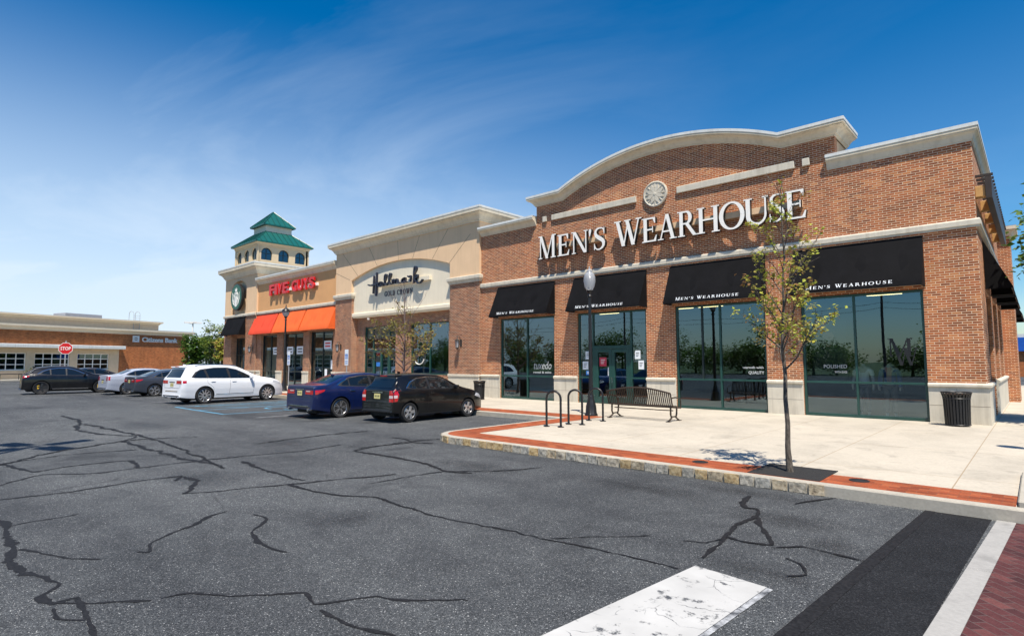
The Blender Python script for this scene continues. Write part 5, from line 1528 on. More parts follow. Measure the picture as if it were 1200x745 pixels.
def roof(e0, z0, e1, z1, nm):
    """hipped frustum with standing seams"""
    A, B = sq(e0,z0), sq(e1,z1)
    mb = MB()
    for k in range(4):
        k2 = (k+1)%4
        mb.face([A[k],A[k2],B[k2],B[k]])
        a, a2, b, b2 = map(Vector,(A[k],A[k2],B[k],B[k2]))
        mb.face([a2+Vector((0,0,-0.10)), a2, a, a+Vector((0,0,-0.10))][::-1])
    mb.face([(p[0],p[1],p[2]-0.10) for p in A][::-1])
    if (Vector(B[0])-Vector(B[1])).length > 0.05: mb.face(B)
    r_ = mb.build(nm, M['teal_roof'], cof)
    sb = MB()
    for k in range(4):
        k2 = (k+1)%4
        a, a2, b, b2 = map(Vector,(A[k],A[k2],B[k],B[k2]))
        nrm = (a2-a).cross(b-a).normalized()
        W = (a2-a).length; Wt = (b2-b).length; d = (a2-a).normalized()
        inset = (W-Wt)/2; slope = ((b+b2)/2-(a+a2)/2)
        n = max(3,int(W/0.42))
        for q in range(1,n):
            u = W*q/n
            t1 = min(1.0, u/inset, (W-u)/inset) if inset > 1e-6 else 1.0
            p0 = a+d*u; p1 = p0+slope*t1
            if t1 > 0.06: sb.bar(p0+nrm*0.02,p1+nrm*0.02,0.03,0.045,up=nrm)
        sb.bar(a+nrm*0.01,b+nrm*0.01,0.08,0.07,up=nrm)
    sb.build('standing_seam', M['teal_seam'], r_)
roof(0.32,11.86,-1.25,13.14,'lower_roof')
mb = MB(); mb.box(tx0+1.05,tx1-1.05,ty0+1.05,ty1-1.05,13.0,13.66); mb.build('cupola_wall', M['stucco_light'], cof)
roof(-0.80,13.62,-2.17,15.02,'upper_roof')

# ================================================================== bank across the lot
bd = Vector((-0.31668,0.94853,0)); bn = Vector((bd.y,-bd.x,0))     # along the front, outward
bo = Vector((-79.756,-11.484,0))
bank = empty('bank_building', tuple(bo), label='low brick bank with a flat canopy over small-paned windows and a rooftop unit', cat='bank')
BB = (bd, bn)
mb = MB()
wall_face(mb, BB, bo, 12.0, 21.4, 0.0, 5.45, 0.4, [])
mb.prism([(-26,3.95),(11.999,3.95),(11.999,5.45),(-26,5.45)], bo, bd, Zv, bn, -0.4, 0.0)
mb.prism([(0,0),(14,0),(14,5.45),(0,5.45)], bo+bd*21.399, -bn, Zv, bd, -0.4, 0.0)
mb.build('wall', M['brick_far'], bank)
mb = MB()
bw = [(-24,-20.5),(-19,-15.5),(-14.0,-10.4),(-9.0,-5.6),(-1.3,2.2),(3.0,6.48),(7.29,10.83)]
wall_face(mb, BB, bo, -26, 11.99, 0.0, 3.94, 0.4, [(a,b,1.07,2.96) for a, b in bw])
mb.build('stucco_wall', M['beige'], bank)
mb = MB()
mb.sweep([tuple(bo+bd*-26+Zv*5.45),tuple(bo+bd*21.4+Zv*5.45),tuple(bo+bd*21.4-bn*14+Zv*5.45)], corn(0.5,0.66)); k_ = mb.build('cornice', M['bank_trim'], bank)
mb = MB()
mb.prism([(-26,5.9),(18.0,5.9),(18.0,6.9),(-26,6.9)], bo-bn*1.6, bd, Zv, bn, -9.0, 0.0)
up = mb.build('upper_parapet', M['beige'], bank)
mb = MB(); mb.sweep([tuple(bo-bn*1.6+bd*-26+Zv*6.9),tuple(bo-bn*1.6+bd*18+Zv*6.9),tuple(bo-bn*10.6+bd*18+Zv*6.9)], corn(0.4,0.45)); mb.build('parapet_cornice', M['bank_trim'], up)
mb = MB(); mb.prism([(-26,3.52),(12.2,3.52),(12.2,3.92),(-26,3.92)], bo, bd, Zv, bn, 0.001, 1.0)
mb.build('canopy', M['cap'], bank, bevel=0.04)
mb = MB(); mb.prism([(-26,0.0),(21.4,0.0),(21.4,5.3),(-26,5.3)], bo-bn*0.5, bd, Zv, bn, -12, -11.8)
mb.prism([(-26,5.2),(21.4,5.2),(21.4,5.4),(-26,5.4)], bo-bn*0.41, bd, Zv, bn, -11.5, 0.0); mb.build('roof', M['roof'], bank)
for a, b in bw:
    n = 3 if b-a < 3.45 else 4
    window(bank, BB, bo, a, b, 1.07, 2.96, 0.12, verts=[a+(b-a)*k/n for k in range(1,n)], horiz=(1.70,2.33), m='white', fr=0.09, glass='glass_dark')
mb = MB()
put_text(mb, 'Citizens Bank', bo+bd*14.75+Zv*4.55, bd, Zv, bn, 4.85, 0.62, 0.02, 0.14, bold=0.02)
o_ = bo+bd*13.55+Zv*4.5
for pr in ([(0,0),(0.8,0),(0.8,0.2),(0,0.2)],[(0,0.6),(0.8,0.6),(0.8,0.8),(0,0.8)],[(0,0.201),(0.2,0.201),(0.2,0.599),(0,0.599)],[(0.6,0.201),(0.8,0.201),(0.8,0.599),(0.6,0.599)],[(0.3,0.3),(0.5,0.3),(0.5,0.5),(0.3,0.5)]):
    mb.prism(pr, o_, bd, Zv, bn, 0.02, 0.14)
bsg = mb.build('wall_sign', M['white'], bank)
# rooftop unit and roof ladder
mb = MB()
mb.prism([(7.9,6.6),(12.1,6.6),(12.1,7.95),(7.9,7.95)], bo, bd, Zv, bn, -6.5, -4.0)
for k in range(9): mb.prism([(8.05+k*0.42,6.75),(8.2+k*0.42,6.75),(8.2+k*0.42,7.8),(8.05+k*0.42,7.8)], bo, bd, Zv, bn, -3.998, -3.96)
ac = mb.build('rooftop_unit', M['grey_unit'], bank)
mb = MB()
for u in (14.55,15.35):
    c = bo+bd*u-bn*1.5
    mb.tube([c+Zv*5.9, c+Zv*8.2, c-bn*0.15+Zv*8.5, c-bn*0.6+Zv*8.6, c-bn*0.95+Zv*8.4, c-bn*1.0+Zv*7.0],0.03,6)
for k in range(8): mb.tube([bo+bd*14.55-bn*1.5+Zv*(6.0+0.28*k), bo+bd*15.35-bn*1.5+Zv*(6.0+0.28*k)],0.018,5)
mb.build('roof_ladder', M['grey_metal'], bank)
# walk and kerb before the bank
bp2 = [bo+bd*-40+bn*0.0, bo+bd*24+bn*0.0, bo+bd*24+bn*3.4, bo+bd*-40+bn*3.4]
mb = MB(); mb.prism([(p.x,p.y) for p in bp2], (0,0,0), X, Y, Zv, -0.1, 0.14); tag(mb.build('bank_walk', M['kerb']), kind='structure')
# low rail before the bank windows
rail = empty('railing', tuple(bo+bn*2.6), label='low dark railing between the bank windows and the lot', cat='railing')
mb = MB()
for k in range(12): mb.tube([bo+bn*2.6+bd*(-14+k*1.6)+Zv*0.1, bo+bn*2.6+bd*(-14+k*1.6)+Zv*0.72],0.03,6)
mb.build_each('post', M['black'], rail)
mb = MB(); mb.tube([bo+bn*2.6+bd*-14+Zv*0.72, bo+bn*2.6+bd*3.6+Zv*0.72],0.04,6); mb.build('handrail', M['black'], rail)

# ================================================================== low shop far beyond the corner
far = empty('distant_shop', (6,70,0), label='distant shop with a blue fascia seen past the far corner of the menswear store', cat='shop')
mb = MB(); mb.box(-14,26,70,80,0,3.0); mb.build('wall', M['brick_far'], far)
mb = MB(); mb.box(-14,26,69.6,69.99,3.0,4.6); mb.build('fascia', M['blue_sign'], far)
for k in range(9):
    window(far, FRONT, (0,70,0), -13+k*4.3, -10+k*4.3, 0.4, 2.8, -0.12, verts=(-11.5+k*4.3,), m='white', glass='glass_dark')
mb = MB(); mb.box(-14,26,69.7,80,4.61,5.0); mb.build('roof', M['cap'], far)

# ------------------------------------------------------------------ cars (x forward, y left, z up; origin on the ground at mid-length)
def chaikin(p, n=2):
    for _ in range(n):
        q = [p[0]]
        for k in range(len(p)-1):
            a, b = p[k], p[k+1]
            q.append((a[0]*0.75+b[0]*0.25, a[1]*0.75+b[1]*0.25)); q.append((a[0]*0.25+b[0]*0.75, a[1]*0.25+b[1]*0.75))
        q.append(p[-1]); p = q
    return p
def lerp(tab, x):
    if x <= tab[0][0]: return tab[0][1]
    for k in range(len(tab)-1):
        if x <= tab[k+1][0]:
            t = (x-tab[k][0])/(tab[k+1][0]-tab[k][0]); return tab[k][1]*(1-t)+tab[k+1][1]*t
    return tab[-1][1]

def car_hull(sp):
    L, W = sp['L'], sp['W']
    prof = chaikin(sp['top'], 2)
    # refine long spans and keep x strictly rising
    pr = [prof[0]]
    for a, b in zip(prof, prof[1:]):
        n = max(1, int(hypot(b[0]-a[0], b[1]-a[1])/0.09))
        for k in range(1, n+1): pr.append((a[0]+(b[0]-a[0])*k/n, a[1]+(b[1]-a[1])*k/n))
    fx = []; x = -1
    for a in pr:
        x = max(a[0], x+0.0025); fx.append((x, a[1]))
    pr = fx
    cx0, cx1 = sp['cabin']
    def plan(x):
        u = 1.0
        rr, fr = sp.get('rround', 0.35), sp.get('fround', 0.85)
        if x < rr: u -= sp.get('rtap', 0.11)*((rr-x)/rr)**2.2
        if x > L-fr: u -= sp.get('ftap', 0.24)*((x-(L-fr))/fr)**2.4
        return u
    def zbot(x): return lerp([(0,0.33),(0.35,0.27),(0.7,sp['zb']),(L-0.75,sp['zb']),(L-0.3,0.22),(L,0.24)], x)
    def side(x, z):
        w = W/2*plan(x); zb = zbot(x); bl = lerp(sp['belt'], x)
        if z <= bl:
            t = max(0,(z-zb)/(bl-zb))
            y = w*(0.925+0.075*sin(pi*min(1,(0.10+0.78*t)))**0.8)
            # character crease near the handles
            y += 0.010*math.exp(-((t-0.80)/0.07)**2)-0.008*math.exp(-((t-0.30)/0.14)**2)
            return y
        yb = w*(0.925+0.075*sin(pi*0.88)**0.8)
        h = z-bl
        xm, hc = (cx0+cx1)/2, (cx1-cx0)/2
        gp = 1-0.10*min(1.2,abs(x-xm)/hc)**3.5 if h > 0 else 1
        s_ = min(1, h/0.10)
        return yb*(1-(1-gp)*s_)-0.018*s_-sp.get('tum',0.40)*h-0.20*h*h
    rings = []
    for (x, zt) in pr:
        zb = zbot(x)
        zt = max(zt, zb+0.03)
        r = min(sp.get('rr',0.085), (zt-zb)*0.45)
        ze = zt-r
        pts = [(0, zb), (side(x,zb)*0.5, zb), (side(x,zb)*0.97, zb)]
        n = 16
        for k in range(n+1):
            z = zb+0.015+(ze-zb-0.015)*k/n
            pts.append((side(x,z), z))
        ye = side(x, ze)
        ry = 0.13 if zt > lerp(sp['belt'],x)+0.12 else 0.10
        for k in range(1,6):
            a = pi/2*k/5
            pts.append((ye-ry*(1-cos(a)), ze+r*sin(a)))
        y0 = pts[-1][0]
        cr = 0.028 if zt > lerp(sp['belt'],x)+0.12 else 0.020
        for k in range(1,6):
            y = y0*(1-k/5); pts.append((y, zt+cr*(1-(y/y0)**2)))
        rings.append((x, pts))
    mb = MB()
    m = len(rings[0][1])
    full = 2*m-2
    for (x, pts) in rings:
        for (y, z) in pts: mb.v.append((x-L/2, y, z))
        for (y, z) in pts[-2:0:-1]: mb.v.append((x-L/2, -y, z))
    for k in range(len(rings)-1):
        for q in range(full):
            q2 = (q+1)%full
            mb.f.append((k*full+q, k*full+q2, (k+1)*full+q2, (k+1)*full+q)); mb.m.append(0)
    mb.f.append(tuple(range(full))[::-1]); mb.m.append(0)
    b = (len(rings)-1)*full
    mb.f.append(tuple(b+q for q in range(full))); mb.m.append(0)
    return mb

def boolean_cut(o, cutter):
    md = o.modifiers.new('cut', 'BOOLEAN'); md.operation = 'DIFFERENCE'; md.object = cutter; md.solver = 'EXACT'
    dg = bpy.context.evaluated_depsgraph_get()
    me = bpy.data.meshes.new_from_object(o.evaluated_get(dg))
    o.modifiers.remove(md)
    old = o.data; o.data = me
    bpy.data.meshes.remove(old)

class Skin:
    """lays patches onto the finished body"""
    def __init__(s, o):
        bm = bmesh.new(); bm.from_mesh(o.data); s.t = BVHTree.FromBMesh(bm); bm.free()
    def hit(s, p, d):
        h = s.t.ray_cast(Vector(p), Vector(d))
        return h[0], h[1]
    def side(s, poly, sgn, off=0.004, nx=16, nz=6, mb=None, mi=0):
        """poly (x,z), x-monotone outline"""
        mb = mb or MB()
        x0 = min(p[0] for p in poly); x1 = max(p[0] for p in poly)
        grid = []
        xs = sorted(set([x0+(x1-x0)*k/nx for k in range(nx+1)]+[p[0] for p in poly]))
        xs = [x for k, x in enumerate(xs) if k == 0 or x-xs[k-1] > 1e-4]
        for x in xs:
            xx = min(max(x, x0+1e-4), x1-1e-4)
            zs = []
            for k in range(len(poly)):
                a, b = poly[k], poly[(k+1)%len(poly)]
                if (a[0]-xx)*(b[0]-xx) <= 0 and abs(a[0]-b[0]) > 1e-9:
                    zs.append(a[1]+(b[1]-a[1])*(xx-a[0])/(b[0]-a[0]))
            if len(zs) < 2: grid.append(None); continue
            lo, hi = min(zs), max(zs)
            col = []
            for q in range(nz+1):
                z = lo+(hi-lo)*q/nz
                h, n = s.hit((x, 3*sgn, z), (0,-sgn,0))
                if h is None: col = None; break
                col.append(h+Vector((0,sgn*off,0)))
            grid.append(col)
        s._grid(mb, grid, sgn > 0, mi)
        return mb
    def _grid(s, mb, grid, flip, mi):
        for a, b in zip(grid, grid[1:]):
            if a is None or b is None: continue
            for q in range(len(a)-1):
                f = [a[q], b[q], b[q+1], a[q+1]]
                if flip: f = f[::-1]
                if (f[0]-f[2]).length < 1e-5 or (f[1]-f[3]).length < 1e-5: continue
                mb.face(f, mi)
    def end(s, ylo, yhi, zfun, dirx, off=0.004, ny=14, nz=4, mb=None, mi=0):
        """patch seen along x: zfun(y) -> (lo, hi); dirx=+1 rear face, -1 front face"""
        mb = mb or MB(); grid = []
        for k in range(ny+1):
            y = ylo+(yhi-ylo)*k/ny; lo, hi = zfun(y); col = []
            for q in range(nz+1):
                h, n = s.hit((-4*dirx, y, lo+(hi-lo)*q/nz), (dirx,0,0))
                if h is None: col = None; break
                col.append(h-Vector((dirx*off,0,0)))
            grid.append(col)
        s._grid(mb, grid, dirx > 0, mi)
        return mb
    def screen(s, a, b, wa, wb, off=0.004, ny=14, nl=8, mb=None, rnd=0.0):
        """windscreen / rear glass between profile points a and b (x,z), half widths wa and wb"""
        mb = mb or MB()
        A, B = Vector((a[0],0,a[1])), Vector((b[0],0,b[1]))
        d = (B-A).normalized(); nrm = Vector((-d.z,0,d.x))
        if nrm.z < 0: nrm = -nrm
        grid = []
        for k in range(ny+1):
            u = -1+2*k/ny; col = []
            for q in range(nl+1):
                t = q/nl
                t = t*(1-rnd*abs(u)**3)
                p = A+(B-A)*t+Vector((0,u*(wa+(wb-wa)*t),0))
                h, n = s.hit(p+nrm*1.0, -nrm)
                if h is None: col = None; break
                col.append(h+nrm*off)
            grid.append(col)
        s._grid(mb, grid, d.x*1 < 0, mi=0)
        # make every face look outward
        for i, f in enumerate(mb.f):
            p = [Vector(mb.v[q]) for q in f]
            if (p[1]-p[0]).cross(p[2]-p[0]).dot(nrm) < 0: mb.f[i] = f[::-1]
        return mb
    def line(s, pts, sgn, wd=0.006, off=0.003, mb=None):
        """thin strip along (x,z) points on one side"""
        mb = mb or MB(); P2 = []
        for a, b in zip(pts, pts[1:]):
            n = max(2,int(hypot(b[0]-a[0],b[1]-a[1])/0.05))
            for k in range(n): P2.append((a[0]+(b[0]-a[0])*k/n, a[1]+(b[1]-a[1])*k/n))
        P2.append(pts[-1])
        _, Lr, Rr = _path(P2, [wd]*len(P2))
        row = []
        for l, r in zip(Lr, Rr):
            h1, _n = s.hit((l[0],3*sgn,l[1]),(0,-sgn,0)); h2, _n = s.hit((r[0],3*sgn,r[1]),(0,-sgn,0))
            row.append(None if h1 is None or h2 is None or abs(h1.y-h2.y) > 0.1 else (h1+Vector((0,sgn*off,0)), h2+Vector((0,sgn*off,0))))
        for a, b in zip(row, row[1:]):
            if a is None or b is None: continue
            f = [a[0], b[0], b[1], a[1]]
            p = f
            if (p[1]-p[0]).cross(p[2]-p[0]).y*sgn < 0: f = f[::-1]
            mb.face(f)
        return mb

def wheel(parent, x, y, r, wd, sgn, spokes, rim_r, style, caliper=None, dark=False):
    hub = MB()
    o = sgn
    def lat(prof, n=28): 
        m_ = MB(); m_.lathe([(p[0], p[1]*o) for p in (prof if o > 0 else prof)], (x,y,r), n, axis='Y')
        if o < 0: m_.f = [f[::-1] for f in m_.f]
        m_.f = [f[::-1] for f in m_.f]
        return m_
    disc = lat([(0.001,-wd/2+0.02),(rim_r*0.97,-wd/2+0.02),(rim_r*0.97,0.02),(rim_r*0.62,0.022),(rim_r*0.60,0.035),(0.001,0.035)])
    w_ = disc.build('wheel', M['rubber'], parent, smooth=40, recalc=True)
    t = lat([(rim_r*0.985,-wd/2+0.02),(rim_r*1.02,-wd/2+0.002),(r*0.93,-wd/2),(r*0.985,-wd/2+0.025),(r,-wd/2+0.055),(r,wd/2-0.055),(r*0.985,wd/2-0.025),(r*0.93,wd/2),(rim_r*1.04,wd/2-0.004),(rim_r*0.99,wd/2-0.02)], 36)
    t.build('tyre', M['tyre'], w_, smooth=50, recalc=True)
    rm = MB()
    rg = lat([(rim_r*0.90,wd/2-0.075),(rim_r*0.90,wd/2-0.03),(rim_r*0.955,wd/2-0.012),(rim_r*0.985,wd/2-0.015),(rim_r*0.982,wd/2-0.075)], 36)
    rm.add(rg)
    yo = y+o*(wd/2-0.035)
    rm.lathe([(0.001,(wd/2-0.075)*o),(rim_r*0.22,(wd/2-0.075)*o),(rim_r*0.20,(wd/2-0.028)*o),(rim_r*0.08,(wd/2-0.022)*o),(0.001,(wd/2-0.022)*o)], (x,y,r), 16, axis='Y')
    for k in range(spokes):
        a = 2*pi*k/spokes+0.2
        for da in ((0,) if style == 'single' else (-0.13,0.13)):
            a1 = a+da*0.5; a2 = a+da*(1.0 if style == 'single' else 1.35)
            p0 = Vector((x+sin(a1)*rim_r*0.16, yo+o*0.012, r+cos(a1)*rim_r*0.16)); p1 = Vector((x+sin(a2)*rim_r*0.93, yo+o*0.006, r+cos(a2)*rim_r*0.93))
            d = (p1-p0).normalized(); sd = d.cross(Vector((0,o,0))).normalized()
            w0, w1 = (0.034,0.030) if style == 'single' else (0.020,0.017)
            if spokes <= 5 and style == 'single': w0, w1 = 0.05, 0.062
            i = len(rm.v); up = Vector((0,o*0.014,0))
            for (p, ww) in ((p0,w0),(p1,w1)):
                rm.v += [tuple(p-sd*ww-up), tuple(p+sd*ww-up), tuple(p+sd*ww*0.75+up), tuple(p-sd*ww*0.75+up)]
            for q in ((0,1,5,4),(1,2,6,5),(2,3,7,6),(3,0,4,7),(0,3,2,1),(4,5,6,7)): rm.f.append(tuple(i+z for z in q)); rm.m.append(0)
    rm.build('rim', M['alloy_dark'] if dark else M['alloy'], w_, smooth=35, recalc=True)
    if caliper:
        cb_ = MB(); cb_.obox((x-0.13,y+o*0.06,r+0.05),(1,0,0),(0,1,0),(0,0,1),0.045,0.035,0.10); cb_.build('caliper', M['caliper'], w_)
    return w_

def make_car(name, label, sp, paint, loc, head, group='cars parked in front of the shops'):
    root = empty(name, (loc[0],loc[1],0), head, label, sp['cat'], group); LOCAL.add(root.name)
    L, W = sp['L'], sp['W']; h = L/2
    hb = car_hull(sp)
    body = hb.build('body', [paint, M['black_rough']], root)
    bm = bmesh.new(); bm.from_mesh(body.data); bmesh.ops.remove_doubles(bm, verts=bm.verts, dist=0.0008); bmesh.ops.dissolve_degenerate(bm, edges=bm.edges, dist=0.0005)
    bmesh.ops.recalc_face_normals(bm, faces=bm.faces); bm.to_mesh(body.data); bm.free()
    xr = sp['ro']-h; xf = xr+sp['wb']
    ra = sp['r']+sp.get('gap',0.05)
    for x in (xr, xf):
        for s_ in (-1,1):
            cut = MB()
            cut.lathe([(ra,-0.35),(ra,0.35)], (x,s_*(W/2+0.05),sp['r']), 44, axis='Y', mi=1)
            co_ = cut.build('cut', [paint, M['black_rough']], root, recalc=True); bpy.context.view_layer.update()
            boolean_cut(body, co_)
            cm = co_.data; bpy.data.objects.remove(co_); bpy.data.meshes.remove(cm)
    me = body.data
    me.polygons.foreach_set('use_smooth', [True]*len(me.polygons)); me.set_sharp_from_angle(angle=radians(38))
    sk = Skin(body)
    gx = lambda pts: [(x-h, z) for x, z in pts]
    G_ = M['carglass']
    # dark surround, then the glass panes
    for s_ in (1,-1):
        m_ = MB(); sk.side(gx(sp['dlo']), s_, 0.0025, 40, 6, m_)
        sur = m_.build('window_surround', M['rubber'], root, smooth=60)
        for p in sp['panes']:
            m_ = MB(); sk.side(gx(p), s_, 0.006, 14, 6, m_); m_.build('side_window', G_, root, smooth=60)
        if sp.get('chrome'):
            m_ = MB(); o = gx(sp['dlo']); sk.line(o+[o[0]] if sp['chrome'] == 'all' else o[:sp['chrome']], s_, 0.020, 0.008, m_); m_.build('window_trim', M['chrome'], root)
        m_ = MB()
        for ln in sp['seams']: sk.line(gx(ln), s_, 0.008, 0.002, m_)
        m_.build('door_seam', M['rubber'], root)
        for (x, z) in sp['handles']:
            hp, n_ = sk.hit((x-h,3*s_,z),(0,-s_,0))
            if hp:
                m_ = MB(); m_.obox(hp+Vector((0,s_*0.018,0)),(1,0,0),(0,1,0),(0,0,1),0.095,0.012,0.014)
                m_.obox(hp+Vector((0,s_*0.006,-0.004)),(1,0,0),(0,1,0),(0,0,1),0.075,0.004,0.022,1)
                m_.build('door_handle', [M['chrome'] if sp.get('chandle') else paint, M['rubber']], root, bevel=0.004)
        # rear view mirror
        mx_, mz = sp['mirror']
        hp, n_ = sk.hit((mx_-h,3*s_,mz),(0,-s_,0))
        if hp:
            m_ = MB(); c = hp+Vector((0.0,s_*0.13,0.06))
            m_.obox(c,(1,0,0),(0,1,0),(0,0,1),0.055,0.095,0.065); m_.obox(hp+Vector((0.01,s_*0.03,0.01)),(1,0,0),(0,1,0),(0,0,1),0.03,0.06,0.018)
            m_.build('wing_mirror', paint, root, bevel=0.022, seg=2, smooth=50)
        # lower side moulding
        m_ = MB(); sk.side(gx(sp['sill']), s_, 0.004, 20, 3, m_); m_.build('sill_trim', M['chrome'] if sp.get('chrome_sill') else M['rubber'], root, smooth=60)
        # lamps that wrap the corners
        m_ = MB()
        sk.side(gx(sp['tail_side']), s_, 0.006, 8, 4, m_)
        y0, y1, fz = sp['tail_rear']
        if sp.get('tail_split', True): m_.build('tail_light', M['taillight'], root, smooth=60); m_ = MB()
        if s_ > 0: sk.end(y0, y1, fz, 1, 0.006, 10, 4, m_)
        else: sk.end(-y1, -y0, lambda y: fz(-y), 1, 0.006, 10, 4, m_)
        tl = m_.build('tail_light', M['taillight'], root, smooth=60)
        if sp.get('tail_clear'):
            m_ = MB(); y0, y1, fz2 = sp['tail_clear']
            if s_ > 0: sk.end(y0, y1, fz2, 1, 0.010, 8, 3, m_)
            else: sk.end(-y1, -y0, lambda y: fz2(-y), 1, 0.010, 8, 3, m_)
            if sp.get('tail_clear_side'): sk.side(gx(sp['tail_clear_side']), s_, 0.010, 6, 3, m_)
            m_.build('reversing_light', M['taillight_clear'], tl, smooth=60)
        m_ = MB(); sk.side(gx(sp['head_side']), s_, 0.006, 8, 4, m_)
        y0, y1, fz = sp['head_front']
        if s_ > 0: sk.end(y0, y1, fz, -1, 0.006, 10, 4, m_)
        else: sk.end(-y1, -y0, lambda y: fz(-y), -1, 0.006, 10, 4, m_)
        m_.build('headlight', M['headlight'], root, smooth=60)
        for x in (xr, xf):
            wheel(root, x, s_*(W/2-0.125), sp['r'], 0.215, s_, sp['spokes'][0], sp['r']*sp.get('rimf',0.70), sp['spokes'][1], sp.get('caliper'), sp.get('darkrim'))
    a, b, wa, wb = sp['rear_glass']
    m_ = sk.screen((a[0]-h,a[1]),(b[0]-h,b[1]),wa,wb,0.006,rnd=0.06); m_.build('rear_window', G_, root, smooth=60)
    a, b, wa, wb = sp['windscreen']
    m_ = sk.screen((a[0]-h,a[1]),(b[0]-h,b[1]),wa,wb,0.006); m_.build('windscreen', G_, root, smooth=60)
    # number plate
    pz = sp['plate']; m_ = sk.end(-0.155,0.155,lambda y:(pz-0.078,pz+0.078),1,0.012,2,1); pl_ = m_.build('number_plate', M['plate'], root)
    m_ = MB()
    for k in range(6):
        y = -0.11+0.037*k+(0.02 if k > 2 else 0)
        sk.end(y,y+0.022,lambda y:(pz-0.03,pz+0.03),1,0.0135,1,1,m_)
    m_.build('plate_figures', M['plate_ink'], pl_)
    m_ = sk.end(-0.26,0.26,lambda y:(pz+0.105,pz+0.135),1,0.010,8,1); m_.build('trunk_trim', M['chrome'] if sp.get('chrome') else M['rubber'], root)
    # lower bumpers
    yb = W/2*0.80
    m_ = sk.end(-yb,yb,lambda y:(0.30,0.40),1,0.005,16,2); m_.build('rear_valance', M['rubber'], root, smooth=60)
    m_ = sk.end(-yb*0.86,yb*0.86,lambda y:(0.26,0.40),-1,0.005,16,2); m_.build('front_intake', M['rubber'], root, smooth=60)
    m_ = sk.end(-0.42,0.42,lambda y:sp['grille'],-1,0.005,10,3); m_.build('grille', M['rubber'], root, smooth=60)
    # trunk or tailgate shut line and bumper line
    m_ = MB()
    sk.end(-yb*0.93,yb*0.93,lambda y:(sp['bumper_z']-0.006,sp['bumper_z']+0.006),1,0.003,18,1,m_)
    for y in (-sp['lid'],sp['lid']): sk.end(y-0.004,y+0.004,lambda y_:(sp['bumper_z'],sp['lid_top']),1,0.003,1,8,m_)
    m_.build('tailgate_seam', M['rubber'], root)
    if sp.get('bumper_strip'):
        m_ = sk.end(-0.60,0.60,lambda y:sp['bumper_strip'],1,0.007,14,1); m_.build('bumper_trim', M['chrome'], root, smooth=60)
    for y in sp['pipes']:
        hp, n_ = sk.hit((-4,y,0.34),(1,0,0))
        if hp: 
            m_ = MB(); m_.lathe([(0.045,-0.03),(0.05,-0.03),(0.05,0.10),(0.045,0.10)], (hp.x,y,0.31), 12, axis='X'); m_.build('exhaust_tip', M['chrome'], root)
    if sp.get('rails'):
        x0, x1 = sp['rails']
        for s_ in (1,-1):
            pts = []
            for k in range(13):
                x = x0+(x1-x0)*k/12-h
                y = s_*(W/2*0.66)
                hp, n_ = sk.hit((x,y,4),(0,0,-1))
                if hp: pts.append(hp+Vector((0,0,0.035*min(1,k,12-k)+0.004)))
            m_ = MB(); m_.tube(pts,0.016,6); m_.build('roof_rail', M['chrome'] if sp.get('rail_bright') else M['rubber'], root)
    if sp.get('spoiler'):
        (x, z, wd) = sp['spoiler']
        m_ = MB(); m_.prism([(0,-0.012),(0.30,0.0),(0.30,0.03),(0.02,0.018)], (x-h-0.02,-wd/2,z), X, Zv, Y, 0.0, wd); sp_ = m_.build('spoiler', paint, root, bevel=0.006)
        m_ = MB(); m_.box(x-h-0.03,x-h-0.021,-0.17,0.17,z-0.012,z+0.012); m_.build('brake_light', M['taillight'], sp_)
    m_ = MB(); hp, n_ = sk.hit((sp['cabin'][0]+0.55-h,0,4),(0,0,-1))
    if hp: m_.obox(hp+Vector((0,0,0.025)),Vector((1,0,-0.25)).normalized(),(0,1,0),Vector((0.25,0,1)).normalized(),0.06,0.012,0.03); m_.build('antenna_fin', paint, root, bevel=0.006)
    # under-tray so daylight does not pass between the wheels
    m_ = MB(); m_.box(-h+0.35,h-0.45,-W/2+0.33,W/2-0.33,0.17,0.27); m_.build('underbody', M['black_rough'], root)
    return root

def place(sp, right_rear, head):
    """world origin of a car from the ground contact of its right rear wheel"""
    lx = sp['ro']-sp['L']/2; ly = -(sp['W']/2-0.02)
    c, s_ = cos(head), sin(head)
    return (right_rear[0]-(lx*c-ly*s_), right_rear[1]-(lx*s_+ly*c))

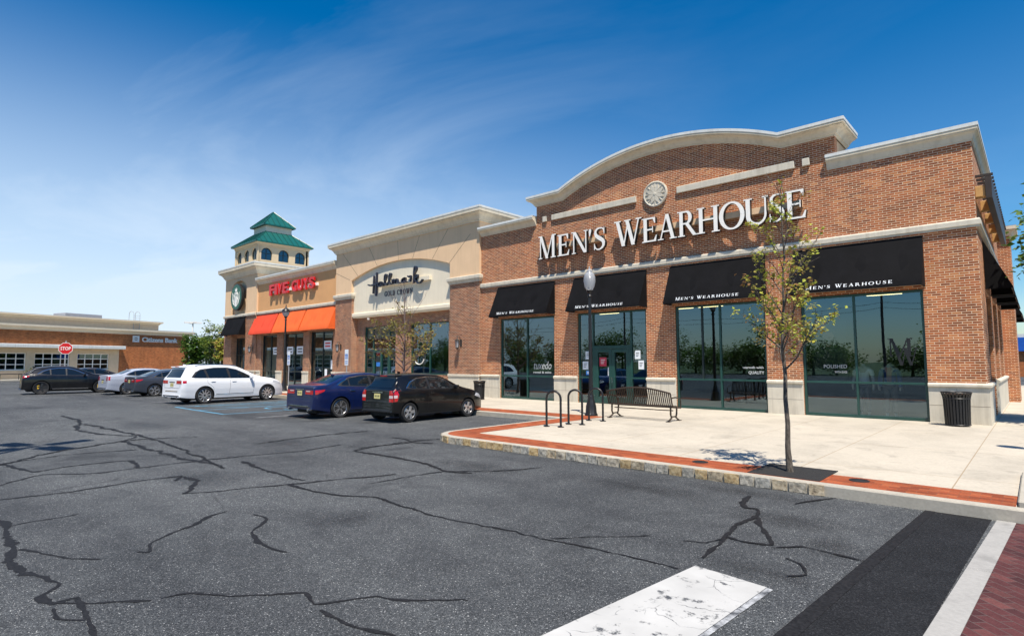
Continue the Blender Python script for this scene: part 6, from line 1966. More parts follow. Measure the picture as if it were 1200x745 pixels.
HATCH = dict(cat='car', tail_split=False, L=4.05, W=1.69, wb=2.50, ro=0.71, r=0.305, zb=0.20, cabin=(0.35,3.05), chrome=6, rr=0.09, gap=0.045,
  top=[(0.06,0.34),(0.0,0.42),(0.0,0.60),(0.05,0.68),(0.06,0.95),(0.16,1.02),(0.40,1.30),(0.36,1.41),(0.75,1.455),(1.45,1.47),(2.05,1.43),(2.32,1.34),(3.02,1.00),(3.55,0.90),(3.88,0.76),(4.02,0.60),(4.05,0.42),(4.0,0.27)],
  belt=[(0,0.98),(0.9,0.97),(2.9,0.90),(4.05,0.80)],
  dlo=[(0.62,1.04),(0.80,1.22),(1.10,1.335),(1.55,1.375),(2.05,1.345),(2.36,1.24),(2.72,1.00),(2.65,0.965),(1.58,0.985),(0.80,1.015)],
  panes=[[(0.72,1.055),(0.86,1.20),(1.12,1.305),(1.48,1.345),(1.50,1.015),(0.85,1.035)],[(1.57,1.01),(1.56,1.345),(2.03,1.315),(2.32,1.22),(2.58,1.03),(2.55,0.99)]],
  seams=[[(1.50,1.01),(1.44,0.70),(1.42,0.34)],[(2.72,1.0),(2.80,0.85),(2.76,0.34)],[(1.42,0.32),(2.76,0.32)],[(1.30,0.58),(2.85,0.585)]], handles=[(1.62,0.86)], mirror=(2.58,0.97),
  sill=[(1.10,0.205),(2.85,0.205),(2.85,0.255),(1.10,0.255)],
  tail_side=[(0.03,0.64),(0.10,0.99),(0.22,1.02),(0.28,0.85),(0.22,0.66)], tail_rear=(0.60,0.80,lambda y:(0.64,0.98)), tail_clear=(0.60,0.78,lambda y:(0.75,0.83)),tail_clear_side=[(0.05,0.76),(0.05,0.84),(0.22,0.84),(0.22,0.76)],
  head_side=[(3.52,0.70),(3.62,0.80),(3.86,0.72),(3.92,0.60)], head_front=(0.42,0.62,lambda y:(0.58,0.70)), grille=(0.52,0.60),
  rear_glass=((0.20,1.04),(0.42,1.325),0.60,0.53), windscreen=((3.0,1.02),(2.33,1.345),0.62,0.52), plate=0.80, bumper_z=0.655, lid=0.62, lid_top=1.0, pipes=(), spokes=(5,'single'), rimf=0.68, spoiler=(0.34,1.415,1.05))
SEDAN = dict(cat='car', L=4.90, W=1.85, wb=2.775, ro=1.08, r=0.335, zb=0.20, cabin=(0.75,3.85), chrome=8, rr=0.085,
  top=[(0.07,0.34),(0.0,0.43),(0.0,0.62),(0.05,0.70),(0.04,0.98),(0.08,1.075),(0.55,1.10),(0.72,1.115),(1.45,1.40),(1.85,1.455),(2.45,1.465),(2.90,1.40),(3.10,1.33),(3.75,1.04),(4.30,0.93),(4.68,0.80),(4.85,0.65),(4.90,0.45),(4.84,0.27)],
  belt=[(0,1.02),(0.9,1.01),(3.4,0.93),(4.9,0.84)],
  dlo=[(0.98,1.08),(1.18,1.20),(1.50,1.33),(1.95,1.385),(2.40,1.385),(2.82,1.32),(3.12,1.20),(3.45,1.01),(3.38,0.975),(2.2,1.0),(1.1,1.04)],
  panes=[[(1.12,1.09),(1.28,1.20),(1.42,1.26),(1.42,1.06),(1.2,1.07)],[(1.47,1.06),(1.47,1.285),(1.92,1.355),(2.24,1.36),(2.27,1.025)],[(2.35,1.02),(2.33,1.36),(2.78,1.295),(3.06,1.185),(3.30,1.04),(3.25,1.0)]],
  seams=[[(2.30,1.01),(2.32,0.7),(2.30,0.32)],[(1.30,1.06),(1.38,0.85),(1.52,0.70),(1.60,0.32)],[(3.42,1.0),(3.46,0.8),(3.40,0.32)],[(1.6,0.31),(3.4,0.31)]], handles=[(1.52,0.89),(2.50,0.88)], mirror=(3.28,0.98),
  sill=[(1.50,0.205),(3.45,0.205),(3.45,0.25),(1.50,0.25)],
  tail_side=[(0.03,0.80),(0.03,0.93),(0.50,0.95),(0.46,0.90),(0.20,0.80)], tail_rear=(0.36,0.84,lambda y:(0.80,0.93)), tail_clear=(0.40,0.66,lambda y:(0.885,0.915)),
  head_side=[(4.22,0.76),(4.30,0.85),(4.68,0.74),(4.72,0.66)], head_front=(0.45,0.72,lambda y:(0.64,0.76)), grille=(0.52,0.74),
  rear_glass=((0.78,1.14),(1.42,1.385),0.63,0.55), windscreen=((3.70,1.065),(3.12,1.325),0.66,0.57), plate=0.83, bumper_z=0.70, lid=0.66, lid_top=1.0, pipes=(-0.62,0.62), spokes=(5,'double'), rimf=0.74, bumper_strip=(0.405,0.425), chandle=True)
SUV7 = dict(cat='SUV', L=5.05, W=1.97, wb=2.995, ro=1.10, r=0.375, zb=0.24, cabin=(0.05,3.75), chrome=0, rr=0.10, gap=0.055, tum=0.30,
  top=[(0.07,0.40),(0.0,0.48),(0.0,0.68),(0.04,0.76),(0.06,1.05),(0.13,1.14),(0.38,1.56),(0.33,1.645),(0.80,1.70),(1.70,1.74),(2.50,1.70),(2.85,1.60),(3.65,1.19),(4.40,1.08),(4.82,0.93),(5.0,0.75),(5.05,0.50),(5.0,0.30)],
  belt=[(0,1.08),(1.0,1.10),(3.4,1.06),(5.05,0.92)],
  dlo=[(0.52,1.18),(0.72,1.42),(0.95,1.54),(1.6,1.62),(2.2,1.615),(2.6,1.53),(2.95,1.37),(3.42,1.13),(3.38,1.10),(2.0,1.125),(0.7,1.15)],
  panes=[[(0.62,1.185),(0.80,1.41),(0.98,1.51),(1.08,1.53),(1.20,1.16)],[(1.30,1.155),(1.18,1.545),(1.65,1.59),(2.12,1.585),(2.20,1.14)],[(2.28,1.14),(2.22,1.58),(2.56,1.50),(2.88,1.36),(3.28,1.15),(3.25,1.125)]],
  seams=[[(2.24,1.13),(2.24,0.75),(2.20,0.36)],[(1.22,1.15),(1.20,0.95),(1.48,0.72),(1.52,0.36)],[(3.40,1.11),(3.42,0.85),(3.36,0.36)],[(1.52,0.35),(3.36,0.35)]], handles=[(1.45,0.99),(2.42,0.98)], mirror=(3.22,1.10),
  sill=[(1.52,0.40),(3.38,0.40),(3.38,0.425),(1.52,0.425)],
  tail_side=[(0.05,0.92),(0.06,1.05),(0.30,1.05),(0.30,0.94)], tail_rear=(0.42,0.90,lambda y:(0.91,1.05)),
  head_side=[(4.36,0.88),(4.42,0.98),(4.80,0.88),(4.84,0.78)], head_front=(0.50,0.76,lambda y:(0.74,0.88)), grille=(0.52,0.90),
  rear_glass=((0.16,1.17),(0.37,1.545),0.70,0.60), windscreen=((3.60,1.215),(2.88,1.595),0.72,0.62), plate=0.86, bumper_z=0.72, lid=0.76, lid_top=1.10, pipes=(-0.60,0.60), spokes=(10,'single'), rimf=0.74, rails=(0.75,2.75), spoiler=(0.31,1.645,1.30), bumper_strip=(0.56,0.60), chrome_sill=True, rail_bright=True)
COUPESUV = dict(SUV7, L=4.73, W=1.94, wb=2.874, ro=0.97, r=0.385, zb=0.26, cabin=(0.10,3.55), chrome=8, tum=0.36, rails=None, darkrim=True, caliper=True, bumper_strip=None, rail_bright=False,
  top=[(0.07,0.42),(0.0,0.50),(0.0,0.74),(0.05,0.82),(0.04,1.02),(0.10,1.13),(0.62,1.47),(0.60,1.545),(1.10,1.62),(1.75,1.66),(2.35,1.63),(2.65,1.54),(3.40,1.18),(4.1,1.09),(4.52,0.95),(4.68,0.78),(4.73,0.52),(4.68,0.32)],
  belt=[(0,1.06),(0.9,1.10),(3.2,1.04),(4.73,0.92)],
  dlo=[(0.78,1.20),(1.0,1.36),(1.30,1.48),(1.75,1.545),(2.2,1.53),(2.5,1.45),(2.8,1.31),(3.18,1.11),(3.15,1.08),(2.0,1.11),(0.9,1.165)],
  panes=[[(0.92,1.20),(1.06,1.34),(1.33,1.455),(1.36,1.155)],[(1.42,1.15),(1.40,1.475),(1.74,1.52),(2.08,1.51),(2.10,1.125)],[(2.17,1.12),(2.16,1.505),(2.46,1.43),(2.74,1.30),(3.05,1.12),(3.02,1.10)]],
  seams=[[(2.14,1.11),(2.16,0.75),(2.12,0.38)],[(1.26,1.15),(1.22,0.95),(1.44,0.72),(1.46,0.38)],[(3.16,1.09),(3.2,0.85),(3.14,0.38)],[(1.46,0.37),(3.14,0.37)]], handles=[(1.40,0.98),(2.32,0.97)], mirror=(3.0,1.08),
  sill=[(1.40,0.30),(3.22,0.30),(3.22,0.335),(1.40,0.335)],
  tail_side=[(0.04,0.98),(0.05,1.08),(0.42,1.10),(0.42,1.05),(0.2,0.98)], tail_rear=(0.42,0.88,lambda y:(0.98,1.07)),
  head_side=[(4.08,0.92),(4.14,1.0),(4.48,0.90),(4.52,0.82)], head_front=(0.50,0.74,lambda y:(0.78,0.90)), grille=(0.56,0.88),
  rear_glass=((0.14,1.16),(0.60,1.46),0.66,0.55), windscreen=((3.36,1.20),(2.68,1.535),0.70,0.60), plate=0.72, bumper_z=0.80, lid=0.72, lid_top=1.08, spokes=(5,'single'), rimf=0.76, spoiler=(0.58,1.545,1.15))
BIGSEDAN = dict(SEDAN, L=5.02, W=1.90, wb=3.05, ro=1.10, r=0.36, cabin=(0.75,3.85), spokes=(7,'single'),
  top=[(0.07,0.36),(0.0,0.46),(0.0,0.66),(0.05,0.74),(0.03,1.04),(0.07,1.12),(0.60,1.14),(0.78,1.15),(1.40,1.42),(1.85,1.485),(2.55,1.485),(2.95,1.42),(3.15,1.36),(3.75,1.10),(4.45,1.02),(4.85,0.92),(4.98,0.75),(5.02,0.48),(4.96,0.28)],
  belt=[(0,1.07),(1.0,1.07),(3.4,1.02),(5.02,0.94)],
  dlo=[(1.02,1.14),(1.20,1.26),(1.50,1.37),(1.95,1.42),(2.45,1.42),(2.88,1.35),(3.15,1.24),(3.45,1.08),(3.40,1.05),(2.2,1.07),(1.12,1.105)],
  panes=[[(1.14,1.14),(1.28,1.25),(1.46,1.325),(1.46,1.12)],[(1.52,1.115),(1.52,1.345),(1.95,1.39),(2.28,1.39),(2.30,1.09)],[(2.38,1.085),(2.36,1.39),(2.84,1.32),(3.10,1.22),(3.32,1.10),(3.28,1.07)]],
  rear_glass=((0.84,1.17),(1.38,1.405),0.64,0.56), windscreen=((3.70,1.125),(3.17,1.35),0.68,0.58),
  tail_side=[(0.03,0.84),(0.04,1.06),(0.24,1.06),(0.22,0.84)], tail_rear=(0.66,0.88,lambda y:(0.82,1.06)), tail_clear=None, plate=0.74, mirror=(3.28,1.04), bumper_strip=None)

p_white = carpaint('white_paint', (0.74,0.75,0.77))
p_black = carpaint('black_paint', (0.003,0.003,0.0035), 0.2)
p_black2 = carpaint('black_paint_suv', (0.003,0.003,0.0045), 0.2)
p_blue = carpaint('navy_paint', (0.004,0.011,0.060), 0.3)
p_silver = carpaint('silver_paint', (0.36,0.39,0.46), 0.2)
p_grey = carpaint('charcoal_paint', (0.035,0.042,0.058), 0.25)
p_dark = carpaint('dark_blue_paint', (0.012,0.014,0.022), 0.2)

make_car('hatchback', 'small black two-door hatchback with silver wheels, beside the brick-edged bulb-out', HATCH, p_black, place(HATCH,(-13.36,-8.79),radians(91.5)), radians(91.5))
make_car('sedan', 'navy blue sedan parked between the small black hatchback and the hatched aisle', SEDAN, p_blue, place(SEDAN,(-16.31,-9.40),radians(91)), radians(91))
make_car('suv', 'long white SUV with bright roof rails beside the blue hatched parking aisle', SUV7, p_white, place(SUV7,(-26.80,-9.95),radians(96)), radians(96))
make_car('sedan', 'charcoal grey sedan parked between the white SUV and the silver sedan', SEDAN, p_grey, place(SEDAN,(-35.1,-9.62),radians(92)), radians(92))
make_car('sedan', 'silver sedan with upright tail lights behind the nose of the black SUV', BIGSEDAN, p_silver, place(BIGSEDAN,(-38.4,-10.1),radians(92)), radians(92))
make_car('suv', 'black coupe-roofed SUV with yellow brake calipers in front of the bank', COUPESUV, p_black2, place(COUPESUV,(-42.24,-13.5),radians(86)), radians(86))
make_car('sedan', 'dark sedan half hidden behind the hood of the black SUV', SEDAN, p_dark, (-54.5,-8.6), radians(100))

# ------------------------------------------------------------------ street furniture
def mk(name, loc, rz, label, cat, group=None):
    e = empty(name, loc, rz, label, cat, group); LOCAL.add(e.name); return e
def copy_thing(o, loc, rz=0.0, label=None):
    def cp(q, par):
        c = q.copy(); COL.objects.link(c)
        if par is not None: c.parent = par
        for ch in q.children: cp(ch, c)
        return c
    r = cp(o, None); r.location = loc; r.rotation_euler = (0,0,rz)
    LOCAL.add(r.name)
    if label: r['label'] = label
    return r

# bicycle racks: inverted U hoops on flanges
def rack(x0, y0, x1, y1, label):
    cx, cy = (x0+x1)/2, (y0+y1)/2
    e = mk('bike_rack', (cx,cy,0.15), atan2(y1-y0,x1-x0), label, 'bike rack', 'black bike hoops on the bulb-out')
    w_ = hypot(x1-x0,y1-y0)/2
    pts = [(-w_,0,0.0),(-w_,0,0.93-w_)]+[(-w_*cos(a),0,0.93-w_+w_*sin(a)) for a in [pi*k/14 for k in range(1,14)]]+[(w_,0,0.93-w_),(w_,0,0.0)]
    mb = MB(); mb.tube(pts,0.030,12); mb.build('hoop', M['black'], e, smooth=50)
    for s_ in (-1,1):
        mb = MB(); mb.lathe([(0.001,0.0),(0.085,0.0),(0.085,0.012),(0.04,0.016),(0.036,0.05),(0.001,0.05)], (s_*w_,0,0), 16)
        for k in range(3): mb.lathe([(0.001,0.012),(0.010,0.012),(0.010,0.024),(0.001,0.025)], (s_*w_+0.06*cos(k*2.1),0.06*sin(k*2.1),0), 6)
        mb.build('flange', M['black'], e, smooth=40)
rack(-8.67,-7.93,-8.27,-7.84, 'black bike hoop closest to the kerb setts on the bulb-out')
rack(-8.56,-7.12,-8.20,-6.99, 'middle black bike hoop of the three on the bulb-out')
rack(-8.72,-5.93,-8.30,-5.84, 'black bike hoop just before the street lamp, next to the bench')

# bench seen from behind: curved strap back, seat towards the shop
bench = mk('bench', (-7.78,-4.72,0.15), radians(-1), 'brown metal strap bench with an arched back facing the entrance', 'bench')
LB = 1.06
def back_z(x): return 0.80+0.14*cos(x/LB*pi/2)
mb = MB()
top = [(x,-0.10,back_z(x)) for x in [(-LB+2*LB*k/24) for k in range(25)]]
mb.tube(top,0.024,8)
mb.tube([(-LB,0.02,0.42),(LB,0.02,0.42)],0.022,8)
for s_ in (-1,1): mb.tube([(s_*LB,-0.10,back_z(LB)),(s_*LB,0.02,0.42)],0.022,8)
bk = mb.build('backrest', M['brown'], bench, smooth=50)
for k in range(33):
    x = -LB+0.06+(2*LB-0.12)*k/32
    mb = MB() if k == 0 else mb
    zt = back_z(x)
    mb.bar((x,0.015,0.43),(x,-0.10,zt-0.015),0.034,0.007,up=(0,1,0))
mb.build('backrest_strap', M['brown'], bk)
mb = MB()
for k in range(33):
    x = -LB+0.06+(2*LB-0.12)*k/32
    mb.tube([(x,0.02,0.43),(x,0.25,0.40),(x,0.44,0.425),(x,0.50,0.37)],0.010,4)
mb.tube([(-LB,0.50,0.365),(LB,0.50,0.365)],0.022,8)
for s_ in (-1,1): mb.tube([(s_*LB,0.02,0.42),(s_*LB,0.25,0.395),(s_*LB,0.50,0.37)],0.022,8)
mb.build('seat', M['brown'], bench, smooth=50)
for s_ in (-1,1):
    mb = MB()
    mb.tube([(s_*0.98,0.06,0.40),(s_*0.98,0.05,0.20),(s_*0.98,0.10,0.10),(s_*0.98,-0.06,0.02)],0.026,8)
    mb.tube([(s_*0.98,0.42,0.40),(s_*0.98,0.40,0.20),(s_*0.98,0.36,0.10),(s_*0.98,0.52,0.02)],0.026,8)
    mb.tube([(s_*0.98,0.08,0.13),(s_*0.98,0.37,0.13)],0.02,6)
    for yy_ in (-0.08,0.54): mb.box(s_*0.98-0.05,s_*0.98+0.05,yy_-0.07,yy_+0.07,0.0,0.018)
    mb.build('leg', M['brown'], bench, smooth=45)
    mb = MB(); mb.tube([(s_*LB,-0.05,0.66),(s_*(LB+0.02),0.15,0.68),(s_*(LB+0.02),0.40,0.64),(s_*LB,0.50,0.56),(s_*LB,0.50,0.38)],0.02,8); mb.build('armrest', M['brown'], bench, smooth=50)
mb = MB(); mb.tube([(-0.98,0.2,0.30),(0.98,0.2,0.30)],0.016,6); mb.build('stretcher', M['brown'], bench)

# slatted litter bins
def bin_(x, y, r, h, label, n=26):
    e = mk('trash_can', (x,y,0.15), 0, label, 'trash can')
    mb = MB(); mb.lathe([(0.001,0.03),(r*0.78,0.03),(r*0.78,h*0.86),(0.001,h*0.86)], (0,0,0), 20); mb.build('liner', M['black_rough'], e)
    mb = MB()
    for k in range(n):
        a = 2*pi*k/n; c, s_ = cos(a), sin(a)
        pts = [Vector((rr*c,rr*s_,z)) for rr, z in ((r*0.86,0.04),(r*0.90,h*0.5),(r*0.93,h*0.80),(r*1.06,h*0.97))]
        for p, q in zip(pts, pts[1:]): mb.bar(p,q,r*0.145,0.010,up=(c,s_,0))
    mb.build('slats', M['black'], e)
    mb = MB()
    for (rr, z) in ((r*0.87,0.04),(r*0.94,h*0.80),(r*1.06,h*0.97)):
        mb.tube([(rr*cos(2*pi*k/28),rr*sin(2*pi*k/28),z) for k in range(29)],0.014,6)
    mb.build('hoop', M['black'], e, smooth=50)
    mb = MB(); mb.lathe([(r*0.45,h*0.90),(r*0.92,h*0.88),(r*0.95,h*0.92),(r*0.45,h*0.96)], (0,0,0), 24); mb.build('lid', M['black'], e, smooth=40)
bin_(-0.70,-0.72,0.31,0.90,'wide black slatted trash can against the white plinth at the store corner')
bin_(-17.85,-1.45,0.26,0.86,'slim black flared trash can by the white plinth behind the hatchback', 18)

# street lamps with acorn globes
def lamp(loc, label, h=4.72, hooded=False):
    e = mk('street_lamp', loc, 0, label, 'street lamp', 'acorn street lamps along the walk')
    hz = h-0.98
    mb = MB(); mb.lathe([(0.001,0.0),(0.21,0.0),(0.21,0.05),(0.18,0.09),(0.165,0.30),(0.12,0.46),(0.09,0.55),(0.095,0.60),(0.07,0.64),(0.07,0.65)], (0,0,0), 32, flute=8, fd=0.10); mb.build('base', M['black'], e, smooth=35)
    mb = MB(); mb.lathe([(0.062,0.64),(0.050,hz),(0.060,hz+0.005),(0.075,hz+0.05),(0.055,hz+0.08),(0.05,hz+0.12),(0.10,hz+0.20),(0.105,hz+0.23),(0.001,hz+0.231)], (0,0,0), 16); mb.build('pole', M['black'], e, smooth=35)
    g = hz+0.23
    if not hooded:
        mb = MB(); mb.lathe([(0.10,g),(0.160,g+0.12),(0.190,g+0.28),(0.185,g+0.42),(0.150,g+0.53),(0.09,g+0.585),(0.09,g+0.60),(0.09,g+0.63),(0.04,g+0.67),(0.03,g+0.71),(0.001,g+0.72)], (0,0,0), 24); mb.build('globe', M['globe'], e, smooth=40)
        mb = MB(); mb.lathe([(0.001,g+0.70),(0.016,g+0.71),(0.022,g+0.74),(0.001,g+0.79)], (0,0,0), 8); mb.build('finial', M['grey_metal'], e)
    else:
        mb = MB(); mb.lathe([(0.11,g),(0.19,g+0.12),(0.22,g+0.26),(0.22,g+0.27),(0.001,g+0.28)], (0,0,0), 24); mb.build('globe', M['globe'], e, smooth=40)
        mb = MB(); mb.lathe([(0.001,g+0.27),(0.25,g+0.265),(0.25,g+0.30),(0.19,g+0.42),(0.08,g+0.50),(0.05,g+0.56),(0.03,g+0.60),(0.015,g+0.74),(0.001,g+0.75)], (0,0,0), 24); mb.build('hood', M['black'], e, smooth=35)
    return e
lamp((-9.55,-4.62,0.15), 'black fluted street lamp with a white acorn globe before the entrance')
lamp((2.05,-6.05,0.15), 'acorn street lamp beyond the store corner, throwing a thin shadow on the walk')
lamp((-32.3,-3.62,0.15), 'far street lamp with a dark hood over its globe before the orange awnings', h=5.2, hooded=True)

# parking-lot light just outside the frame on the left: its heads throw the black shadow on the asphalt
pl_ = mk('parking_light', (-12.15,-20.3,0), radians(20), 'tall parking-lot light with four flat heads that throws a black shadow on the asphalt', 'light pole')
mb = MB(); mb.tube([(0,0,0),(0,0,9.0)],[0.10,0.07],10); mb.build('pole', M['grey_metal'], pl_)
mb = MB(); mb.lathe([(0.001,0),(0.3,0),(0.3,0.75),(0.001,0.76)],(0,0,0),20); mb.build('base', M['kerb'], pl_)
for k, (dx, dy) in enumerate(((1,0),(-1,0),(0,1),(0,-1))):
    mb = MB(); mb.box(min(0.3*dx,1.15*dx)-0.2*abs(dy),max(0.3*dx,1.15*dx)+0.2*abs(dy),min(0.3*dy,1.15*dy)-0.2*abs(dx),max(0.3*dy,1.15*dy)+0.2*abs(dx),8.85,9.05)
    mb.bar((0,0,8.95),(0.35*dx,0.35*dy,8.95),0.06); mb.build('lamp_head', M['grey_metal'], pl_)
# pale light pole far off between the bank and the tower
fp = mk('light_pole', (-94.2,11.75,0), 0, 'thin pale light pole rising between the bank and the green trees', 'light pole')
mb = MB(); mb.tube([(0,0,0),(0,0,7.9)],[0.14,0.10],8); mb.build('pole', M['white'], fp)
mb = MB(); mb.box(-1.2,1.2,-0.2,0.2,7.85,8.1); mb.box(-0.2,0.2,-1.2,1.2,7.86,8.09); mb.build('lamp_head', M['white'], fp)

# stop sign, facing the camera, beyond the black SUV
st = mk('stop_sign', (-46.4,-11.75,0), radians(80), 'red octagonal stop sign on a grey post in front of the bank windows', 'sign')
mb = MB(); mb.box(-0.035,0.035,0.012,0.05,0,3.3); mb.build('post', M['grey_metal'], st)
oc = lambda R: [(R*cos(pi/8+pi/4*k), R*sin(pi/8+pi/4*k)) for k in range(8)]
mb = MB(); mb.prism(oc(0.40), (0,0,2.80), X, Zv, -Y, -0.010, 0.002); pn = mb.build('sign_panel', M['white'], st)
mb = MB(); mb.prism(oc(0.37), (0,0,2.80), X, Zv, -Y, 0.0025, 0.005); mb.build('sign_face', M['red_sign'], pn)
mb = MB(); put_text(mb, 'STOP', (-0.27,-0.006,2.685), X, Zv, -Y, 0.54, 0.23, 0.0, 0.004, bold=0.02); mb.build('sign_lettering', M['white'], pn)

# accessible parking signs before the doors
def psign(x, y, label):
    e = mk('parking_sign', (x,y,0.15), 0, label, 'sign', 'accessible parking signs on the walk')
    mb = MB(); mb.box(-0.025,0.025,0.0,0.03,0,2.30); mb.build('post', M['grey_metal'], e)
    mb = MB(); mb.box(-0.16,0.16,-0.006,0.0,1.55,2.32); p = mb.build('sign_panel', M['paper'], e)
    mb = MB(); mb.box(-0.11,0.11,-0.009,-0.0062,1.86,2.10); q = mb.build('symbol_panel', M['paper_blue'], p)
    mb = MB(); mb.tube([(0.055*cos(a),-0.010,1.95+0.055*sin(a)) for a in [radians(130+20*k) for k in range(13)]],0.008,4); mb.tube([(0.0,-0.010,2.06),(0.0,-0.010,1.97),(0.05,-0.010,1.965),(0.07,-0.010,1.91)],0.008,4); mb.build('wheelchair_symbol', M['white'], p)
    mb = MB(); mb.box(-0.11,0.11,-0.009,-0.0062,1.62,1.66); mb.box(-0.11,0.11,-0.009,-0.0062,1.72,1.76); mb.build('sign_lettering', M['paper_blue'], p)
psign(-23.95,-4.55,'white and blue accessible parking sign before the card shop door')
psign(-30.2,-4.4,'white and blue accessible parking sign before the third orange awning')

# covers set into the pavers
for (x, y, lb) in ((-1.02,-10.36,'round black tree-light cover in the pavers between the sapling and the ramp'),(-3.35,-10.40,'round black tree-light cover in the pavers between the sapling and the bench')):
    mb = MB(); mb.lathe([(0.001,0.150),(0.13,0.150),(0.13,0.160),(0.10,0.162),(0.10,0.157),(0.001,0.157)],(x,y,0),20)
    tag(mb.build('utility_cover', M['black_rough']), lb, 'cover', 'tree-light covers in the pavers')

# ------------------------------------------------------------------ trees
def leaf_cloud(rnd, centers, n_per, spread, size, flat=0.5):
    """small folded leaves round the given points"""
    mb = MB(); col = []
    for c in centers:
        base = rnd.random()
        for k in range(n_per if isinstance(n_per, int) else rnd.randint(*n_per)):
            p = c+Vector((rnd.gauss(0,1),rnd.gauss(0,1),rnd.gauss(0,0.8)))*spread
            a = rnd.uniform(0,2*pi)
            d = Vector((cos(a),sin(a),rnd.uniform(-0.9,0.35))).normalized()
            s_ = d.cross(Vector((rnd.gauss(0,0.5),rnd.gauss(0,0.5),1))).normalized()
            nrm = s_.cross(d)
            l = size*rnd.uniform(0.6,1.3); w_ = l*0.36
            i = len(mb.v)
            mb.v += [tuple(p), tuple(p+d*l*0.5+s_*w_+nrm*w_*0.4), tuple(p+d*l), tuple(p+d*l*0.5-s_*w_+nrm*w_*0.4)]
            mb.f += [(i,i+1,i+2),(i,i+2,i+3)]; mb.m += [0,0]
            t_ = min(1,max(0,base+rnd.gauss(0,0.18))); col += [t_,t_]
    mb.colors = col
    return mb

def sapling(loc, label, seed, H, h0, r0, reach, n_limb, leafmat_, barkm, n_leaf, spread, size, bare_top, group=None, rise=1.0):
    rnd = random.Random(seed)
    e = empty('sapling', loc, 0, label, 'tree', group); LOCAL.add(e.name)
    tr = MB()
    pts = []; x = y = 0
    for k in range(13):
        z = H*0.93*k/12; pts.append(Vector((x,y,z))); x += rnd.gauss(0,0.016); y += rnd.gauss(0,0.016)
    rad = [max(0.006, r0*(1-0.90*(k/12)**0.85)) for k in range(13)]
    rad[0] = r0*1.25
    tr.tube(pts, rad, 10)
    trunk = tr.build('trunk', barkm, e, smooth=60)
    lb = MB(); tips = []
    def at(z):
        k = min(11, int(z/(H*0.93)*12)); t = z/(H*0.93)*12-k
        return pts[k].lerp(pts[k+1], t), rad[k]
    for i in range(n_limb):
        f = i/(n_limb-1)
        z = h0+(H*0.90-h0)*f**1.15
        p, r = at(z)
        a = i*2.4+rnd.uniform(-0.5,0.5)
        ln = reach*(1-0.62*f)*rnd.uniform(0.75,1.2)
        up = rise*(0.62+1.2*f)
        d = Vector((cos(a),sin(a),up)).normalized()
        q = [p]; rr = [max(0.005,r*0.55)]
        n = 6
        for k in range(1,n+1):
            d = (d+Vector((rnd.gauss(0,0.10),rnd.gauss(0,0.10),rnd.gauss(0.04,0.08)))).normalized()
            q.append(q[-1]+d*ln*1.35/n); rr.append(max(0.0035,rr[0]*(1-k/n*0.8)))
        lb.tube(q, rr, 6)
        for k in range(2,n+1):
            for s_ in range(rnd.randint(1,2)):
                td = (d+Vector((rnd.gauss(0,0.75),rnd.gauss(0,0.75),rnd.gauss(0.1,0.4)))).normalized()
                tl = ln*rnd.uniform(0.16,0.42)
                m_ = q[k]+td*tl*0.5+Vector((rnd.gauss(0,0.02),rnd.gauss(0,0.02),0.01))
                t2 = m_+(td+Vector((0,0,0.25))).normalized()*tl*0.5
                lb.tube([q[k],m_,t2],[max(0.0035,rr[k]*0.7),0.0035,0.0022],5)
                if rnd.random() > bare_top*max(0,(t2.z-h0)/(H-h0)):
                    tips.append(t2); 
                    if rnd.random() < 0.6: tips.append(m_)
        if rnd.random() > bare_top*f: tips.append(q[-1])
    lb.build('limbs', barkm, trunk, smooth=60)
    lc_ = leaf_cloud(rnd, tips, n_leaf, spread, size)
    lc_.build('leaves', leafmat_, e)
    return e
sapling((-1.95,-10.33,0.15), 'slender young tree with sparse yellow-green leaves in the dark pit by the granite kerb', 11, 4.75, 1.55, 0.044, 0.80, 26, M['leaf_young'], M['bark'], (9,15), 0.050, 0.066, 1.05, rise=1.05)
sapling((-20.4,-3.75,0.15), 'half bare young tree with purplish twigs in front of the card shop', 23, 5.2, 1.2, 0.075, 1.75, 26, M['leaf_sparse'], M['bark_purple'], (10,16), 0.11, 0.12, 1.2, rise=1.0)

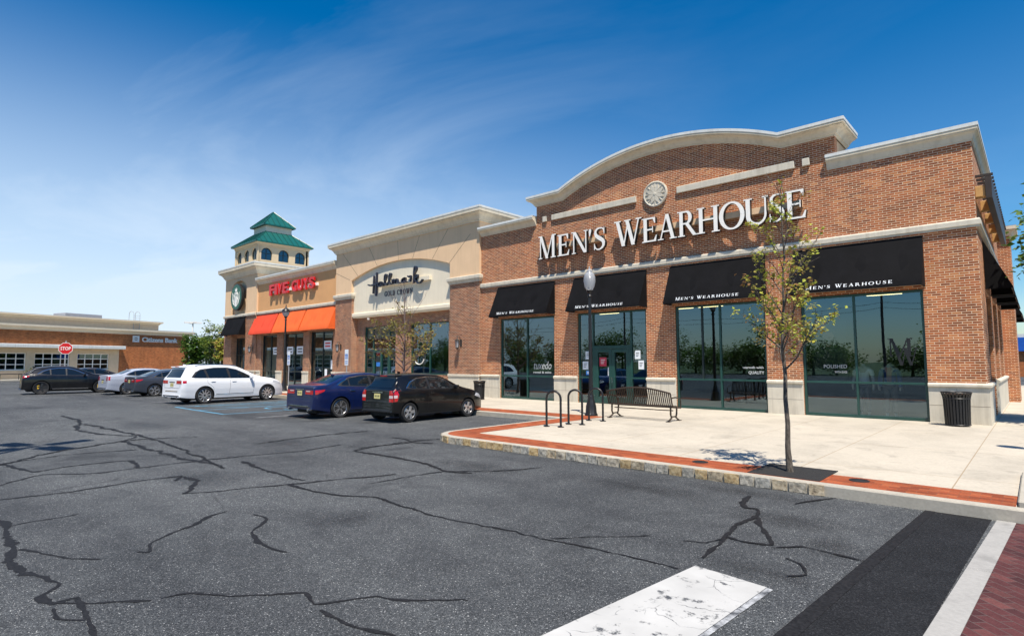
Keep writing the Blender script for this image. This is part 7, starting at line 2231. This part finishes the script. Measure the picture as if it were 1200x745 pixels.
def broad_tree(name, loc, label, seed, H, R, h0, m, n_cl, n_leaf, size, squash=0.8, cat='tree', group=None, bark='bark', gap=0.25):
    """trunk with forked limbs; crown of leaf clumps through an uneven volume with gaps"""
    rnd = random.Random(seed)
    e = empty(name, loc, 0, label, cat, group); LOCAL.add(e.name)
    tb_ = MB(); r0 = 0.022*H
    tb_.tube([(0,0,0),(0.02*R,0,h0*0.6),(0,0.03*R,h0),(0.03*R,0,h0+(H-h0)*0.5)],[r0*1.3,r0,r0*0.85,r0*0.3],9)
    trunk = tb_.build('trunk', M[bark], e, smooth=60)
    lb = MB(); cz = h0+(H-h0)*0.5; cl = []
    lob = [Vector((rnd.gauss(0,1),rnd.gauss(0,1),rnd.gauss(0,1))).normalized() for _ in range(9)]
    for i in range(n_cl):
        d = Vector((rnd.gauss(0,1),rnd.gauss(0,1),rnd.gauss(0,1))).normalized()
        f = rnd.random()**0.45
        bump = 1-gap+gap*2*max(0,max(d.dot(l) for l in lob)-0.45)
        p = Vector((d.x*R*f*bump, d.y*R*f*bump, cz+d.z*(H-h0)*0.5*f*bump/squash*0.8))
        cl.append(p)
        if i % 4 == 0:
            s0 = Vector((0,0,h0*0.8+rnd.random()*(cz-h0*0.8)))
            mid = s0.lerp(p,0.55)+Vector((0,0,0.05*H))
            lb.tube([s0,mid,p],[r0*0.35,r0*0.18,r0*0.05],5)
    lb.build('limbs', M[bark], trunk, smooth=60)
    lc_ = leaf_cloud(rnd, cl, n_leaf, R*0.11, size); lc_.build('crown', m, e)
    return e
broad_tree('maple_tree', (2.3,1.2,0.15), 'green maple reaching over the walk beside the store corner', 5, 6.7, 1.9, 3.5, M['leaf_bright'], 230, (18,28), 0.17)
GT = [((-69.5,4.0,0),'rounded dense green tree right beside the bank wall',31,5.4,1.75,0.8,'leaf_bright',170,0.30),
      ((-64.6,3.9,0),'taller airy green tree between the bank and the coffee shop',32,7.0,1.6,1.6,'leaf_light',70,0.26),
      ((-53.4,0.75,0),'yellow-green small tree touching the coffee shop corner',33,4.7,0.75,1.6,'leaf_young',70,0.20),
      ((-95,16.0,0),'dark green tree filling the gap far behind the bank',34,6.0,3.6,0.8,'leaf_green',150,0.36)]
for loc, lb_, sd, H, R, h0, m_, n, sz in GT:
    broad_tree('broadleaf_tree', loc, lb_, sd, H, R, h0, M[m_], n, (14,24), sz, group='trees between the bank and the coffee shop')
# shrubs under the bank windows
for k, (u, lb_) in enumerate(((-1.9,'small green shrub beside the low railing, under the bank windows'),(2.6,'small green shrub between two bank windows, beside the black SUV tail'))):
    p = bo+bd*u+bn*1.2
    rnd = random.Random(70+k)
    e = mk('shrub', tuple(p+Vector((0,0,0.14))), 0, lb_, 'shrub', 'shrubs under the bank windows')
    mb = MB()
    for q in range(9): mb.tube([(0,0,0),(rnd.gauss(0,0.25),rnd.gauss(0,0.25),rnd.uniform(0.6,1.1))],[0.02,0.006],5)
    mb.build('stems', M['bark'], e)
    leaf_cloud(rnd, [Vector((rnd.gauss(0,0.35),rnd.gauss(0,0.35),rnd.uniform(0.25,1.15))) for q in range(60)], (10,16), 0.10, 0.13).build('foliage', M['leaf_green'], e)

# tree belt on the far side of the lot, behind the camera: what the shop windows mirror
rnd = random.Random(8); mb = MB(); cols = []
for k in range(80):
    x = -235+300*k/79+rnd.uniform(-1.5,1.5); y = -66+rnd.uniform(-4,3); H = rnd.uniform(3.6,8.0); R = rnd.uniform(2.4,4.4)
    if k % 9 in (4,): continue
    cl = []
    for q in range(46):
        d = Vector((rnd.gauss(0,1),rnd.gauss(0,1),rnd.gauss(0,1))).normalized()*rnd.random()**0.4
        cl.append(Vector((x+d.x*R,y+d.y*R,H*0.55+d.z*H*0.45)))
    t_ = leaf_cloud(rnd, cl, 44, 0.60, 0.36); mb.add(t_); cols += t_.colors
    n0 = len(mb.f); mb.tube([(x,y,0),(x,y,H*0.6)],[0.2,0.08],6); cols += [0.0]*(len(mb.f)-n0)
mb.colors = cols
tag(mb.build('treeline', M['leaf_bright']), kind='stuff')
# utility poles along that road, with their wires
for k in range(3):
    e = mk('utility_pole', (-46+34*k,-57,0), 0, 'wooden utility pole with a crossarm mirrored in the shop windows', 'utility pole', 'utility poles mirrored in the windows')
    mb = MB(); mb.tube([(0,0,0),(0,0,11.5)],[0.17,0.11],8); mb.build('pole', M['bark'], e)
    mb = MB(); mb.bar((-0.1,-0.0,10.7),(0.1,0.0,10.7),0.12); mb.box(-0.06,0.06,-1.2,1.2,10.6,10.75); mb.build('crossarm', M['bark'], e)
mb = MB()
for yo, z in ((-1.1,10.8),(0,11.4),(1.1,10.8),(0.1,8.6),(0.1,8.0)):
    for k in range(-1,3):
        xa, xb = -46+34*k, -46+34*(k+1)
        mb.tube([(xa+(xb-xa)*q/10,-57+yo,z-1.0*4*(q/10)*(1-q/10)) for q in range(11)],0.022,4,caps=False)
tag(mb.build('power_lines', M['black']), 'sagging power lines strung between the utility poles, mirrored in the shop windows', 'power lines')

# ------------------------------------------------------------------ shop window display
def mannequin(x, y, label, torso, legs, shirt2=None, arm_out=0.10):
    e = mk('mannequin', (x,y,0.16), 0, label, 'mannequin', 'headless mannequins in the right display window')
    def skin_body(name, verts, edges, rads, m, par, root=0):
        me = bpy.data.meshes.new(name); me.from_pydata(verts, edges, []); me.update()
        o = bpy.data.objects.new(name, me); COL.objects.link(o)
        sm = o.modifiers.new('skin','SKIN'); sm.use_smooth_shade = True
        for k, r in enumerate(rads):
            me.skin_vertices[0].data[k].radius = r if isinstance(r, tuple) else (r,r)
            me.skin_vertices[0].data[k].use_root = (k == root)
        ss = o.modifiers.new('sub','SUBSURF'); ss.levels = 2; ss.render_levels = 2
        dg = bpy.context.evaluated_depsgraph_get()
        nm = bpy.data.meshes.new_from_object(o.evaluated_get(dg))
        o.modifiers.clear(); o.data = nm; bpy.data.meshes.remove(me)
        nm.materials.clear(); nm.materials.append(m)
        o.parent = par
        return o
    V = [(0,0,1.02),(0,0,1.16),(0,0,1.34),(0,0,1.46),(0,0,1.56),(0,0,1.62)]
    V += [(-0.19,0,1.44),(-0.25,0.01,1.18),(-0.24-arm_out*0.5,-0.04,0.93),(-0.22-arm_out*0.4,-0.06,0.80)]
    V += [(0.19,0,1.44),(0.25,0.01,1.18),(0.26,-0.02,0.93),(0.25,-0.04,0.80)]
    V += [(-0.09,0,0.94),(-0.10,-0.01,0.52),(-0.11,0.02,0.10),(-0.12,-0.06,0.03)]
    V += [(0.09,0,0.94),(0.10,-0.01,0.52),(0.11,0.02,0.10),(0.12,-0.06,0.03)]
    E = [(0,1),(1,2),(2,3),(3,4),(4,5),(3,6),(6,7),(7,8),(8,9),(3,10),(10,11),(11,12),(12,13),(0,14),(14,15),(15,16),(16,17),(0,18),(18,19),(19,20),(20,21)]
    R = [(0.155,0.105),(0.145,0.10),(0.17,0.115),(0.12,0.09),0.055,0.05]+[0.062,0.048,0.036,0.032]*2+[0.085,0.062,0.042,0.035]*2
    skin_body('body', V, E, R, M['skin'], e)
    g = 0.020
    V2 = [(0,0,0.96),(0,0,1.16),(0,0,1.34),(0,0,1.465),(-0.19,0,1.445),(-0.245,0.01,1.22),(0.19,0,1.445),(0.245,0.01,1.22)]
    E2 = [(0,1),(1,2),(2,3),(3,4),(4,5),(3,6),(6,7)]
    R2 = [(0.18,0.13),(0.165,0.12),(0.19,0.135),(0.135,0.105),0.085,0.072,0.085,0.072]
    if shirt2:
        V2 += [(-0.26,-0.03,0.90),(0.26,-0.03,0.90)]; E2 += [(5,8),(7,9)]; R2 += [0.058,0.058]
    skin_body('jacket' if shirt2 else 'shirt', V2, E2, R2, torso, e)
    V3 = [(0,0,1.0),(-0.09,0,0.92),(-0.10,-0.01,0.52),(-0.11,0.02,0.13),(0.09,0,0.92),(0.10,-0.01,0.52),(0.11,0.02,0.13)]
    skin_body('trousers', V3, [(0,1),(1,2),(2,3),(0,4),(4,5),(5,6)], [(0.165,0.118),0.105,0.082,0.068,0.105,0.082,0.068], legs, e)
    if shirt2:
        mb = MB(); mb.prism([(-0.055,1.02),(0.055,1.02),(0.075,1.50),(-0.075,1.50)], (0,-0.125,0), X, Zv, -Y, 0.0, 0.02); mb.build('shirt_front', shirt2, e)
    mb = MB(); mb.lathe([(0.001,0.0),(0.22,0.0),(0.22,-0.012),(0.001,-0.012)][::-1],(0,0,0.012),20); mb.build('stand', M['chrome'], e)
mannequin(-3.02,0.42,'headless mannequin in a white short-sleeved shirt behind the right window',M['shirt'],M['navy'])
mannequin(-2.35,0.50,'headless mannequin in a blue jacket over a pink shirt behind the right window',M['jacket'],M['pants'],M['pink_shirt'])
# hanging poster of a bearded man in a dark shirt
po = mk('poster', (-3.95,0.5,0), 0, 'hanging photo poster of a bearded man in a dark shirt in the right window', 'poster')
mb = MB(); mb.box(-0.50,0.50,0.0,0.02,1.15,3.1); pb = mb.build('poster_sheet', M['interior_dark'], po)
mb = MB()
mb.prism([(-0.48,1.16),(0.48,1.16),(0.46,1.95),(0.30,2.25),(0.10,2.36),(-0.10,2.36),(-0.30,2.25),(-0.46,1.95)], (0,-0.001,0), X, Zv, -Y, 0.0, 0.002); mb.build('figure_shirt', M['logo_black'], pb)
mb = MB(); sk_ = plain('poster_skin', (0.30,0.17,0.11), 0.7)
mb.prism([(0.16*cos(a),2.60+0.23*sin(a)) for a in [2*pi*k/24 for k in range(24)]], (0,-0.001,0), X, Zv, -Y, 0.0, 0.004); mb.prism([(-0.07,2.30),(0.07,2.30),(0.08,2.42),(-0.08,2.42)], (0,-0.001,0), X, Zv, -Y, 0.0, 0.003); mb.build('figure_face', sk_, pb)
mb = MB()
mb.prism([(-0.17,2.66),(-0.15,2.45),(0.0,2.36),(0.15,2.45),(0.17,2.66),(0.12,2.56),(0.0,2.51),(-0.12,2.56)], (0,-0.0055,0), X, Zv, -Y, 0.0, 0.002)
mb.prism([(-0.17,2.66),(-0.19,2.80),(-0.05,2.90),(0.10,2.88),(0.19,2.78),(0.17,2.66),(0.10,2.76),(-0.08,2.78)], (0,-0.0055,0), X, Zv, -Y, 0.0, 0.0025)
mb.build('figure_hair', M['brown'], pb)
